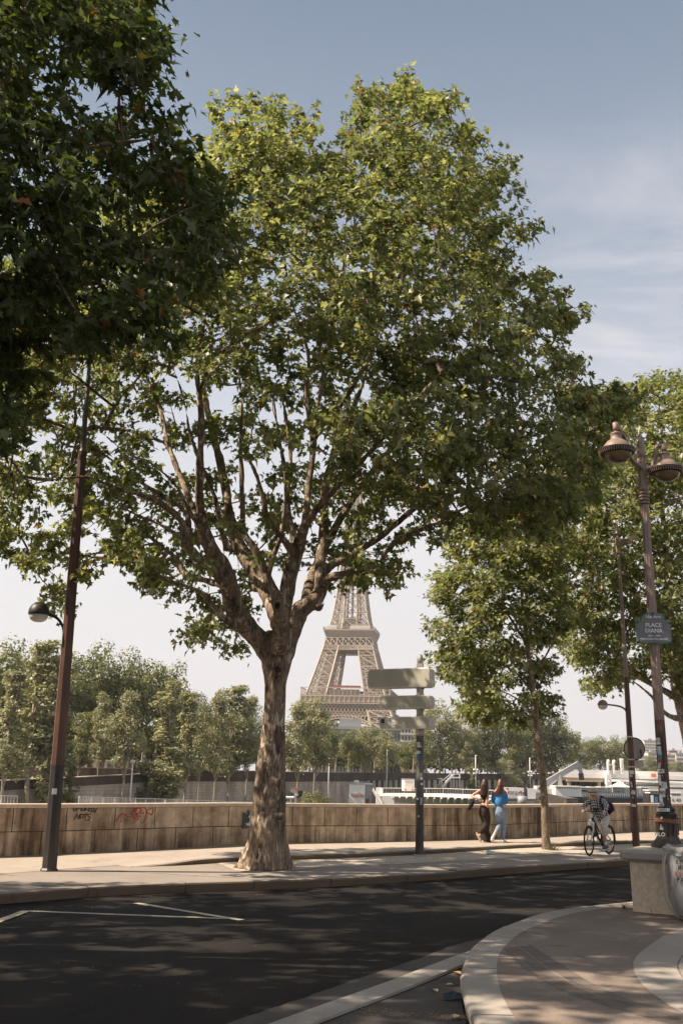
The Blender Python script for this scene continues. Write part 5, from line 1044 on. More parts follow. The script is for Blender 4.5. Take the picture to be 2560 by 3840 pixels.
def head(mb, c, fwd, r=.098, up_=Zu):
    fwd = Vector(fwd).normalized(); sd2 = fwd.cross(Vector(up_)).normalized(); R3 = Matrix((sd2, fwd, Vector(up_))).transposed()
    mb.ell(c, (r * .80, r * .98, r * 1.12), 18, 14, R3); mb.ell(c + fwd * .022 - Vector(up_) * .052, (r * .62, r * .70, r * .62), 14, 10, R3)
    mb.tube([c + fwd * .092 + Vector(up_) * .012, c + fwd * .112 - Vector(up_) * .018], [.008, .015], 8)     # nose
    for s_ in (-1, 1): mb.ell(c + sd2 * s_ * r * .82 - Vector(up_) * .005, (.012, .018, .03), 8, 6, R3)     # ears
    for s_ in (-1, 1): mb.ell(c + fwd * .083 + sd2 * s_ * .032 + Vector(up_) * .034, (.02, .012, .008), 8, 6, R3)  # brows
    mb.ell(c + fwd * .088 - Vector(up_) * .048, (.022, .008, .007), 8, 6, R3); mb.ell(c + fwd * .078 - Vector(up_) * .088, (.022, .018, .016), 8, 6, R3)
# ---- woman in black, arm bent behind her back
w1 = thing('person', tuple(G(1800, 3152, .2)), 'woman with long dark hair, black top and dark wide trousers, one arm behind her back', 'person')
bd = MB(); awy = Vector((.12, 1, 0))
hc = W(612, 462, 0); head(bd, hc, awy)
limb(bd, Wr([(600, 520, 0, 42), (592, 585, 0, 40)])); 
limb(bd, Wr([(590, 600, 0, 62), (592, 660, 0, 72), (594, 740, 0, 66), (596, 820, 0, 62), (596, 880, 0, 76), (600, 960, 0, 92)]), 16)
limb(bd, Wr([(520, 605, 0, 34), (590, 595, 0, 40), (655, 605, 0, 34)]))
limb(bd, Wr([(508, 608, 0, 32), (430, 655, -.03, 27), (350, 706, -.06, 25)])); limb(bd, Wr([(350, 706, -.06, 25), (420, 738, -.13, 23), (492, 752, -.17, 17)]))
hand(bd, W(492, 755, -.18), W(580, 815, -.17) - W(492, 755, -.18), Zu, 1.0, .35)
limb(bd, Wr([(660, 606, 0, 32), (664, 690, -.03, 28), (650, 765, -.07, 25)])); limb(bd, Wr([(650, 765, -.07, 25), (645, 815, -.09, 21), (645, 858, -.10, 16)]))
hand(bd, W(646, 858, -.10), W(655, 905, -.1) - W(646, 858, -.10), (-1, 0, 0), 1.0, .5)
limb(bd, Wr([(625, 1440, .05, 30), (642, 1545, .05, 26)])); limb(bd, Wr([(520, 1440, -.30, 28), (500, 1480, -.34, 26)]))
organic(bd, 'body', M['skin'], w1, .009, 2)
c_ = MB(); limb(c_, Wr([(588, 640, 0, 72), (594, 700, 0, 76), (594, 780, 0, 68), (596, 850, 0, 66)]), 16); limb(c_, Wr([(545, 610, .0, 22), (560, 660, 0, 40)])); limb(c_, Wr([(645, 610, .0, 22), (630, 660, 0, 40)])); organic(c_, 'top', M['blackfab'], w1, .012, 3)
c_ = MB(); limb(c_, Wr([(596, 868, 0, 72), (598, 930, 0, 88), (600, 1000, 0, 104), (603, 1060, 0, 100)]), 18)
limb(c_, Wr([(640, 1040, .03, 74), (655, 1160, .03, 66), (640, 1300, .04, 62), (625, 1400, .04, 72), (640, 1480, .04, 84), (655, 1545, .04, 90)]), 16)
limb(c_, Wr([(560, 1040, -.02, 72), (600, 1160, -.02, 66), (625, 1250, -.04, 62), (590, 1340, -.12, 60), (540, 1400, -.22, 58), (508, 1432, -.28, 52)]), 16)
organic(c_, 'trousers', M['brownfab'], w1, .012, 2)
h_ = MB(); h_.ell(W(612, 452, -.01), (.098, .115, .125), 18, 12)
rh = random.Random(4)
for k in range(46):
    a_ = rh.uniform(-1, 1); x0 = 612 + a_ * 52; x1 = 590 + a_ * 75 + rh.uniform(-10, 10); y1 = rh.uniform(620, 700); wv = rh.uniform(0, 6)
    q = [(x0, 430, -.03 - .05 * (1 - a_ * a_), 12)] + [(x0 + (x1 - x0) * f + 7 * math.sin(wv + f * 9), 430 + (y1 - 430) * f, -.075 - .05 * (1 - a_ * a_), 17 * (1 - .55 * f)) for f in (.25, .45, .65, .85, 1)]
    qq = Wr(q); h_.tube([p_[:3] for p_ in qq], [p_[3] for p_ in qq], 6)
organic(h_, 'hair', M['hairdark'], w1, .010, 1)
def shoe(mb, toe, heel, w=.045, h=.04):
    toe, heel = Vector(toe), Vector(heel); mb.tube([heel, heel.lerp(toe, .3), heel.lerp(toe, .75), toe], [w * .8, w * .85, w, w * .5], 12); mb.ell(heel, w * .85); mb.ell(toe, w * .6)
c_ = MB(); shoe(c_, W(452, 1432, -.30), W(528, 1580, -.36), .042); organic(c_, 'shoe', M['sole'], w1, .01, 2)
c_ = MB(); shoe(c_, W(690, 1560, .18), W(630, 1572, .0), .042); organic(c_, 'shoe', M['blackfab'], w1, .01, 2)
bg = thing('handbag', tuple(W(340, 890, -.1)), 'small black quilted bag hanging from the wrist of the dark haired woman', 'handbag')
c_ = MB(); c_.tube([W(375, 815, -.1), W(345, 880, -.1), W(305, 950, -.1)], [.052, .058, .05], 14); c_.ell(W(375, 815, -.1), .05); c_.ell(W(305, 950, -.1), .05); organic(c_, 'bag_body', M['blackfab'], bg, .012, 2)
c_ = MB(); c_.tube([W(384, 700, -.08), W(378, 760, -.1), W(372, 810, -.1)], .005, 6); c_.tube([W(398, 735, -.12), W(388, 780, -.1), W(376, 810, -.1)], .005, 6); c_.build('strap', M['blackfab'], bg, True)
c_ = MB(); c_.lathe([(.027, -.007), (.029, 0), (.027, .007)], W(478, 750, -.16), 14, (1, 0, -.2)); c_.build('watch', M['blackfab'], w1, True)
# ---- woman in blue, back foot lifted
w2 = thing('person', tuple(G(1885, 3160, .2)), 'woman with long auburn hair, cropped blue jacket and pale jeans, walking beside the wall', 'person')
bd = MB(); hc = W(915, 462, 0); head(bd, hc, (.25, 1, 0)); limb(bd, Wr([(905, 520, 0, 42), (900, 590, 0, 42)]))
limb(bd, Wr([(900, 620, 0, 70), (902, 760, 0, 70), (905, 880, 0, 78), (908, 960, 0, 90)]), 16)
limb(bd, Wr([(1000, 640, .0, 30), (1030, 740, .06, 26), (1045, 640, .26, 20)])); hand(bd, W(1045, 640, .28), Vector((.1, .2, .9)), (-1, 0, 0), 1.0, .5)
limb(bd, Wr([(790, 640, .0, 30), (780, 740, .10, 26), (790, 690, .28, 20)])); hand(bd, W(790, 688, .30), Vector((.3, .6, .5)), (1, 0, 0), 1.0, .5)
limb(bd, Wr([(965, 1500, .02, 22), (968, 1560, .02, 23)])); limb(bd, Wr([(830, 1400, -.26, 24), (800, 1440, -.31, 25)]))
organic(bd, 'body', M['skin'], w2, .009, 2)
c_ = MB(); limb(c_, Wr([(835, 622, 0, 52), (900, 610, 0, 55), (975, 640, 0, 50)]), 14); limb(c_, Wr([(900, 660, 0, 100), (898, 740, 0, 104), (898, 830, -.01, 112)]), 18)
limb(c_, Wr([(810, 640, 0, 46), (780, 730, .02, 44), (775, 810, .04, 38)])); limb(c_, Wr([(995, 650, 0, 48), (1022, 740, .02, 44), (1030, 820, .05, 36)]))
for sx_ in range(9): limb(c_, Wr([(800 + sx_ * 26, 800, -.12 * (1 - ((sx_ - 4) / 5) ** 2), 20), (795 + sx_ * 28, 848 + (sx_ % 2) * 6, -.13 * (1 - ((sx_ - 4) / 5) ** 2), 16)]), 6)
organic(c_, 'jacket', M['bluefab'], w2, .013, 2)
c_ = MB(); limb(c_, Wr([(908, 890, 0, 84), (908, 960, 0, 100), (908, 1020, 0, 108), (910, 1060, 0, 100)]), 18)
limb(c_, Wr([(965, 1050, .02, 72), (975, 1180, .02, 60), (978, 1290, .0, 52), (972, 1400, .02, 46), (966, 1520, .02, 40)]), 14)
limb(c_, Wr([(855, 1050, -.02, 72), (868, 1160, .02, 60), (893, 1260, .04, 54), (872, 1330, -.08, 50), (838, 1400, -.20, 44), (822, 1430, -.25, 40)]), 14)
organic(c_, 'jeans', M['denim'], w2, .011, 2)
c_ = MB(); q = Wr([(845, 878, -.02, 6), (870, 880, -.115, 6), (910, 882, -.13, 6), (950, 880, -.115, 6), (985, 878, -.02, 6)]); c_.tube([p_[:3] for p_ in q], [.012] * 5, 6); c_.build('belt', M['brownfab'], w2, True)
h_ = MB(); h_.ell(W(918, 455, -.01), (.098, .115, .122), 18, 12)
for k in range(50):
    a_ = rh.uniform(-1, 1); x0 = 918 + a_ * 52; x1 = 858 + a_ * 98 + (20 if a_ > 0 else -5); y1 = 690 - (a_ < -.3) * rh.uniform(10, 50) - rh.uniform(0, 30)
    q = [(x0, 430, -.03 - .05 * (1 - a_ * a_), 12)] + [(x0 + (x1 - x0) * f * f, 430 + (y1 - 430) * f, -.085 - .06 * (1 - a_ * a_), 17 * (1 - .5 * f)) for f in (.25, .5, .75, 1)]
    qq = Wr(q); h_.tube([p_[:3] for p_ in qq], [p_[3] for p_ in qq], 6)
organic(h_, 'hair', M['hairred'], w2, .010, 1)
c_ = MB(); shoe(c_, W(740, 1570, -.36), W(800, 1448, -.33), .045); c_.ell(W(770, 1560, -.35), .045); organic(c_, 'shoe', M['shoe'], w2, .01, 2)
c_ = MB(); shoe(c_, W(1030, 1606, .10), W(955, 1600, -.03), .046); organic(c_, 'shoe', M['shoe'], w2, .01, 2)
c_ = MB(); c_.box(W(1000, 892, -.13), (.085, .02, .085), (1, .25, 0)); c_.build('pocket_pouch', M['tanhat'], w2, bevel=.006)
ph_ = thing('phone', tuple(W(1052, 600, .33)), 'dark phone held up in the right hand of the woman in blue', 'phone')
c_ = MB(); c_.box(W(1052, 600, .33), (.07, .012, .13), (1, -.6, 0)); c_.build('phone_body', M['bk'], ph_, bevel=.004)
# ------------------------------------------------------------------ bicycle and rider (local frame: x forward, y left, z up)
rc = G(2282, 3203, .14); fc = G(2211, 3210, .14); hd_ = math.atan2(fc.y - rc.y, fc.x - rc.x)
bk = thing('bicycle', (0, 0, 0), 'black city bicycle with white fork ridden along the path', 'bicycle')
def torus(mb, c, R0, r, ax, n=48, m_=8):
    ax = Vector(ax).normalized(); u, w = basis(ax); c = Vector(c); vs = []
    for i in range(n):
        a_ = 2 * math.pi * i / n; d_ = u * math.cos(a_) + w * math.sin(a_)
        for j in range(m_): b_ = 2 * math.pi * j / m_; vs.append(c + d_ * (R0 + r * math.cos(b_)) + ax * r * math.sin(b_))
    mb.add(vs, [(i * m_ + j, ((i + 1) % n) * m_ + j, ((i + 1) % n) * m_ + (j + 1) % m_, i * m_ + (j + 1) % m_) for i in range(n) for j in range(m_)])
WB = 1.06; st_a = .12; fdir = Vector((math.cos(st_a), math.sin(st_a), 0)); fax = Vector((-math.sin(st_a), math.cos(st_a), 0))
for c, ax in (((0, 0, .345), (0, 1, 0)), ((WB, 0, .345), fax)):
    m = MB(); torus(m, c, .325, .021, ax); wh = m.build('wheel', M['rubber'], bk, True)
    m = MB(); torus(m, c, .300, .011, ax, 48, 6); m.build('rim', M['bk'], wh, True)
    m = MB(); c = Vector(c); ax = Vector(ax).normalized(); u, w = basis(ax)
    for k in range(28):
        a_ = 2 * math.pi * k / 28; m.bar(c + ax * (.03 if k % 2 else -.03) + (u * math.cos(a_ + .4) + w * math.sin(a_ + .4)) * .025, c + (u * math.cos(a_) + w * math.sin(a_)) * .295, .0028)
    m.tube([c - ax * .05, c + ax * .05], .022, 10); m.build('spokes', M['chrome'], wh)
    m = MB(); 
    for a_ in (2.2, 5.2): m.box(c + (u * math.cos(a_) + w * math.sin(a_)) * .23, (.05, .01, .03), u); m.build('reflector', M['orange'], wh); m = MB()
m = MB(); bb_ = (.44, 0, .29); hd0, hd1 = (.84, 0, .80), (.81, 0, .93)
m.tube([hd1, hd0], .026, 10); m.tube([(.83, 0, .84), (.70, 0, .62), (.55, 0, .40), bb_], [.028, .026, .026, .028], 10); m.tube([(.82, 0, .89), (.66, 0, .70), (.50, 0, .56), (.375, 0, .52)], [.018] * 4, 8)
m.tube([bb_, (.33, 0, .66), (.28, 0, .82)], [.02, .018, .016], 8)
for s_ in (-1, 1): m.tube([bb_, (.0, s_ * .06, .345)], .013, 8); m.tube([(.35, s_ * .02, .60), (.0, s_ * .06, .345)], .011, 8)
m.build('frame', M['bk'], bk, True)
m = MB(); fh = Vector((.85, 0, .76)); fxw = Vector((WB, 0, .345))
for s_ in (-1, 1): m.tube([fh + fax * s_ * .035, Vector((.93, 0, .60)) + fax * s_ * .055, fxw + fax * s_ * .055], [.018, .020, .014], 8)
m.tube([fh + fax * -.045, fh + fax * .045], .02, 8); m.tube([(.84, 0, .80), (.86, 0, .70)], .022, 8); m.build('fork', M['white'], bk, True)
m = MB()
for c, a0, a1, ax in (((0, 0, .345), 30, 190, Vector((0, 1, 0))), (tuple(fxw), 60, 165, fax)):
    c = Vector(c); vs = []; n_ = 20; f2 = ax.cross(Zu)
    for i in range(n_ + 1):
        a_ = math.radians(a0 + (a1 - a0) * i / n_); d_ = f2 * math.cos(a_) + Zu * math.sin(a_)
        for j in (-1, 0, 1): vs.append(c + d_ * (.365 - .012 * j * j) + ax * j * .028)
    m.add(vs, [(i * 3 + j, i * 3 + j + 1, (i + 1) * 3 + j + 1, (i + 1) * 3 + j) for i in range(n_) for j in range(2)]); m.build('mudguard', M['bk'], bk, True); m = MB()
m = MB(); m.tube([(.81, 0, .93), (.79, 0, 1.02)], .016, 8); hs_ = [(.74, .31, 1.01), (.78, .22, 1.03), (.80, .08, 1.03), (.80, -.08, 1.03), (.78, -.22, 1.03), (.74, -.31, 1.01)]; q = smooth_line(hs_, .03); m.tube([p_[:3] for p_ in q], .0125, 8); m.build('handlebar', M['bk'], bk, True)
for s_ in (-1, 1):
    m = MB(); m.tube([(.76, s_ * .25, 1.02), (.73, s_ * .335, 1.005)], .018, 10); m.build('grip', M['rubber'], bk, True)
    m = MB(); m.tube([(.80, s_ * .17, 1.0), (.85, s_ * .22, .985), (.84, s_ * .29, .975)], .006, 6); m.build('brake_lever', M['chrome'], bk, True)
m = MB(); m.ell((.83, -.14, 1.07), (.045, .05, .04), 12, 8); m.build('bell', M['chrome'], bk, True)
m = MB(); m.box((.845, -.02, .93), (.05, .07, .09)); m.build('front_light', M['white'], bk, bevel=.01)
m = MB(); m.ell((.27, 0, .855), (.14, .085, .035), 14, 8); m.ell((.38, 0, .85), (.09, .03, .025), 10, 7); organic(m, 'saddle', M['bk'], bk, .01, 2)
m = MB(); torus(m, (.44, .055, .29), .085, .012, (0, 1, 0), 28, 6); m.ell((.44, .055, .29), (.085, .008, .085), 20, 8); m.build('chain_guard', M['bk'], bk, True)
p_lo, p_hi = Vector((.40, .11, .13)), Vector((.48, -.11, .45)); m = MB(); m.bar((.44, .08, .29), p_lo - Vector((0, .03, 0)), .02); m.bar((.44, -.08, .29), p_hi + Vector((0, .03, 0)), .02); m.build('crank', M['chrome'], bk)
for p_ in (p_lo, p_hi): m = MB(); m.box(p_, (.09, .09, .02)); m.build('pedal', M['bk'], bk)
# rider
cy_ = thing('person', (0, 0, 0), 'cyclist in a tan sun hat, black and white checked shirt and pale knee shorts', 'person')
def lc(pts): return [tuple(p_) for p_ in pts]
bd = MB(); hc = Vector((.74, .0, 1.41)); fw_ = Vector((.98, .0, -.10)).normalized(); upv = Vector((.10, 0, .98)).normalized(); head(bd, hc, fw_, .098, upv)
limb(bd, [(.56, -.19, 1.27, .05), (.57, 0, 1.26, .07), (.56, .19, 1.27, .05)]); limb(bd, [(.70, 0, 1.36, .05), (.60, 0, 1.29, .052)]); limb(bd, [(.57, 0, 1.25, .13), (.45, 0, 1.10, .14), (.30, 0, .93, .14)], 16)
for s_ in (-1, 1):
    limb(bd, [(.56, s_ * .19, 1.27, .05), (.66, s_ * .31, 1.13, .042)]); limb(bd, [(.66, s_ * .31, 1.13, .042), (.73, s_ * .28, 1.05, .028)]); hand(bd, Vector((.725, s_ * .275, 1.052)), (.35, s_ * .1, -.3), (0, -s_, .3), 1.05, .95)
limb(bd, [(.30, .10, .88, .09), (.56, .15, .66, .06)]); limb(bd, [(.56, .15, .66, .056), (.52, .14, .50, .056), (.44, .125, .30, .036), (.41, .12, .22, .034)])
limb(bd, [(.30, -.10, .88, .09), (.62, -.14, .80, .06)]); limb(bd, [(.62, -.14, .80, .056), (.57, -.13, .66, .055), (.51, -.12, .54, .036)])
organic(bd, 'body', M['skin'], cy_, .008, 1)
def m_check():
    m, t, b = new_mat('checked_cloth'); c = t.nodes.new('ShaderNodeTexCoord'); s_ = t.nodes.new('ShaderNodeSeparateXYZ'); mp_ = t.nodes.new('ShaderNodeMapping'); mp_.inputs['Rotation'].default_value = (0, .35, 0); mp_.inputs['Scale'].default_value = (20, 20, 20)
    t.links.new(c.outputs['Object'], mp_.inputs[0]); t.links.new(mp_.outputs[0], s_.inputs[0]); r_ = []
    for k in (0, 1, 2):
        f = t.nodes.new('ShaderNodeMath'); f.operation = 'FRACT'; t.links.new(s_.outputs[k], f.inputs[0]); g_ = t.nodes.new('ShaderNodeMath'); g_.operation = 'GREATER_THAN'; g_.inputs[1].default_value = .5; t.links.new(f.outputs[0], g_.inputs[0]); r_.append(g_.outputs[0])
    a_ = t.nodes.new('ShaderNodeMath'); a_.operation = 'ADD'; t.links.new(r_[1], a_.inputs[0]); t.links.new(r_[2], a_.inputs[1])
    d_ = t.nodes.new('ShaderNodeMath'); d_.operation = 'DIVIDE'; d_.inputs[1].default_value = 2; t.links.new(a_.outputs[0], d_.inputs[0])
    t.links.new(ramp(t, d_.outputs[0], [(.1, (.012, .014, .028)), (.5, (.22, .22, .25)), (.95, (.72, .70, .68))]), b.inputs['Base Color']); b.inputs['Roughness'].default_value = .9; bump(t, b, noise(t, 14, 4, .6, dist=1.2), .7, .02); return m
c_ = MB(); limb(c_, [(.565, 0, 1.26, .155), (.47, 0, 1.12, .175), (.36, 0, .98, .18), (.31, 0, .90, .175)], 18)
limb(c_, [(.55, -.15, 1.28, .08), (.585, 0, 1.31, .085), (.55, .15, 1.28, .08)])
for s_ in (-1, 1): limb(c_, [(.55, s_ * .18, 1.27, .072), (.61, s_ * .27, 1.19, .064), (.665, s_ * .315, 1.13, .058)]); limb(c_, [(.665, s_ * .315, 1.13, .056), (.70, s_ * .30, 1.09, .046), (.725, s_ * .283, 1.06, .040)])
organic(c_, 'shirt', m_check(), cy_, .014, 2)
c_ = MB(); limb(c_, [(.30, .0, .92, .155), (.29, 0, .87, .16)], 16); limb(c_, [(.31, .10, .87, .115), (.44, .13, .76, .098), (.555, .152, .655, .086)]); limb(c_, [(.555, .152, .655, .084), (.54, .147, .58, .082), (.525, .14, .535, .078)])
limb(c_, [(.31, -.10, .87, .115), (.48, -.13, .84, .098), (.61, -.145, .79, .086)]); limb(c_, [(.61, -.145, .79, .084), (.595, -.14, .73, .08), (.58, -.135, .69, .076)]); organic(c_, 'shorts', M['whitefab'], cy_, .014, 2)
for (an, tp) in (((.415, .122, .235), (.445, .126, .31)), ((.505, -.12, .53), (.52, -.122, .58))): c_ = MB(); c_.tube([an, tp], [.038, .043], 12); c_.build('sock', M['white'], cy_, True)
for (x_, y_, z_) in ((.405, .12, .175), (.49, -.118, .475)): c_ = MB(); shoe(c_, (x_ + .15, y_, z_ - .015), (x_ - .06, y_, z_ + .015), .048); c_.tube([(x_, y_, z_ + .01), (x_ + .012, y_, z_ + .07)], [.045, .042], 10); sh_ = organic(c_, 'shoe', M['navyshoe'], cy_, .011, 2); c_ = MB(); c_.tube([(x_ - .08, y_, z_ - .03), (x_ + .04, y_, z_ - .042), (x_ + .17, y_, z_ - .045)], [.028, .030, .026], 10); c_.build('sole', M['white'], sh_, True)
hatm = MB(); R3 = (hc + upv * .062 - fw_ * .008, (upv - fw_ * .12).normalized()); hatm.lathe([(.118, .0), (.112, .04), (.095, .09), (.06, .115), (.002, .122)], R3[0], 26, upv, False)
hatm.lathe([(.115, .012), (.14, -.004), (.165, -.022), (.175, -.032), (.17, -.036), (.14, -.012), (.113, .0)], R3[0], 30, upv, False); hatm.build('hat', M['tanhat'], cy_, True)
c_ = MB(); c_.lathe([(.119, .008), (.1155, .03)], R3[0], 26, upv, False); c_.build('hat_band', M['brownfab'], cy_, True)
c_ = MB(); c_.ell(hc - fw_ * .055 - upv * .02, (.07, .088, .08), 14, 9); organic(c_, 'hair', M['hairgrey'], cy_, .012, 2)
c_ = MB(); sdv = fw_.cross(upv)
for s_ in (-1, 1): c_.ell(hc + fw_ * .088 + sdv * s_ * .032 + upv * .014, (.010, .020, .014), 10, 7); c_.build('eye', M['ink'], cy_, True); c_ = MB()
c_ = MB(); c_.ell(hc + fw_ * .094 - upv * .05, (.006, .02, .005), 8, 6); c_.build('mouth', simple('lips', (.32, .10, .08), .5, .1, 5, bmp=0), cy_, True)
rs_ = thing('backpack', (0, 0, 0), 'dark purple backpack with pink trim on the back of the cyclist', 'backpack')
c_ = MB(); limb(c_, [(.40, .03, 1.30, .11), (.28, .05, 1.16, .15), (.20, .06, 1.04, .13)], 16); c_.ell((.24, .18, 1.12), (.11, .10, .15), 12, 8); organic(c_, 'pack', M['purple'], rs_, .016, 3)
c_ = MB(); c_.tube([(.235, .27, 1.2), (.20, .285, 1.12), (.19, .27, 1.03)], .018, 8); c_.build('side_pocket', M['pink'], rs_, True)
c_ = MB()
for s_ in (-1, 1): q = smooth_line([(.42, s_ * .13, 1.36, .02), (.52, s_ * .13, 1.385, .02), (.62, s_ * .13, 1.33, .02), (.63, s_ * .135, 1.22, .018), (.56, s_ * .17, 1.05, .016)], .04); c_.tube([p_[:3] for p_ in q], [.016] * len(q), 6); c_.build('strap', M['purple'], rs_, True); c_ = MB()
cm = thing('camera', (0, 0, 0), 'black camera hanging in front of the chest of the cyclist', 'camera')
c_ = MB(); c_.box((.665, .02, 1.07), (.06, .14, .09)); c_.build('camera_body', M['bk'], cm, bevel=.012)
c_ = MB(); c_.tube([(.69, .03, 1.06), (.74, .03, 1.02)], [.038, .034], 14); c_.build('lens', M['bk'], cm, True)
c_ = MB(); c_.tube([(.66, -.05, 1.1), (.715, -.07, 1.24), (.66, -.06, 1.36)], .005, 6); c_.tube([(.66, .09, 1.1), (.715, .09, 1.24), (.66, .06, 1.36)], .005, 6); c_.build('neck_strap', M['bk'], cm, True)
for r__ in (bk, cy_, rs_, cm): r__.location = (rc.x, rc.y, .142); r__.rotation_euler = (0, 0, hd_)
# ------------------------------------------------------------------ the river and the far bank
def col_of(p_):
    w_ = Vector(p_) - Vector((0, 0, CH)); return 1280 + F * w_.dot(RT) / w_.dot(FW)
M['water'], tw, bw_ = new_mat('river_water'); bw_.inputs['Base Color'].default_value = (.05, .055, .04, 1); bw_.inputs['Roughness'].default_value = .12; bump(tw, bw_, noise(tw, .8, 5, .6, (1, .5, 1)), .4, .15)
g = MB(); g.add([(-2400, 18, -7.6), (2400, 18, -7.6), (2400, 1400, -7.6), (-2400, 1400, -7.6)], [(0, 1, 2, 3)]); struct(g.build('water', M['water']))
g = MB(); wb = offset(wl_s, .42); ext = [(-60, wb[0][1] - 8)]
g.prism(wb + offset(wl_s, .9)[::-1], -8, .06); struct(g.build('embankment', M['concrete']))
qpx = [(-900, 100), (0, 137), (600, 166), (1280, 225), (2000, 330), (2300, 400), (2700, 540)]
def Yq(px): return float(np.interp(px, [q[0] for q in qpx], [q[1] for q in qpx]))
def Q(px, z=0, dY=0):
    Y = Yq(px) + dY; p_ = P(px, 2880, Y); return Vector((p_.x, p_.y, z))
def m_ashlar(name, cols, dark=.55, bs=(1.2, .5), strk=.5):
    m, t, b = new_mat(name); c = t.nodes.new('ShaderNodeTexCoord'); br = t.nodes.new('ShaderNodeTexBrick'); br.inputs['Scale'].default_value = 1; br.inputs['Mortar Size'].default_value = .025
    br.inputs['Brick Width'].default_value = bs[0]; br.inputs['Row Height'].default_value = bs[1]; br.inputs['Color1'].default_value = (*cols[0], 1); br.inputs['Color2'].default_value = (*cols[1], 1); br.inputs['Mortar'].default_value = tuple(v * dark for v in cols[0]) + (1,)
    cx = t.nodes.new('ShaderNodeSeparateXYZ'); cb = t.nodes.new('ShaderNodeCombineXYZ'); t.links.new(c.outputs['Object'], cx.inputs[0]); a_ = t.nodes.new('ShaderNodeMath'); a_.operation = 'MULTIPLY_ADD'; t.links.new(cx.outputs[1], a_.inputs[0]); a_.inputs[1].default_value = 1.15; t.links.new(cx.outputs[0], a_.inputs[2])
    t.links.new(a_.outputs[0], cb.inputs[0]); t.links.new(cx.outputs[2], cb.inputs[1]); t.links.new(cb.outputs[0], br.inputs['Vector'])
    s_ = ramp(t, noise(t, .35, 7, .7, (1, 1, .35)), [(.35, (strk,) * 3), (.6, (1.1, 1.08, 1.05))]); t.links.new(mixc(t, 1, br.outputs[0], s_, 'MULTIPLY'), b.inputs['Base Color']); b.inputs['Roughness'].default_value = .9; return m
M['ashlar'] = m_ashlar('pale_ashlar', ((.44, .39, .33), (.36, .315, .27))); M['dkstone'] = m_ashlar('dark_band_stone', ((.075, .06, .05), (.055, .045, .038)), .6, (2.2, .9), .7)  # second stone: darker, for the bands along the parapets
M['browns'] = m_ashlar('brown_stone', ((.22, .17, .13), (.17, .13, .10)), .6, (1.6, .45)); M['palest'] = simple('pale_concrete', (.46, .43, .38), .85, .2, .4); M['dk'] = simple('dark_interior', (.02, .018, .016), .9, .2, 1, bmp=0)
qs = [-900, -600, -300, 0, 200, 400, 600, 800, 1050, 1280, 1500, 1700, 1850, 2000, 2150, 2300, 2500, 2700]
low = [Q(p_, 0, -22) for p_ in qs]; up0 = [Q(p_, 0, 1.0) for p_ in qs]
g = MB(); g.prism([(v.x, v.y) for v in low] + [(v.x, v.y) for v in reversed(up0)], -8, -4.7); struct(g.build('lower_quay', M['palest']))
g = MB(); far = [Q(p_, 0, 1.0) for p_ in qs]; pts = [(v.x, v.y) for v in far] + [(2400, 1200), (2400, 2900), (-2400, 2900), (-2400, 90)]
g.prism(pts, -8, 1.0); struct(g.build('ground', M['grnd']))
def wall_run(name, label, parts_):       # parts: (child name, material, [(px, z0, z1)], dY, thickness)
    p0 = parts_[0][2][0]; t = thing(name, tuple(Q(p0[0], -4.7, parts_[0][3])), label, 'wall')
    for (n_, mt, pr, dY, th) in parts_:
        m = MB(); fr = [Q(a_, 0, dY) for a_, _, _ in pr]; bk_ = [Q(a_, 0, dY) + Vector((-th * .8, th * .6, 0)) for a_, _, _ in pr]
        m.prism([(v.x, v.y) for v in fr + bk_[::-1]], [z for _, z, _ in pr] + [z for _, z, _ in reversed(pr)], [z for _, _, z in pr] + [z for _, _, z in reversed(pr)]); m.build(n_, mt, t)
    return t
def zof(px, py, dY=0): return P(px, py, Yq(px) + dY).z
zr_ = lambda px: zof(px, np.interp(px, [0, 560], [2930, 2903]), -8)
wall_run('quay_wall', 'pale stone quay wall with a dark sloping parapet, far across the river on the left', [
    ('wall_face', M['ashlar'], [(-600, -4.7, -1.9), (0, -4.7, zr_(0) - 1.15), (560, -4.7, zr_(560) - 1.15)], -8, 1.2), ('parapet', M['dkstone'], [(-600, -1.9, -.8), (0, zr_(0) - 1.145, zr_(0)), (560, zr_(560) - 1.145, zr_(560))], -8.15, 1.5),
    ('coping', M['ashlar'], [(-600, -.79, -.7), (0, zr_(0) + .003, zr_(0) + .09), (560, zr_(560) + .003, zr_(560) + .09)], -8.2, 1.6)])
zu = lambda px: zof(px, np.interp(px, [0, 555, 1050, 1280, 1990], [2874, 2882, 2894, 2896, 2903]))
ks = [-600, -300, 0, 280, 555]
wall_run('quay_wall', 'upper brown stone wall under the tall planes, far left bank', [('wall_face', M['browns'], [(k, -2.4, zu(max(k, 0)) - .1) for k in ks], 0, 1.2), ('coping', M['ashlar'], [(k, zu(max(k, 0)) - .097, zu(max(k, 0)) + .03) for k in ks], -.15, 1.5)])
ks = [556, 700, 850, 1050, 1200, 1379]
wall_run('quay_wall', 'stained pale stone quay wall behind the poplars and the big trunk', [('wall_face', M['ashlar'], [(k, -4.7, zu(k) - 1.9) for k in ks], -3, 1.2), ('parapet', M['dkstone'], [(k, zu(k) - 1.897, zu(k) - .05) for k in ks], -3.2, 1.5), ('coping', M['ashlar'], [(k, zu(k) - .047, zu(k) + .06) for k in ks], -3.3, 1.6)])
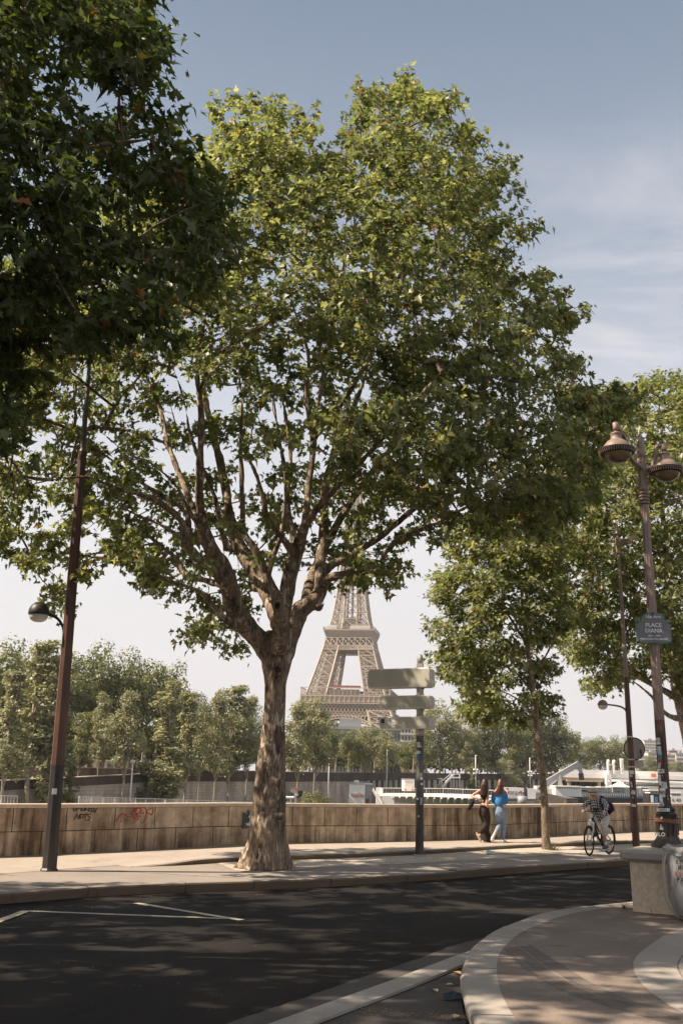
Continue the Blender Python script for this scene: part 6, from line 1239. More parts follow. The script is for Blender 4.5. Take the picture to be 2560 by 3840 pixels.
# colonnade gallery of the buried railway
ks = [1380, 1500, 1650, 1800, 1990, 2150]
cg = wall_run('railway_gallery', 'long dark gallery of square pillars in the quay wall at the centre', [('parapet', M['dkstone'], [(k, zu(k) - 1.75, zu(k)) for k in ks], -3.2, 1.6), ('back_wall', M['dk'], [(k, -4.7, zu(k) - 1.76) for k in ks], 2.5, .6), ('sill_wall', M['browns'], [(k, -4.7, zof(k, 2958, -3)) for k in ks], -3.2, 1.0)]); cg['category'] = 'gallery'
Wd = [1382 + i * 20.5 for i in range(34)]
for px in Wd:
    m = MB(); c_ = Q(px, 0, -3); z0 = zof(px, 2958, -3); m.b6(c_.x - .35, c_.x + .35, c_.y - .4, c_.y + .4, z0 + .002, zu(px) - 1.752); m.build('pillar', M['palest'], cg)
# ---- trees
M['fleaf'] = leafmat('far_plane_leaf', [(0, (.135, .15, .062)), (.5, (.20, .208, .09)), (1, (.29, .285, .14))], (1.2, 1.3, .8), .12, .3)
M['pleaf'] = leafmat('poplar_leaf', [(0, (.22, .22, .12)), (.5, (.30, .29, .17)), (1, (.40, .38, .24))], (1.1, 1.2, .85), .15, .3)
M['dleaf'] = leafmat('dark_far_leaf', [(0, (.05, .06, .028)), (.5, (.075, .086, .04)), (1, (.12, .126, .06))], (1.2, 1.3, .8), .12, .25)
M['pbark'] = simple('pale_grey_bark', (.28, .235, .18), .9, .35, 2)
DI_V = np.array([(0, 0), (.42, .38), (.12, 1.0), (-.38, .55)]); DI_F = [(0, 1, 2, 3)]
def far_tree(kind, seed, leafm, h=20.0):
    r = np.random.default_rng(seed); root = thing('tree', (0, 0, 0), None, 'tree'); mb = MB(); lob = []
    if kind == 'plane':
        for _ in range(58):
            while True:
                q = r.uniform(-1, 1, 3)
                if np.linalg.norm(q) < 1: break
            lob.append((q[0] * 5.4, q[1] * 5.0, h * .60 + q[2] * h * .37, r.uniform(1.1, 2.3)))
        n = 7600; tr_h = .45; sz = .42
    elif kind == 'poplar':
        for _ in range(62):
            f = r.uniform(.30 if seed % 3 else .06, 1); w = 2.5 * math.sin(min(1, f * 1.12) ** .9 * math.pi * .9) ** .6 + .15; a_ = r.uniform(0, 6.28); d_ = w * r.uniform(0, .8); lob.append((math.cos(a_) * d_, math.sin(a_) * d_, h * f, r.uniform(.55, 1.15) * (1.15 - .5 * f)))
        n = 5600; tr_h = .8; sz = .33
    elif kind == 'aspen':
        for _ in range(60):
            f = r.uniform(.38, 1); w = 3.7 * math.sin((f - .32) / .68 * math.pi * .9 + .15) ** .7 + .2; a_ = r.uniform(0, 6.28); d_ = w * r.uniform(0, .85); lob.append((math.cos(a_) * d_, math.sin(a_) * d_, h * f, r.uniform(.6, 1.35)))
        n = 6000; tr_h = .7; sz = .34
    else:
        for _ in range(50): f = r.uniform(.08, 1); w = 6.4 * math.sqrt(max(.02, 1 - ((f - .42) / .6) ** 2)); a_ = r.uniform(0, 6.28); d_ = w * math.sqrt(r.uniform(0, .8)); lob.append((math.cos(a_) * d_, math.sin(a_) * d_, h * f * .6, r.uniform(.9, 1.7)))
        n = 6500; tr_h = .25; sz = .36
    lob = np.array(lob); wts = lob[:, 3] ** 2; ii = r.choice(len(lob), n, p=wts / wts.sum()); L_ = lob[ii]; d = r.normal(0, 1, (n, 3)); d /= np.linalg.norm(d, axis=1)[:, None]
    rad = L_[:, 3:4] * r.uniform(.62, 1.08, (n, 1)); pos = L_[:, :3] + d * rad * np.array([1, 1, .85]); st_ = r.uniform(0, 1, n) < .05; pos[st_] += d[st_] * .5
    nr = d * .8 + np.array([0, 0, .5]) + r.normal(0, .5, (n, 3)); dr = r.normal(0, 1, (n, 3)); sizes = sz * r.uniform(.6, 1.35, n)
    x0, y0 = r.normal(0, .15, 2); mb.tube([(0, 0, -.5), (x0, y0, h * .15), (x0 * 2, y0 * 2, h * .35), (x0, y0 * 3, h * tr_h)], [.34 if kind == 'plane' else .23, .26 if kind == 'plane' else .18, .2 if kind == 'plane' else .13, .07], 8)
    for k in r.choice(len(lob), 16, replace=False):
        q = lob[k]; z0 = min(q[2] * .62, h * tr_h * .9) ; a_ = Vector((x0 * 1.5, y0 * 1.5, z0)); mb.tube([a_, a_.lerp(Vector(q[:3]), .5) + Vector((0, 0, .4)), Vector(q[:3])], [.10, .06, .02], 5)
    mb.build('trunk', M['pbark'], root, True); leaf_cloud('crown', pos, nr, dr, sizes, leafm, root, DI_V, DI_F, .15); return root
protos = {}; used_ = set()
def proto(kind, v, mt):
    k = (kind, v, mt)
    if k not in protos: protos[k] = far_tree(kind, 100 + v * 7 + len(kind), M[mt])
    return protos[k]
# (px, top py, dY, kind, variant, material, width factor, base z, label)
zz1, zq_ = 1.0, -4.7
FT = [
 (-330, 2400, 24, 'plane', 0, 'fleaf', 1.0, zz1, None), (-170, 2420, 22, 'plane', 1, 'fleaf', 1.0, zz1, None), (-20, 2400, 22, 'plane', 2, 'fleaf', 1.0, zz1, 'huge green plane crown across the river at the left edge of the picture'), (95, 2412, 26, 'plane', 0, 'fleaf', .95, zz1, 'tall plane tree across the river just left of the dark mast'), (215, 2410, 22, 'plane', 1, 'fleaf', .95, zz1, 'tall plane tree across the river directly behind the dark mast'),
 (330, 2415, 24, 'plane', 2, 'fleaf', .95, zz1, 'tall plane tree across the river just right of the dark mast'), (440, 2432, 22, 'plane', 0, 'fleaf', .9, zz1, 'tall plane across the river above the pale rounded poplar'), (545, 2450, 24, 'plane', 1, 'fleaf', .9, zz1, 'tall plane across the river where the skyline starts to fall'), (640, 2490, 26, 'plane', 2, 'fleaf', .85, zz1, 'last tall plane of the high skyline across the river'),
 (735, 2610, 40, 'plane', 0, 'dleaf', .8, zz1, 'dark round tree behind the conical poplar on the far bank'), (850, 2640, 45, 'plane', 1, 'fleaf', .8, zz1, 'green tree across the river behind the willowy poplars'), (960, 2650, 45, 'plane', 2, 'fleaf', .8, zz1, 'green tree across the river just left of the big trunk'),
 (25, 2520, -12, 'poplar', 0, 'pleaf', 1.2, zq_, 'pale slender poplar at the left edge of the far quay'), (120, 2400, -11, 'poplar', 1, 'pleaf', 1.5, zq_, 'tallest pale poplar on the far quay, left of the dark mast'), (190, 2450, -12, 'poplar', 2, 'pleaf', 1.1, zq_, 'pale poplar on the far quay touching the dark mast'), (268, 2870, -13, 'poplar', 0, 'fleaf', 1.5, zq_, 'little young tree in front of the far stone wall right of the mast'),
 (300, 2680, -4, 'aspen', 1, 'fleaf', 1.0, -2.4, 'soft green tree on the far ramp between the mast and the rounded poplar'), (372, 2610, -3, 'aspen', 0, 'pleaf', .9, -2.4, 'soft pale tree on the far ramp left of the rounded poplar'), (462, 2600, -12, 'aspen', 2, 'pleaf', 1.05, zq_, 'pale rounded poplar beside the slim lamp post on the far quay'),
 (622, 2545, -13, 'poplar', 2, 'pleaf', 1.75, zq_, 'broad conical poplar leafy down to the ground on the far quay'), (694, 2600, -12, 'poplar', 0, 'pleaf', 1.3, zq_, 'pale poplar next to the conical one on the far quay'), (748, 2640, -12, 'aspen', 1, 'pleaf', .8, zq_, 'white stemmed poplar on the far quay, second right of the conical one'), (808, 2600, -13, 'aspen', 0, 'pleaf', .95, zq_, 'ivy stemmed poplar on the far quay left of the street plaque'), (868, 2570, -11, 'poplar', 1, 'pleaf', 1.5, zq_, 'feathery poplar on the far quay above the street plaque'), (925, 2620, -12, 'aspen', 2, 'pleaf', .95, zq_, 'feathery poplar whose crown touches the big trunk on its left'),
 (1112, 2640, -14, 'aspen', 0, 'pleaf', 1.1, zq_, 'willowy tree just right of the big trunk, above the parking sign'), (1180, 2628, -14, 'aspen', 1, 'pleaf', 1.25, zq_, 'willowy tree with many pale stems below the left corner of the tower'), (1225, 2690, 10, 'plane', 2, 'fleaf', .65, zz1, 'green tree below the lattice tower, right of the willowy one'),
 (1310, 2740, 6, 'plane', 1, 'fleaf', .75, zz1, 'round light green tree below the tower arch'), (1375, 2725, -2, 'plane', 0, 'pleaf', .8, .3, 'wide pale green tree in front of the tower arch above the white cabin'), (1445, 2735, 4, 'plane', 2, 'pleaf', .75, .3, 'pale green tree between the white cabin and the sign post'), (1510, 2790, 4, 'plane', 1, 'fleaf', .7, zz1, 'green tree left of the sign post above the white lorry'), (1585, 2740, 14, 'plane', 2, 'fleaf', .75, zz1, 'green tree immediately behind the sign post'),
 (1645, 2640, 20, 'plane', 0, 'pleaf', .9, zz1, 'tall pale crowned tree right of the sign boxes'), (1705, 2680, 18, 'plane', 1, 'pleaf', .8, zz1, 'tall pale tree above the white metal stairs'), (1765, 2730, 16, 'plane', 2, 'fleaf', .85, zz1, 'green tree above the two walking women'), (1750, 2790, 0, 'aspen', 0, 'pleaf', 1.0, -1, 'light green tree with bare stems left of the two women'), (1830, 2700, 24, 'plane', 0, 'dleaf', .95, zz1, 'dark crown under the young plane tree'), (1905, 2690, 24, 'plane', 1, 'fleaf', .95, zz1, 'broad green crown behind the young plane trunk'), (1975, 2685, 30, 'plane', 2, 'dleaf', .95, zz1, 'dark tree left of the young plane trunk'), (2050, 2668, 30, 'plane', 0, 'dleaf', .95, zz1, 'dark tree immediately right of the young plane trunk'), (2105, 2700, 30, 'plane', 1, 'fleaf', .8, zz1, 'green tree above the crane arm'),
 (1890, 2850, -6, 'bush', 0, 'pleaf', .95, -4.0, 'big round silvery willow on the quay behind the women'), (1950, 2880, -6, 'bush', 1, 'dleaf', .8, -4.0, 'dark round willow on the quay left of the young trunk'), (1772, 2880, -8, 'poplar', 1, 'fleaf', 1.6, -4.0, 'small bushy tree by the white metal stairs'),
 (2150, 2775, 60, 'plane', 2, 'fleaf', .8, zz1, 'tree above the bridge left of the cyclist'), (2200, 2782, 60, 'plane', 0, 'fleaf', .8, zz1, 'first round tree above the cyclist'), (2248, 2765, 55, 'plane', 1, 'fleaf', .9, zz1, 'second tree above the bridge, higher than its neighbours'), (2298, 2775, 55, 'plane', 2, 'fleaf', .85, zz1, 'tree above the bridge behind the two white pillars'), (2345, 2778, 50, 'plane', 0, 'fleaf', .85, zz1, 'tree above the bridge just left of the slender mast'),
 (2400, 2865, 220, 'plane', 1, 'fleaf', 1.1, zz1, 'low distant tree right behind the round sign'), (2440, 2845, 240, 'plane', 2, 'fleaf', 1.2, zz1, 'low distant tree between the two right posts'), (2490, 2868, 260, 'plane', 0, 'fleaf', 1.2, zz1, 'low distant tree behind the ornate lamp shaft'), (2540, 2862, 260, 'plane', 1, 'fleaf', 1.2, zz1, 'low distant tree at the right edge below the houses'), (2600, 2860, 260, 'plane', 2, 'fleaf', 1.2, zz1, None)]
for i, (px, py, dY, kind, v, mt, wf, z0, lb) in enumerate(FT):
    pr = proto(kind, v, mt); o = pr if pr.name not in used_ else copy_tree(pr); used_.add(pr.name)
    Y = Yq(px) + dY; b0_ = P(px, 2880, Y); zt_ = P(px, py - (18 if px > 1200 and kind == 'plane' else 6), Y).z; hh = (zt_ - z0) / (20.4 if kind != 'bush' else 12.6)
    o.location = (b0_.x, b0_.y, z0); wf = wf * (1.22 if px > 1000 and kind == 'plane' and px < 2380 else 1.0); o.scale = (hh * wf, hh * wf, hh); o.rotation_euler = (0, 0, 1.9 * i); o['group'] = 'trees on the far bank of the river'
    o['label'] = lb or ('far bank plane tree beyond the left edge, ' + ('outermost' if px == -330 else 'nearer the frame') if px < 0 else 'low distant tree beyond the right edge')
# a deep band of woods closes the view below the crowns
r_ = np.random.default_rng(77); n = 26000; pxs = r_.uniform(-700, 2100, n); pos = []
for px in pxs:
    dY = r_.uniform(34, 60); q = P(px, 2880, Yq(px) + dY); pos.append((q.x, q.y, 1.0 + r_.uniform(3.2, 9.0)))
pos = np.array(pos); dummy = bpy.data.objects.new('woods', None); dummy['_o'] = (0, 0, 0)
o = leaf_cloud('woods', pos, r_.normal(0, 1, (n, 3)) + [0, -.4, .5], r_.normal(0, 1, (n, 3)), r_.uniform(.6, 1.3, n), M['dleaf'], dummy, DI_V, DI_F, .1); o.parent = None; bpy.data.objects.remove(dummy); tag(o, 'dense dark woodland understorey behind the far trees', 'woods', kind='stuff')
for i, (px, dY) in enumerate(zip(np.linspace(-100, 2080, 46), r_.uniform(8, 32, 46))):
    q = P(px, 2880, Yq(px) + dY); m = MB(); m.tube([(q.x, q.y, .9), (q.x + .1, q.y, 3), (q.x + .2, q.y, 6.4)], [.3, .24, .2], 7); tag(m.build('bare_tree', M['pbark'] if i % 3 else M['browns'], origin=(q.x, q.y, 1)), 'bare shaded trunk in the row behind the far quay parapet', 'tree', 'trunks behind the far parapet')
# shrubs on the quay
def shrub(px, py, w, h, label, mt='dleaf', dY=-14, z0=None):
    Y = Yq(px) + dY; q = P(px, py, Y); r = np.random.default_rng(int(px)); n = 1600; d = r.normal(0, 1, (n, 3)); d /= np.linalg.norm(d, axis=1)[:, None]; d[:, 2] = np.abs(d[:, 2])
    t = thing('shrub', tuple(q), label, 'shrub'); pos = np.array(q) + d * np.array([w, w * .7, h]) * r.uniform(.6, 1.05, (n, 1)) * (1 + .2 * np.sin(d[:, :1] * 9)); leaf_cloud('foliage', pos, d + r.normal(0, .5, (n, 3)), r.normal(0, 1, (n, 3)), r.uniform(.15, .32, n), M[mt], t, DI_V, DI_F, .1)
shrub(545, 3008, 2.0, 1.9, 'low dark bush at the foot of the far stone wall'); shrub(1178, 3012, 3.2, 2.2, 'brownish bush beside the parking sign on the far quay', 'fleaf', -16); shrub(1322, 3016, 1.0, .8, 'little green shrub left of the white cabin', 'fleaf', -24); shrub(2075, 2945, 5, 3.5, 'pale flowering shrub by the crane', 'pleaf', -10)
# ------------------------------------------------------------------ the lattice tower
M['iron'] = simple('brown_iron', (.40, .335, .27), .6, .12, .05, bmp=0); M['iron_d'] = simple('shaded_iron', (.15, .12, .10), .6, .15, .05, bmp=0); M['net'] = simple('grey_netting', (.30, .26, .22), .8, .12, .2, bmp=0); M['redroof'] = simple('dull_red_roof', (.24, .09, .07), .7, .15, .2, bmp=0)  # iron_d: darker copy of the iron, shade put into its colour
T0 = P(1314, 2632, 836); T0.z = .3
tw_ = thing('lattice_tower', (0, 0, 0), 'tall brown iron lattice tower with two platforms rising behind the far trees', 'tower')
HH = [(0, 62.4), (20, 50.5), (40, 40.5), (57, 33.2), (68, 29.9), (80, 26.3), (92, 22.8), (103, 19.9), (115, 17.8), (123, 15.2), (136, 13.1), (150, 11.3), (166, 9.7), (185, 8.2), (205, 6.9), (230, 5.6), (255, 4.6), (276, 4.0)]
LW = [(0, 25), (57, 16.6), (103, 11.9), (115, 11), (136, 7.6), (150, 6.4), (185, 4.6), (205, 3.8), (276, 2.2)]
Hf = lambda z: float(np.interp(z, [a[0] for a in HH], [a[1] for a in HH])); Lf = lambda z: float(np.interp(z, [a[0] for a in LW], [a[1] for a in LW]))
def leg_pts(z, sx_, sy_): H = Hf(z); w = Lf(z); return [Vector((sx_ * a_, sy_ * b_, z)) for a_, b_ in ((H, H), (H - w, H), (H - w, H - w), (H, H - w))]
def lattice(mb, A0, B0, A1, B1, wd, sub):
    mb.bar(A0, B1, wd); mb.bar(B0, A1, wd); mb.bar(A1, B1, wd * 1.1)
    if sub:
        ma, mb_2 = (A0 + A1) / 2, (B0 + B1) / 2; m0, m1 = (A0 + B0) / 2, (A1 + B1) / 2; w2 = wd * .5; mb.bar(ma, mb_2, w2)
        for p_, q_ in ((ma, m0), (ma, m1), (mb_2, m0), (mb_2, m1)): mb.bar(p_, q_, w2)
        if sub > 1:
            for k in range(4):
                a_, b_ = A0.lerp(A1, (k + .5) / 4), B0.lerp(B1, (k + .5) / 4); mb.bar(a_, b_, w2 * .6)
                mb.bar(A0.lerp(A1, k / 4), b_, w2 * .55); mb.bar(B0.lerp(B1, k / 4), a_, w2 * .55)
lev1 = [0, 14, 28, 41, 50]; lev2 = [60, 68.5, 77, 85.5, 94.5, 103]; lev3 = [117, 126, 135.5, 145, 155, 166, 178, 191, 205, 220, 236, 255, 276]
for sx_ in (-1, 1):
    for sy_ in (-1, 1):
        m = MB()
        for lv, cw, dw in ((lev1, 1.5, .8), (lev2, 1.25, .62), (lev3, .85, .42)):
            for z0, z1 in zip(lv, lv[1:]):
                a_, b_ = leg_pts(z0, sx_, sy_), leg_pts(z1, sx_, sy_)
                for k in range(4): m.bar(a_[k], b_[k], cw); lattice(m, a_[k], a_[(k + 1) % 4], b_[k], b_[(k + 1) % 4], dw, 2 if z0 > 50 and z0 < 110 else 1)
        # lift rails and stairs inside the leg
        for z0, z1 in ((0, 57), (60, 113)):
            for o_ in (-1.6, 1.6): c0 = sum(leg_pts(z0, sx_, sy_), Vector()) / 4; c1 = sum(leg_pts(z1, sx_, sy_), Vector()) / 4; m.bar(c0 + Vector((o_, 0, 0)), c1 + Vector((o_ * .7, 0, 0)), .9)
            for k in range(12): p_ = c0.lerp(c1, k / 12); p2_ = c0.lerp(c1, (k + 1) / 12); m.bar(p_ + Vector((-3, 1.5, 0)), p2_ + Vector((3, 1.5, 0)) if k % 2 else p2_ + Vector((3, -1.5, 0)), .5)
        m.build('leg', M['iron'], tw_)
m = MB()                                  # links between the upper legs
for z0, z1 in zip(lev3, lev3[1:]):
    for k in range(4):
        R4 = Matrix.Rotation(k * math.pi / 2, 3, 'Z'); g0, g1 = Hf(z0), Hf(z1); i0, i1 = g0 - Lf(z0), g1 - Lf(z1); q = lambda x_, g_, z_: R4 @ Vector((x_, -g_, z_))
        m.bar(q(-i1, g1, z1), q(i1, g1, z1), .6); m.bar(q(-i0, g0, z0), q(i1, g1, z1), .45); m.bar(q(i0, g0, z0), q(-i1, g1, z1), .45)
for k in range(20): m.bar((0, 0, 117 + 8 * k), (0, 0, 125 + 8 * k), 1.6)
for k in range(10): z = 117 + k * 6; m.box((0, 0, z), (3.2, 3.2, .6))
m.build('upper_bracing', M['iron'], tw_)
m = MB(); m.b6(-8, 8, -8, 8, 276, 280); m.b6(-5, 5, -5, 5, 280, 286); m.tube([(0, 0, 286), (0, 0, 300), (0, 0, 322)], [2.6, 1.2, .3], 8); m.build('summit_cabin', M['iron'], tw_)
# first platform
fp = MB(); fp.b6(-35.4, 35.4, -35.4, -17, 56.6, 57.4); fp.b6(-35.4, 35.4, 17, 35.4, 56.6, 57.4); fp.b6(-35.4, -17, -17, 17, 56.6, 57.4); fp.b6(17, 35.4, -17, 17, 56.6, 57.4)
for k in range(4):
    R4 = Matrix.Rotation(k * math.pi / 2, 3, 'Z'); q = lambda x_, y_, z_: R4 @ Vector((x_, y_, z_))
    fp.bar(q(-35.6, -35.3, 61.2), q(35.6, -35.3, 61.2), .5, .9); fp.bar(q(-35.6, -35.2, 67.6), q(35.6, -35.2, 67.6), .5, .5); fp.bar(q(-35.0, -34.6, 58.6), q(35.0, -34.6, 58.6), .5, 4.4); fp.bar(q(-35.4, -35.3, 55.6), q(35.4, -35.3, 55.6), .7, .7)
    for j in range(19): x_ = -34.9 + j * 3.88; fp.bar(q(x_, -35.2, 55.4), q(x_, -35.45, 60.8), .7, .8); 
    for j in range(22): x_ = -35.2 + j * 3.35; fp.bar(q(x_, -35.2, 61.4), q(x_, -35.2, 67.4), .28 if j % 2 else .42)
    for j in range(9): fp.bar(q(-35.3, -35.3, 61.8 + .001 * j), q(35.3, -35.3, 61.8), .12)
    fp.bar(q(-35.3, -35.3, 62.6), q(35.3, -35.3, 62.6), .2)
    for j in range(120): x_ = -35.2 + j * .592; fp.bar(q(x_, -35.3, 61.6), q(x_, -35.3, 62.6), .08)
fpo = fp.build('first_platform', M['iron'], tw_)
m = MB()
for k in range(4):
    R4 = Matrix.Rotation(k * math.pi / 2, 3, 'Z'); q = lambda x_, y_, z_: R4 @ Vector((x_, y_, z_))
    yb = -34.2; m.bar(q(-34.5, yb, 55.2), q(34.5, yb, 55.2), .8); m.bar(q(-34.5, yb, 45.8), q(34.5, yb, 45.8), .8)
    for j in range(24):
        x0, x1 = -34.3 + j * 2.86, -34.3 + (j + 1) * 2.86; m.bar(q(x0, yb, 45.9), q(x1, yb, 50.5), .5); m.bar(q(x1, yb, 45.9), q(x0, yb, 50.5), .5); m.bar(q(x0, yb, 50.5), q(x1, yb, 55.1), .5); m.bar(q(x1, yb, 50.5), q(x0, yb, 55.1), .5); m.bar(q(x0, yb, 45.8), q(x0, yb, 55.2), .28); 
m.build('lattice_girder', M['iron'], fpo)
m = MB()
for k in range(4): R4 = Matrix.Rotation(k * math.pi / 2, 3, 'Z'); q = lambda x_, y_, z_: R4 @ Vector((x_, y_, z_)); m.bar(q(-33, -32.2, 50.6), q(33, -32.2, 50.6), .3, 9)
m.build('girder_shade', M['iron_d'], fpo)  # dark plates stand in for the shade seen through the lattice
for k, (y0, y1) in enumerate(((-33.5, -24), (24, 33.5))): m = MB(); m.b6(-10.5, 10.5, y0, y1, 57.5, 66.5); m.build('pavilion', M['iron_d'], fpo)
m = MB()
for (y0, y1) in ((-34, -23.5), (23.5, 34)): m.prism([(-12, y0 + 4), (12, y0 + 4), (11, y1), (-11, y1)], 68.2, 69.3); m.prism([(-11, y0 + 5), (11, y0 + 5), (11, y1), (-11, y1)], 69.4, 69.9)
m.build('pavilion_roof', M['redroof'], fpo)
for k in range(4):
    m = MB(); R4 = Matrix.Rotation(k * math.pi / 2, 3, 'Z'); q = lambda x_, z_: R4 @ Vector((x_, -36.5 + (46 - z_) * -.25, z_)); R0_ = 37.0; pts = []
    for j in range(41):
        a_ = math.radians(8 + 164 * j / 40); pts.append((math.cos(a_) * R0_, 7 + math.sin(a_) * R0_))
    for (x0, z0), (x1, z1) in zip(pts, pts[1:]):
        f_ = 39.0 / 37; g_ = lambda x_, z_: (x_ * f_, 7 + (z_ - 7) * f_); m.bar(q(x0, z0), q(x1, z1), .8); m.bar(q(*g_(x0, z0)), q(*g_(x1, z1)), .8); m.bar(q(x0, z0), q(*g_(x1, z1)), .4); m.bar(q(x1, z1), q(*g_(x0, z0)), .4)
        xm, zm = g_(x0, z0)
        if zm < 45.5 and zm > 20: m.bar(q(xm, zm), q(xm * 1.04 if abs(xm) < 30 else xm, 45.7) if abs(xm) < 31 else q(xm, zm + 1), .45)
    m.build('arch', M['iron'], tw_)
# second platform
sp = MB(); n4 = [(-20.6, -20.6), (20.6, -20.6), (20.6, 20.6), (-20.6, 20.6)]; n5 = [(x * .9, y * .9) for x, y in n4]
def frust(mb, h0, z0, h1, z1): mb.add([(x * h0, y * h0, z0) for x, y in ((-1, -1), (1, -1), (1, 1), (-1, 1))] + [(x * h1, y * h1, z1) for x, y in ((-1, -1), (1, -1), (1, 1), (-1, 1))], [(3, 2, 1, 0), (4, 5, 6, 7)] + [(i, (i + 1) % 4, 4 + (i + 1) % 4, 4 + i) for i in range(4)])
sp.b6(-21, 21, -21, 21, 115.2, 116.4)
for k in range(4):
    R4 = Matrix.Rotation(k * math.pi / 2, 3, 'Z'); q = lambda x_, y_, z_: R4 @ Vector((x_, y_, z_)); sp.bar(q(-21.2, -21.1, 117.2), q(21.2, -21.1, 117.2), .25, .2); sp.bar(q(-21.2, -21.1, 118.2), q(21.2, -21.1, 118.2), .2)
    for j in range(60): x_ = -21 + j * .712; sp.bar(q(x_, -21.1, 116.4), q(x_, -21.1, 118.2), .1)
spo = sp.build('second_platform', M['iron'], tw_)
m = MB(); frust(m, 18.6, 109.4, 20.7, 115.1); m.build('netted_underside', M['net'], spo)
m = MB()
for k in range(4):
    R4 = Matrix.Rotation(k * math.pi / 2, 3, 'Z'); q = lambda x_, z_: R4 @ Vector((x_ * Hf(z_) / 20, -Hf(z_) - .35, z_))
    for z_ in (99.6, 103.3, 109.3): m.bar(q(-20, z_), q(20, z_), .6)
    for j in range(8):
        x0, x1 = -20 + j * 5, -15 + j * 5; m.bar(q(x0, 103.4), q(x1, 109.2), .6); m.bar(q(x1, 103.4), q(x0, 109.2), .6); m.bar(q(x0, 103.4), q(x0, 109.2), .45)
    for j in range(26):
        x0, x1 = -20 + j * 40 / 26, -20 + (j + 1) * 40 / 26; m.bar(q(x0, 99.7), q(x1, 103.2), .42); m.bar(q(x1, 99.7), q(x0, 103.2), .42)
m.build('lattice_girder', M['iron'], spo)
m = MB(); frust(m, 19.3, 100, 17.6, 109); m.build('girder_shade', M['iron_d'], spo)  # dark core added as the shade behind the upper lattice
m = MB(); m.b6(-14.5, -6, -16.5, -8, 117, 121.5); m.b6(2.5, 15, -16.5, -8, 117, 121); m.b6(-13, 13, 6, 15, 117, 122); m.b6(-6, 6, -6, 6, 117, 128); m.build('pavilion', M['net'], spo)
m = MB(); m.b6(-17.5, -10.0, -20.2, -19.4, 116.45, 119.4); m.b6(1, 17.5, -20.2, -19.4, 116.45, 119); m.build('screen_panel', M['white'], spo)
tw_.location = T0; tw_.rotation_euler = (0, 0, math.radians(-8.5))
for c_ in tw_.children: pass
# ------------------------------------------------------------------ buildings
def block(name, label, px0, px1, ytop, Y, zb=1.0, depth=18, floors=6, cols=8, wall_m=None, roof_m=None, yaw=0):
    a_, b_ = P(px0, ytop, Y), P(px1, ytop, Y); zt_ = (a_.z + b_.z) / 2; w = b_.x - a_.x; t = thing(name, (a_.x, Y, zb), label, 'building'); m = MB(); m.b6(a_.x, b_.x, Y, Y + depth, zb, zt_); bd_ = m.build('wall', wall_m, t)
    m = MB(); m.b6(a_.x - .5, b_.x + .5, Y - .5, Y + depth + .5, zt_ + .01, zt_ + .9); m.b6(a_.x + w * .3, a_.x + w * .55, Y + 2, Y + 7, zt_ + .91, zt_ + 3.2); m.build('roof', roof_m or M['grey'], t)
    fh_ = (zt_ - zb) / floors
    for i in range(floors):
        m = MB(); z0 = zb + fh_ * (i + .3)
        for j in range(cols): x0 = a_.x + w * (j + .22) / cols; m.b6(x0, x0 + w / cols * .56, Y - .12, Y + .1, z0, z0 + fh_ * .5)
        m.build('window_row', M['wglass'], t)
        m = MB(); m.b6(a_.x - .15, b_.x + .15, Y - .9, Y + .05, zb + fh_ * i + .02, zb + fh_ * i + fh_ * .12); m.build('balcony', M['balc'], t)
    return t
M['wglass'] = simple('dark_window', (.12, .13, .14), .2, .3, .3, bmp=0); M['balc'] = simple('balcony_white', (.62, .58, .53), .7, .1, .3, bmp=0)
M['bcream'] = simple('cream_facade', (.55, .48, .41), .85, .1, .05, bmp=0); M['bwhite'] = simple('white_facade', (.62, .60, .57), .8, .08, .05, bmp=0); M['bbrick'] = simple('brick_facade', (.32, .15, .10), .85, .15, .1, bmp=0)
block('apartment_tower', 'pale high-rise block on the far skyline between the round sign and the ornate lamp', 2413, 2470, 2778, 1500, 1, 20, 14, 9, M['bwhite'])
for i, (a_, b_, yt, Y, mt, lb) in enumerate([(2395, 2432, 2836, 1250, 'bwhite', 'small white distant house block just right of the round sign'), (2428, 2462, 2822, 1350, 'bcream', 'cream distant house block under the high-rise'), (2496, 2530, 2832, 1150, 'bcream', 'distant cream house block just right of the ornate lamp shaft'), (2508, 2548, 2816, 1300, 'bbrick', 'distant brown topped building, highest at the right edge'), (2532, 2580, 2826, 1180, 'bwhite', 'white terraced block cut by the right edge of the picture'), (2580, 2660, 2812, 1200, 'bcream', 'distant cream block beyond the right edge')]):
    block('house', lb, a_, b_, yt, Y, 1, 25, 7, 7, M[mt])
block('house', 'white and brick building partly showing through the trees just left of the sign post', 1492, 1600, 2730, 330, 1, 14, 7, 9, M['bwhite'], M['bbrick'])
block('museum', 'long low glass fronted building under the tower arch', 1175, 1500, 2736, 300, 1, 12, 3, 26, M['grey'], M['grey'])
block('stone_building', 'long pale stone facade glimpsed between the trunks across the river on the left', -200, 780, 2768, 232, 1, 12, 3, 26, M['bcream'])
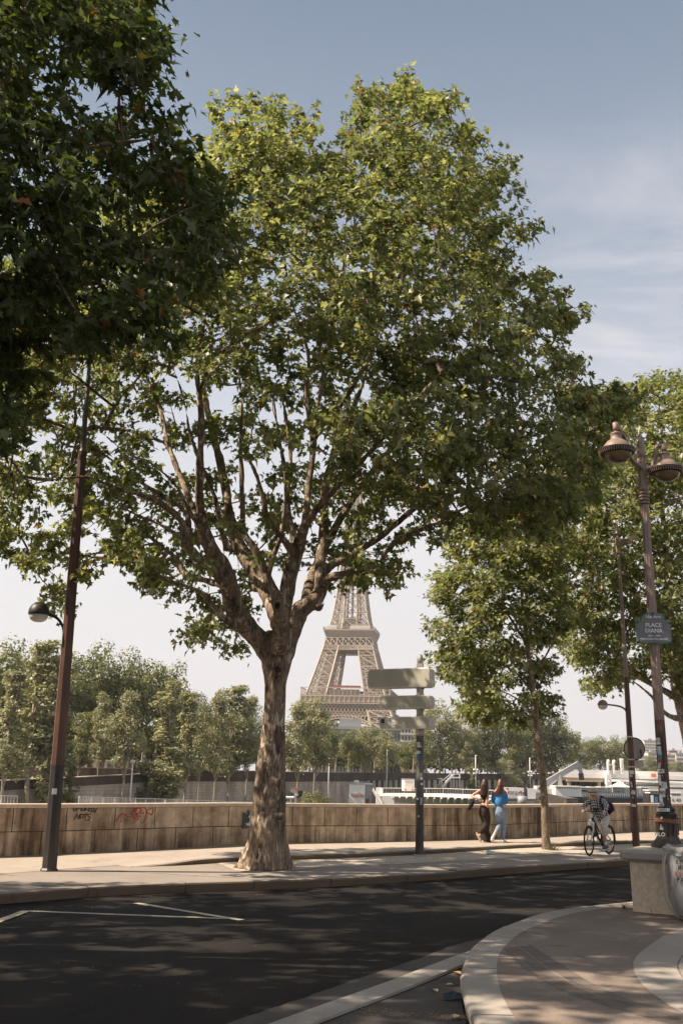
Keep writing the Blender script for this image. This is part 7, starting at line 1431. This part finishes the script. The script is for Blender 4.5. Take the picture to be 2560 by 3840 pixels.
# ------------------------------------------------------------------ quay furniture, boats, bridge
def vbox(m, px0, px1, py0, py1, Y, d): a_ = P(px0, py1, Y); b_ = P(px1, py0, Y); m.b6(min(a_.x, b_.x), max(a_.x, b_.x), Y, Y + d, a_.z, b_.z); return m
M['wht2'] = simple('white_hull_paint', (.80, .78, .75), .45, .08, .5, bmp=0); M['hull'] = simple('grey_brown_hull', (.17, .145, .125), .6, .25, .3); M['dhull'] = simple('black_hull', (.03, .03, .032), .5, .2, .3); M['bhull'] = simple('blue_grey_hull', (.15, .19, .24), .55, .15, .4); M['glass'] = simple('cabin_glass', (.05, .06, .07), .1, .2, 1, bmp=0)
M['orangep'] = simple('orange_paint', (.6, .18, .05), .5, .15, 1, bmp=0); M['beige'] = simple('beige_concrete', (.5, .41, .31), .85, .12, .3)
def railing(name, label, pts, h, step, cat='railing', mat='wht2', r0=.05):
    t = thing(name, tuple(pts[0]), label, cat); m = MB()
    for a_, b_ in zip(pts, pts[1:]): m.bar(a_ + Zu * h, b_ + Zu * h, r0 * 2, r0 * 1.4); m.bar(a_ + Zu * h * .12, b_ + Zu * h * .12, r0, r0)
    m.build('rail', M[mat], t); m = MB(); po = MB()
    for a_, b_ in zip(pts, pts[1:]):
        k = max(1, int((b_ - a_).length / step))
        for i in range(k + 1): p_ = a_.lerp(b_, i / k); (po if i % 8 == 0 else m).bar(p_, p_ + Zu * h, .1 if i % 8 == 0 else .035)
    m.build('bars', M[mat], t); po.build('posts', M[mat], t)
railing('railing', 'white bar railing running along the top of the wall line, left of the big trunk', [P(295, 3020, 118), P(620, 3024, 140), P(955, 3032, 165)], .95, .35)
railing('railing', 'short white railing at the left edge beyond the wall', [P(-300, 3012, 112), P(64, 3018, 118)], .95, .35)
def lamp_post(px, ytop, ybot, Y, label, r0=.09, globes=0):
    a_ = P(px, ybot, Y); zt_ = P(px, ytop, Y).z; t = thing('lamp_post', tuple(a_), label, 'lamp post', 'grey lamp posts on the far quay'); m = MB(); m.tube([a_, (a_.x, a_.y, zt_)], [r0 * 1.4, r0 * .8], 8); m.build('pole', M['wht2'], t, True); m = MB(); m.ell((a_.x + .15, a_.y, zt_), (.35, .18, .12), 10, 6)
    m.build('lamp_head', M['wht2'], t, True)
    for k in range(globes): m = MB(); m.ell((a_.x + (.5 if k % 2 else -.5), a_.y - .1, zt_ - (zt_ - a_.z) * (.45 + .12 * (k // 2))), .28, 10, 7); m.build('floodlight', M['wht2'], t, True)
lamp_post(488, 2838, 3004, Yq(488) - 12, 'slim grey lamp post right of the pale rounded poplar'); lamp_post(1230, 2845, 2990, Yq(1230) - 12, 'thin grey post right of the willowy tree below the tower'); lamp_post(1449, 2815, 2962, Yq(1449) - 10, 'thin post left of the white lorry'); lamp_post(1783, 2833, 2952, Yq(1783) - 12, 'white post with small floodlights left of the two women', .12, 3); lamp_post(1987, 2843, 2958, Yq(1987) - 12, 'white post with small floodlights left of the young plane trunk', .13, 4); lamp_post(249, 2840, 2915, Yq(249) - 3, 'dark green lamp post on the ramp just right of the mast', .08)
# white cabin with orange scrawl
Yc = 196; t = thing('cabin', tuple(P(1340, 3016, Yc)), 'white square service cabin with orange scrawl and a roof tank on the far quay', 'cabin')
m = vbox(MB(), 1308, 1369, 2941, 3030, Yc, 4); a_ = P(1369, 3030, Yc); b_ = P(1369, 2941, Yc); m.build('body', M['wht2'], t)
m = MB(); vbox(m, 1369.6, 1394, 2942, 3030, Yc + .3, 3.5); m.build('side_shed', M['grey'], t); m = MB(); vbox(m, 1305, 1397, 2938, 2941, Yc - .2, 4.4); m.build('roof', M['grey'], t); m = MB(); m.lathe([(.5, 0), (.5, .5), (.35, .6)], P(1335, 2938, Yc + 2), 14); m.build('roof_tank', M['wht2'], t, True)
m = MB(); rq = random.Random(12)
for k in range(9):
    x_ = 1316 + k * 5.4; m.tube([P(x_ + rq.uniform(-1, 1), 2975 + rq.uniform(-2, 2), Yc - .04), P(x_ + rq.uniform(-3, 3), 2983, Yc - .05), P(x_ + 3 + rq.uniform(-1, 1), 2990 + rq.uniform(-2, 3), Yc - .04), P(x_ + 4, 2979 + rq.uniform(-3, 3), Yc - .05)], .045, 5)
m.build('scrawl', M['orangep'], t)
m = MB(); vbox(m, 1371, 1384, 2996, 3030, Yc + .2, .1); m.build('door', M['redroof'], t)
# landing stage with railing and stairs
t = thing('landing_stage', tuple(P(1450, 3020, 188)), 'long pale concrete landing stage with dark arches under its deck, behind the sign post', 'jetty')
m = MB(); pr = [P(1434, 2981, 188), P(1660, 2983, 184), P(1850, 2991, 178)]
for a_, b_ in zip(pr, pr[1:]): m.bar(a_ + Vector((0, 3, 0)), b_ + Vector((0, 3, 0)), 7, .5)
m.build('deck', M['wht2'], t); m = MB(); 
for i in range(16): p_ = P(1445 + i * 26, 2988 + i * .5, 187 - i * .6); m.bar(p_ + Vector((0, -.4, 0)), p_ + Vector((.2, 3, -1.2)), .3)
m.build('bracket', M['wht2'], t); m = MB(); vbox(m, 1440, 1850, 2990, 3040, 187.2, 1); m.build('quay_face', M['palest'], t); m = MB(); vbox(m, 1434, 1478, 2984, 3040, 186.5, 3); m.build('abutment', M['wht2'], t)
railing('railing', 'pale horizontal bar railing on the landing stage left of the two women', [P(1436, 2980, 186), P(1660, 2982, 181.5), P(1850, 2990, 175)], 1.15, .5, r0=.06)
t = thing('gangway', tuple(P(1400, 3016, 187)), 'steep white metal gangway stair beside the white cabin', 'stairs'); m = MB()
for s_ in (0, .9): m.bar(P(1398, 2962, 187) + Vector((0, s_, 0)), P(1430, 3020, 185) + Vector((0, s_, 0)), .25, .3)
for i in range(12): f = i / 12; m.box(P(1398 + 32 * f, 2962 + 58 * f, 187 - 2 * f) + Vector((0, .45, 0)), (.3, .9, .06))
m.build('flight', M['grey'], t); m = MB(); m.bar(P(1398, 2955, 187), P(1430, 3012, 185), .08); m.build('handrail', M['wht2'], t); m = MB(); vbox(m, 1410, 1434, 2954, 3030, 190, 2); m.build('landing_pillar', M['wht2'], t)
t = thing('metal_stairs', tuple(P(1680, 2955, Yq(1680) - 9)), 'white metal staircase climbing to the parapet above the landing stage', 'stairs'); Yst = Yq(1680) - 9; m = MB()
m.bar(P(1656, 2952, Yst), P(1698, 2906, Yst), 1.6, .5); 
for i in range(14): f = i / 14; m.box(P(1656 + 42 * f, 2952 - 46 * f, Yst) + Zu * .3, (.4, 1.7, .1))
m.build('flight', M['wht2'], t); m = MB()
for px in (1634, 1656, 1700, 1722): m.bar(P(px, 2954, Yst), P(px, 2903 if px > 1690 else 2920, Yst), .22)
m.bar(P(1632, 2920, Yst), P(1658, 2920, Yst), .25); m.bar(P(1690, 2916, Yst), P(1724, 2916, Yst), 1.8, .3); m.bar(P(1690, 2903, Yst), P(1724, 2903, Yst), .15); m.bar(P(1656, 2930, Yst), P(1690, 2900, Yst), .15); m.bar(P(1634, 2954, Yst), P(1656, 2922, Yst), .15); m.build('frame', M['wht2'], t)
# vehicles
def wheelv(m, c, r_, ax=(0, 1, 0), w=.25): c = Vector(c); ax = Vector(ax); m.tube([c - ax * w / 2, c + ax * w / 2], r_, 16)
def car(px, py, Y, rz, col, label, s_=1.0):
    t = thing('parked_car', (0, 0, 0), label, 'car', 'cars parked on the far quay'); prof = [(-2.1, .35), (-2.12, .75), (-1.95, .95), (-1.6, 1.02), (-1.15, 1.42), (-.3, 1.5), (.5, 1.44), (1.05, 1.02), (1.85, .9), (2.1, .7), (2.1, .35)]
    m = MB(); n_ = len(prof); vs = []
    for y_, k in ((-.85, 1), (-.80, 1.0), (.80, 1.0), (.85, 1)): vs += [(x, y_ * (1 if z < 1.05 else .8), z) for x, z in prof]
    m.add(vs, [(i, i + 1, n_ + i + 1, n_ + i) for j in range(3) for i in range(j * n_, j * n_ + n_ - 1)] + [tuple(range(n_ - 1, -1, -1)), tuple(range(3 * n_, 4 * n_))]); m.build('body', col, t, bevel=.04)
    m = MB(); m.add([(-1.68, -.6, 1.0), (-1.68, .6, 1.0), (-1.24, .55, 1.36), (-1.24, -.55, 1.36)], [(0, 1, 2, 3)]); m.v = [(x - .03, y, z + .03) for x, y, z in m.v]; m.build('rear_window', M['glass'], t)
    m = MB(); m.add([(1.1, -.6, 1.02), (1.1, .6, 1.02), (.58, .55, 1.4), (.58, -.55, 1.4)], [(0, 1, 2, 3)]); m.v = [(x + .03, y, z + .03) for x, y, z in m.v]; m.build('windscreen', M['glass'], t)
    for sy_ in (-1, 1):
        m = MB(); m.add([(x, sy_ * (.86 if z < 1.1 else .71), z) for x, z in ((-1.3, 1.04), (.85, 1.04), (.45, 1.38), (-1.05, 1.38))], [(0, 1, 2, 3)]); m.build('side_window', M['glass'], t)
        m = MB(); m.box((-2.12, sy_ * .66, .82), (.06, .22, .16)); m.build('tail_light', M['stk'][2], t); m = MB(); m.box((2.08, sy_ * .62, .68), (.06, .3, .12)); m.build('headlight', M['wht2'], t)
        for x_ in (-1.3, 1.3): m = MB(); wheelv(m, (x_, sy_ * .8, .33), .33); m.build('wheel', M['rubber'], t, True)
    t.location = P(px, py, Y); t.rotation_euler = (0, 0, rz); t.scale = (s_,) * 3
car(1224, 3019, 232, math.radians(20), simple('bronze_car', (.10, .085, .07), .25, .1, 1, bmp=0), 'dark bronze car with lit tail lights parked behind the wall'); car(1262, 3018, 238, math.radians(35), M['wht2'], 'white hatchback parked behind the wall right of the bronze car'); car(1135, 2995, 205, math.radians(-10), simple('navy_car', (.04, .06, .09), .25, .1, 1, bmp=0), 'dark blue car under the willowy tree near the parking sign')
t = thing('lorry', tuple(P(1533, 2981, 193)), 'white high sided lorry seen from behind on the landing stage, left of the sign post', 'lorry'); m = vbox(MB(), 1513, 1553, 2923, 2966, 193, 6); m.build('box_body', M['wht2'], t); m = vbox(MB(), 1518, 1548, 2932, 2960, 192.9, .08); m.build('rear_door', M['signrim'], t); m = vbox(MB(), 1512, 1554, 2921, 2924, 192.8, 6.3); m.build('roof', M['grey'], t)
m = MB(); vbox(m, 1516, 1522, 2966, 2978, 192.9, 1); vbox(m, 1544, 1550, 2966, 2978, 192.9, 1); m.build('wheel', M['rubber'], t); 
for x_ in (1520, 1546): m = vbox(MB(), x_ - 2.5, x_ + 2.5, 2957, 2965, 192.75, .08); m.build('tail_light', M['orangep'], t)
t = thing('container', tuple(P(1945, 3000, 262)), 'long white delivery container with red dotted lettering beside the woman in blue', 'container'); m = vbox(MB(), 1884, 1963, 2955, 2990, 262, 6); m.build('body', M['wht2'], t); m = vbox(MB(), 1963.5, 1976, 2957, 2994, 262, 4); m.build('glass_end', M['glass'], t); m = vbox(MB(), 1976.5, 2007, 2958, 2996, 262, 4); m.build('side_panel', M['wht2'], t)
text_mesh('franprix', 1.45, 'lettering', M['darkmetal'], t, P(1932, 2971, 261.9), (1, 0, -.02), Zu, .01); m = MB(); m.ell(P(1950.5, 2970, 261.9), (.32, .05, .32)); m.build('dot', M['stk'][2], t, True)
m = MB(); vbox(m, 1884, 1950, 2992, 2996, 262, 4); m.build('chassis', M['grey'], t); m = MB(); m.tube([P(1957, 3018, 258), P(1957, 2985, 258)], 1.15, 14); tag(m.build('mooring_pile', M['grey'], smooth=True, origin=tuple(P(1957, 3018, 258))), 'thick grey mooring pile in front of the white container', 'pile')
# parking sign and small boat cabin
Yg = 190; t = thing('parking_sign', tuple(P(1108, 3016, Yg)), 'small no parking sign with an arrow board on a post right of the big trunk', 'road sign'); m = MB(); m.tube([P(1108, 3020, Yg), P(1108, 2955, Yg)], .09, 8); m.build('post', M['grey'], t)
m = vbox(MB(), 1103, 1119, 2955, 2975, Yg - .2, .1); m.build('red_frame', M['stk'][2], t); m = vbox(MB(), 1104.8, 1117.2, 2957, 2973, Yg - .3, .08); m.build('panel', M['wht2'], t); text_mesh('P', 1.0, 'lettering', M['ink'], t, P(1111, 2965, Yg - .36), (1, 0, 0), Zu, .01, bold=.02); m = MB(); m.bar(P(1104, 2957, Yg - .45), P(1118, 2973, Yg - .45), .12); m.build('slash', M['stk'][2], t)
m = vbox(MB(), 1103, 1119, 2976, 2983, Yg - .2, .1); m.build('plate', M['wht2'], t); a_ = P(1102, 2965, Yg - .1); m = MB(); m.plate([(0, -.55), (0, .55), (-.75, 0)], a_, (1, 0, 0), Zu, .1); m.build('arrow_board', M['grey'], t)
t = thing('boat', tuple(P(1075, 3030, 150)), 'white wheelhouse of a moored boat peeping over the wall right of the big trunk', 'boat'); m = vbox(MB(), 1050, 1090, 2993, 3035, 150, 3); m.build('wheelhouse', M['wht2'], t); m = vbox(MB(), 1046, 1101, 2989, 2992.5, 149.4, 4.5); m.build('roof', M['wht2'], t)
for a_ in (1064, 1072, 1080): m = vbox(MB(), a_, a_ + 5, 2997, 3006, 149.9, .06); m.build('window', M['glass'], t)
m = MB(); m.bar(P(1097, 2989, 151), P(1097, 2983, 151), .08); m.bar(P(1070, 2989, 151), P(1070, 2982, 151), .06); m.build('mast', M['wht2'], t)
# barges
def barge(name, label, px0, px1, ydeck, ybot, Y, mt, bow=10, bow_left=True, strip=None):
    t = thing(name, tuple(P((px0 + px1) / 2, ybot, Y)), label, 'barge'); a_, b_ = P(px0, ydeck, Y), P(px1, ydeck, Y); zb = -7.4; zt_ = (a_.z + b_.z) / 2; W_ = 9
    m = MB(); x0, x1 = a_.x, b_.x; pl_ = [(x0, Y + W_ / 2), (x0 + bow * .3, Y + 1), (x0 + bow, Y), (x1 - 2, Y), (x1, Y + 2), (x1, Y + W_ - 2), (x1 - 2, Y + W_), (x0 + bow, Y + W_), (x0 + bow * .3, Y + W_ - 1)]
    low_ = [(x + (bow * .35 if x < x0 + bow * .5 else 0), y) for x, y in pl_]; n_ = len(pl_); sh_ = [zt_ + (1.2 if x < x0 + bow * .5 else 0) for x, y in pl_]
    m.add([(x, y, zb) for x, y in low_] + [(x, y, z) for (x, y), z in zip(pl_, sh_)], [tuple(range(n_ - 1, -1, -1)), tuple(range(n_, 2 * n_))] + [(i, (i + 1) % n_, n_ + (i + 1) % n_, n_ + i) for i in range(n_)]); m.build('hull', mt, t)
    m = MB(); m.bar((x0 + bow, Y - .1, zt_ - .3), (x1, Y - .1, zt_ - .3), .3, .25); m.bar((x0 + bow, Y - .1, zt_ - 1.1), (x1, Y - .1, zt_ - 1.1), .25, .15); m.build('rubbing_strake', strip or M['dhull'], t); return t, zt_
ba, _ = barge('barge', 'grey brown barge with a curved bow moored behind the young plane trunk', 2012, 2172, 2992, 3020, 285, M['hull'], 8)
for i in range(6): m = vbox(MB(), 2018 + i * 8, 2025 + i * 8, 2985, 2991.5, 288, 2); m.build('deck_crate', M['wht2'] if i % 2 else M['bhull'], ba)
bb2, zt_ = barge('barge', 'long blue grey barge carrying containers and a marquee behind the cyclist', 2130, 2432, 2979, 3020, 318, M['dhull'], 14)
m = vbox(MB(), 2180, 2430, 2976, 2990, 317.7, .3); m.build('side_panel', M['bhull'], bb2); m = MB()
for i in range(30): vbox(m, 2184 + i * 8.2, 2186 + i * 8.2, 2977, 2989, 317.4, .25)
m.build('ribs', M['grey'], bb2)
for i, (a_, b_, mt, wd) in enumerate([(2068, 2178, 'wht2', None), (2181, 2212, 'palest', None), (2250, 2292, 'grey', None), (2294, 2334, 'palest', 'Zeen'), (2337, 2402, 'wht2', None), (2404, 2432, 'palest', None), (2213, 2248, 'palest', None)]):
    c0 = P((a_ + b_) / 2, 2976, 320); t = thing('container', tuple(c0), ['long white shed roofed container left of the cyclist', 'pale grey container touching the cyclist hat', 'mid grey container right of the cyclist hat', 'pale container with red lettering under the marquee', 'white container right of the marquee', 'last pale container before the slender mast', 'pale container hidden behind the cyclist hat'][i], 'container', 'containers on the long barge')
    m = vbox(MB(), a_, b_, 2954 if mt == 'wht2' else 2957, 2976, 320, 5); m.build('body', M[mt], t); m = MB()
    for j in range(max(2, int((b_ - a_) / 6))): vbox(m, a_ + 1 + j * 6, a_ + 2.2 + j * 6, 2958, 2975, 319.85, .12)
    m.build('corrugation', M['wht2'] if mt != 'wht2' else M['palest'], t); m = vbox(MB(), a_ - .5, b_ + .5, 2951, 2953.8, 319.6, 6); m.build('roof_edge', M['wht2'], t)
    if wd: text_mesh(wd, 1.2, 'lettering', M['redroof'], t, P((a_ + b_) / 2, 2966, 319.7), (1, 0, -.02), Zu, .01)
t = thing('marquee', tuple(P(2321, 2954, 322)), 'white peaked marquee tent on top of the long barge', 'tent'); c0 = P(2321, 2951, 322); m = MB(); w_ = 3.2; hz_ = P(2321, 2928, 322).z - c0.z
prof = [(w_ * 1.0, 0), (w_ * .55, hz_ * .28), (w_ * .25, hz_ * .62), (.05, hz_)]; vs = []
for rr_, z_ in prof: vs += [c0 + Vector((x * rr_, y * rr_, z_)) for x, y in ((-1, -1), (1, -1), (1, 1), (-1, 1))]
m.add(vs, [(i * 4 + j, i * 4 + (j + 1) % 4, (i + 1) * 4 + (j + 1) % 4, (i + 1) * 4 + j) for i in range(3) for j in range(4)]); m.build('roof', M['wht2'], t); m = MB()
for x_ in (-1, 1):
    for y_ in (-1, 1): m.bar(c0 + Vector((x_ * w_ * .97, y_ * w_ * .97, -2.2)), c0 + Vector((x_ * w_ * .97, y_ * w_ * .97, 0)), .2)
m.build('frame', M['wht2'], t)
# crane / excavator
t = thing('excavator', tuple(P(2120, 2955, 310)), 'grey long armed excavator folded above the barges', 'excavator'); m = MB(); m.bar(P(2030, 2944, 310), P(2168, 2864, 312), 1.4, 1.6); m.bar(P(2168, 2864, 312), P(2178, 2905, 312), .9, 1.0); m.build('boom', M['grey'], t); m = MB(); m.bar(P(2176, 2900, 312), P(2180, 2925, 312), 1.6, 1.2); m.build('bucket', M['darkmetal'], t)
m = MB(); m.bar(P(2040, 2962, 310), P(2085, 2925, 310), .8, .5); m.build('ram', M['chrome'], t); m = MB(); m.add([tuple(P(2088, 2955, 309)), tuple(P(2110, 2955, 309)), tuple(P(2100, 2905, 309)), tuple(P(2094, 2905, 309))], [(0, 1, 2, 3)]); m.add([tuple(P(2088, 2955, 313)), tuple(P(2110, 2955, 313)), tuple(P(2100, 2905, 313)), tuple(P(2094, 2905, 313))], [(3, 2, 1, 0)]); m.add(m.v[:], [(0, 1, 5, 4), (1, 2, 6, 5), (2, 3, 7, 6), (3, 0, 4, 7)]); m.build('tower', M['grey'], t)
m = vbox(MB(), 2012, 2052, 2948, 2978, 308, 5); m.build('cab', M['wht2'], t); m = vbox(MB(), 2018, 2032, 2952, 2962, 307.9, .08); m.build('window', M['glass'], t); m = vbox(MB(), 2052.5, 2078, 2958, 2985, 308, 5); m.build('engine_cover', M['signrim'], t); m = vbox(MB(), 2010, 2082, 2979, 2988, 307, 6); m.build('tracks', M['rubber'], t)
# bridge
bt = thing('bridge', tuple(P(2330, 2960, 335)), 'pale road bridge with beige girders and square piers crossing at the right', 'bridge'); YB = 335
m = vbox(MB(), 2098, 2700, 2914, 2926, YB, 14); m.build('girder', M['beige'], bt); m = vbox(MB(), 2090, 2710, 2912.5, 2913.9, YB - .6, 15); m.build('deck_edge', M['wht2'], bt)
m = MB()
for i in range(150): vbox(m, 2096 + i * 4, 2098 + i * 4, 2901, 2912, YB - .3, .2)
m.build('balusters', M['wht2'], bt); m = vbox(MB(), 2096, 2700, 2899, 2901, YB - .5, .6); m.build('parapet_rail', M['wht2'], bt); m = vbox(MB(), 2096, 2700, 2902, 2912, YB + .1, .15); m.build('parapet_screen', M['palest'], bt)
for px in (2134, 2246): m = vbox(MB(), px - 5, px + 5, 2930, 2985, YB - 1, 6); m.build('pier', M['beige'], bt)
m = vbox(MB(), 2124, 2258, 2926.3, 2930, YB - 1.5, 8); m.build('beam', M['beige'], bt)
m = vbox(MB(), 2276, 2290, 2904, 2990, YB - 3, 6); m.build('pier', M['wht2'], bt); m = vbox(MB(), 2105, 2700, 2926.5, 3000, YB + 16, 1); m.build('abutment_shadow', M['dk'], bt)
for px in (2115, 2160, 2176, 2300, 2345, 2392): m = vbox(MB(), px - 3, px + 3, 2930, 2985, YB + 10, 4); m.build('pier', M['beige'], bt)
m = MB(); n_ = 20; vs = []
for i in range(n_ + 1):
    f = i / n_; px = 2290 + f * 360; yy = 2922 + 22 * f ** 1.6; a_, b_ = P(px, yy, YB - 12), P(px, yy + 9 - 3 * f, YB - 12); vs += [a_, b_, b_ + Vector((0, 4, 0)), a_ + Vector((0, 4, 0))]
m.add(vs, [(i * 4 + j, i * 4 + (j + 1) % 4, (i + 1) * 4 + (j + 1) % 4, (i + 1) * 4 + j) for i in range(n_) for j in range(4)]); tag(m.build('footbridge', M['wht2'], origin=tuple(P(2290, 2922, YB - 12))), 'smooth white curved footbridge ramp descending to the right under the road bridge', 'footbridge')
for px, yt, w_, lb, mt in ((2279, 2856, 2.2, 'left of two slim white pillars topped with a ball on the bridge', 'wht2'), (2300, 2857, 2.2, 'right of two slim white pillars topped with a ball on the bridge', 'wht2'), (2331, 2844, 4, 'taller banner column with dark vertical lettering on the bridge', 'wht2')):
    t = thing('bridge_pillar', tuple(P(px, 2904, YB - 1)), lb, 'pillar', None); m = vbox(MB(), px - w_, px + w_, yt, 2903, YB - 1.5, .9); m.build('shaft', M[mt], t)
    if w_ < 3: m = MB(); m.ell(P(px, yt - 2, YB - 1), .5, 10, 8); m.build('ball', M[mt], t, True)
    else:
        m = MB()
        for k in range(10): vbox(m, px - 1.8, px + 1.8, 2850 + k * 5, 2850.8 + k * 5 + (k % 3), YB - 1.62, .1)
        m.build('dark_marks', M['grey'], t)
# boats beyond the masts on the right
for i, (px0, px1, yt, yb, Y, lb) in enumerate([(2083, 2178, 2948, 2986, 303, 'long white boat shed with a flat roof left of the cyclist head'), (2345, 2500, 2938, 2950, 326, 'white flat roofed river boat under the curved footbridge'), (2470, 2620, 2932, 2946, 324, 'white upper deck boat partly hidden by the ornate lamp')]):
    t = thing('boat', tuple(P((px0 + px1) / 2, yb, Y)), lb, 'boat'); m = vbox(MB(), px0, px1, yt + 3, yb, Y, 6); m.build('hull', M['wht2'], t); m = vbox(MB(), px0 - 2, px1 + 2, yt, yt + 2.6, Y - .5, 7); m.build('roof', M['wht2'], t)
    m = MB()
    for j in range(int((px1 - px0) / 9)): vbox(m, px0 + 3 + j * 9, px0 + 8 + j * 9, yt + 5, yt + 8.5, Y - .12, .1)
    m.build('windows', M['glass'], t)
for i, (px0, px1, y0, Y, lb) in enumerate([(2432, 2478, 2966, 308, 'small white passenger boat between the slender mast and the ornate lamp'), (2511, 2557, 2976, 296, 'white ribbed boat cabin with black figures right of the ornate lamp'), (2500, 2600, 2952, 312, 'white tour boat with an open upper deck at the right edge')]):
    t = thing('boat', tuple(P((px0 + px1) / 2, 3018, Y)), lb, 'boat'); m = vbox(MB(), px0, px1, y0 + 10, 3016, Y, 6); m.build('hull', M['wht2'] if i else M['dhull'], t); m = vbox(MB(), px0 + 3, px1 - 3, y0, y0 + 9.5, Y + .5, 5); m.build('cabin', M['wht2'], t); m = vbox(MB(), px0 - 1, px1 + 2, y0 - 3, y0 - 1, Y, 6); m.build('roof', M['wht2'], t)
    m = MB()
    for j in range(max(3, int((px1 - px0) / 8))): vbox(m, px0 + 5 + j * 7, px0 + 9 + j * 7, y0 + 2, y0 + 7, Y + .35, .1)
    m.build('windows', M['glass'], t)
    m = MB()
    for j in range(int((px1 - px0) / 4)): vbox(m, px0 + j * 4, px0 + j * 4 + .6, y0 - 14, y0 - 3, Y + .2, .15)
    vbox(m, px0, px1, y0 - 15, y0 - 14, Y + .2, .2); m.build('deck_rail', M['wht2'], t)
    if i == 1: text_mesh('6 40', 1.4, 'lettering', M['ink'], t, P(2534, 3001, Y - .05), (1, 0, 0), Zu, .01)
    if i == 0: m = MB(); vbox(m, px0 + 4, px1 - 10, y0 + 12, 3010, Y - .1, .15); m.build('open_side', M['dk'], t); m = vbox(MB(), px0 + 22, px0 + 32, y0 + 22, 3009, Y - .3, .1); m.build('blue_cover', M['bluefab'], t); m = vbox(MB(), px0 + 7, px0 + 16, y0 + 16, 3009, Y - .3, .1); m.build('white_cover', M['wht2'], t)
m = vbox(MB(), 2441, 2458, 2902, 2914, YB - 1, .2); tag(m.build('barrier_sign', M['orangep'], origin=tuple(P(2450, 2914, YB - 1))), 'orange and white striped barrier board on the bridge parapet', 'barrier'); 
# tiny passers-by on the parapets
def far_person(px, py, Y, h, mt, label):
    a_ = P(px, py, Y); m = MB(); s_ = h / 1.7; limb(m, [(a_.x - .09 * s_, a_.y, a_.z, .07 * s_), (a_.x - .08 * s_, a_.y, a_.z + .8 * s_, .1 * s_)], 8); limb(m, [(a_.x + .12 * s_, a_.y + .1, a_.z, .07 * s_), (a_.x + .08 * s_, a_.y, a_.z + .8 * s_, .1 * s_)], 8)
    limb(m, [(a_.x, a_.y, a_.z + .85 * s_, .15 * s_), (a_.x, a_.y, a_.z + 1.2 * s_, .17 * s_), (a_.x, a_.y, a_.z + 1.38 * s_, .16 * s_)], 10); limb(m, [(a_.x - .2 * s_, a_.y, a_.z + 1.36 * s_, .055 * s_), (a_.x - .25 * s_, a_.y, a_.z + .85 * s_, .04 * s_)], 6); limb(m, [(a_.x + .2 * s_, a_.y, a_.z + 1.36 * s_, .055 * s_), (a_.x + .25 * s_, a_.y - .1, a_.z + .85 * s_, .04 * s_)], 6)
    t = thing('person', tuple(a_), label, 'person', 'distant passers-by across the river'); organic(m, 'body', mt, t, .05 * s_, 1); m = MB(); m.ell((a_.x, a_.y, a_.z + 1.57 * s_), (.095 * s_, .1 * s_, .13 * s_), 10, 8); m.build('head', M['skin'], t, True)
for px, py, Y, mt, lb in ((65, 2938, 139, M['pink'], 'person in pink walking up the ramp left of the dark mast'), (1530, 2906, Yq(1530) + 2, M['orangep'], 'person in orange behind the parapet left of the sign post'), (1630, 2908, Yq(1630) + 2, M['redroof'], 'person in red behind the parapet right of the sign post'), (1668, 2908, Yq(1668) + 2, simple('teal_cloth', (.05, .3, .25), .8, .1, 3), 'person in green behind the parapet above the metal stairs'), (2285, 2912, YB + 2, M['whitefab'], 'person in white standing on the bridge between the white pillars'), (2226, 2912, YB + 2, M['redroof'], 'person in dark red on the bridge above the cyclist'), (1705, 2908, Yq(1705) + 2, M['whitefab'], 'person in white behind the parapet at the stair head')): far_person(px, py, Y, 1.72, mt, lb)

# ------------------------------------------------------------------ summer haze: one closed box round the whole scene
m = MB(); m.b6(-2600, 2600, -300, 3100, -9, 345); hz = m.build('haze', [])
hm = bpy.data.materials.new('haze'); hm.use_nodes = True; ht = hm.node_tree; ht.nodes.clear(); ho = ht.nodes.new('ShaderNodeOutputMaterial'); hv = ht.nodes.new('ShaderNodeVolumePrincipled')
hv.inputs['Density'].default_value = .00010; hv.inputs['Color'].default_value = (.93, .94, .98, 1); hv.inputs['Anisotropy'].default_value = .2; ht.links.new(hv.outputs[0], ho.inputs['Volume'])
hz.data.materials.append(hm); hz['kind'] = 'stuff'; hz['label'] = 'pale summer haze over the river'
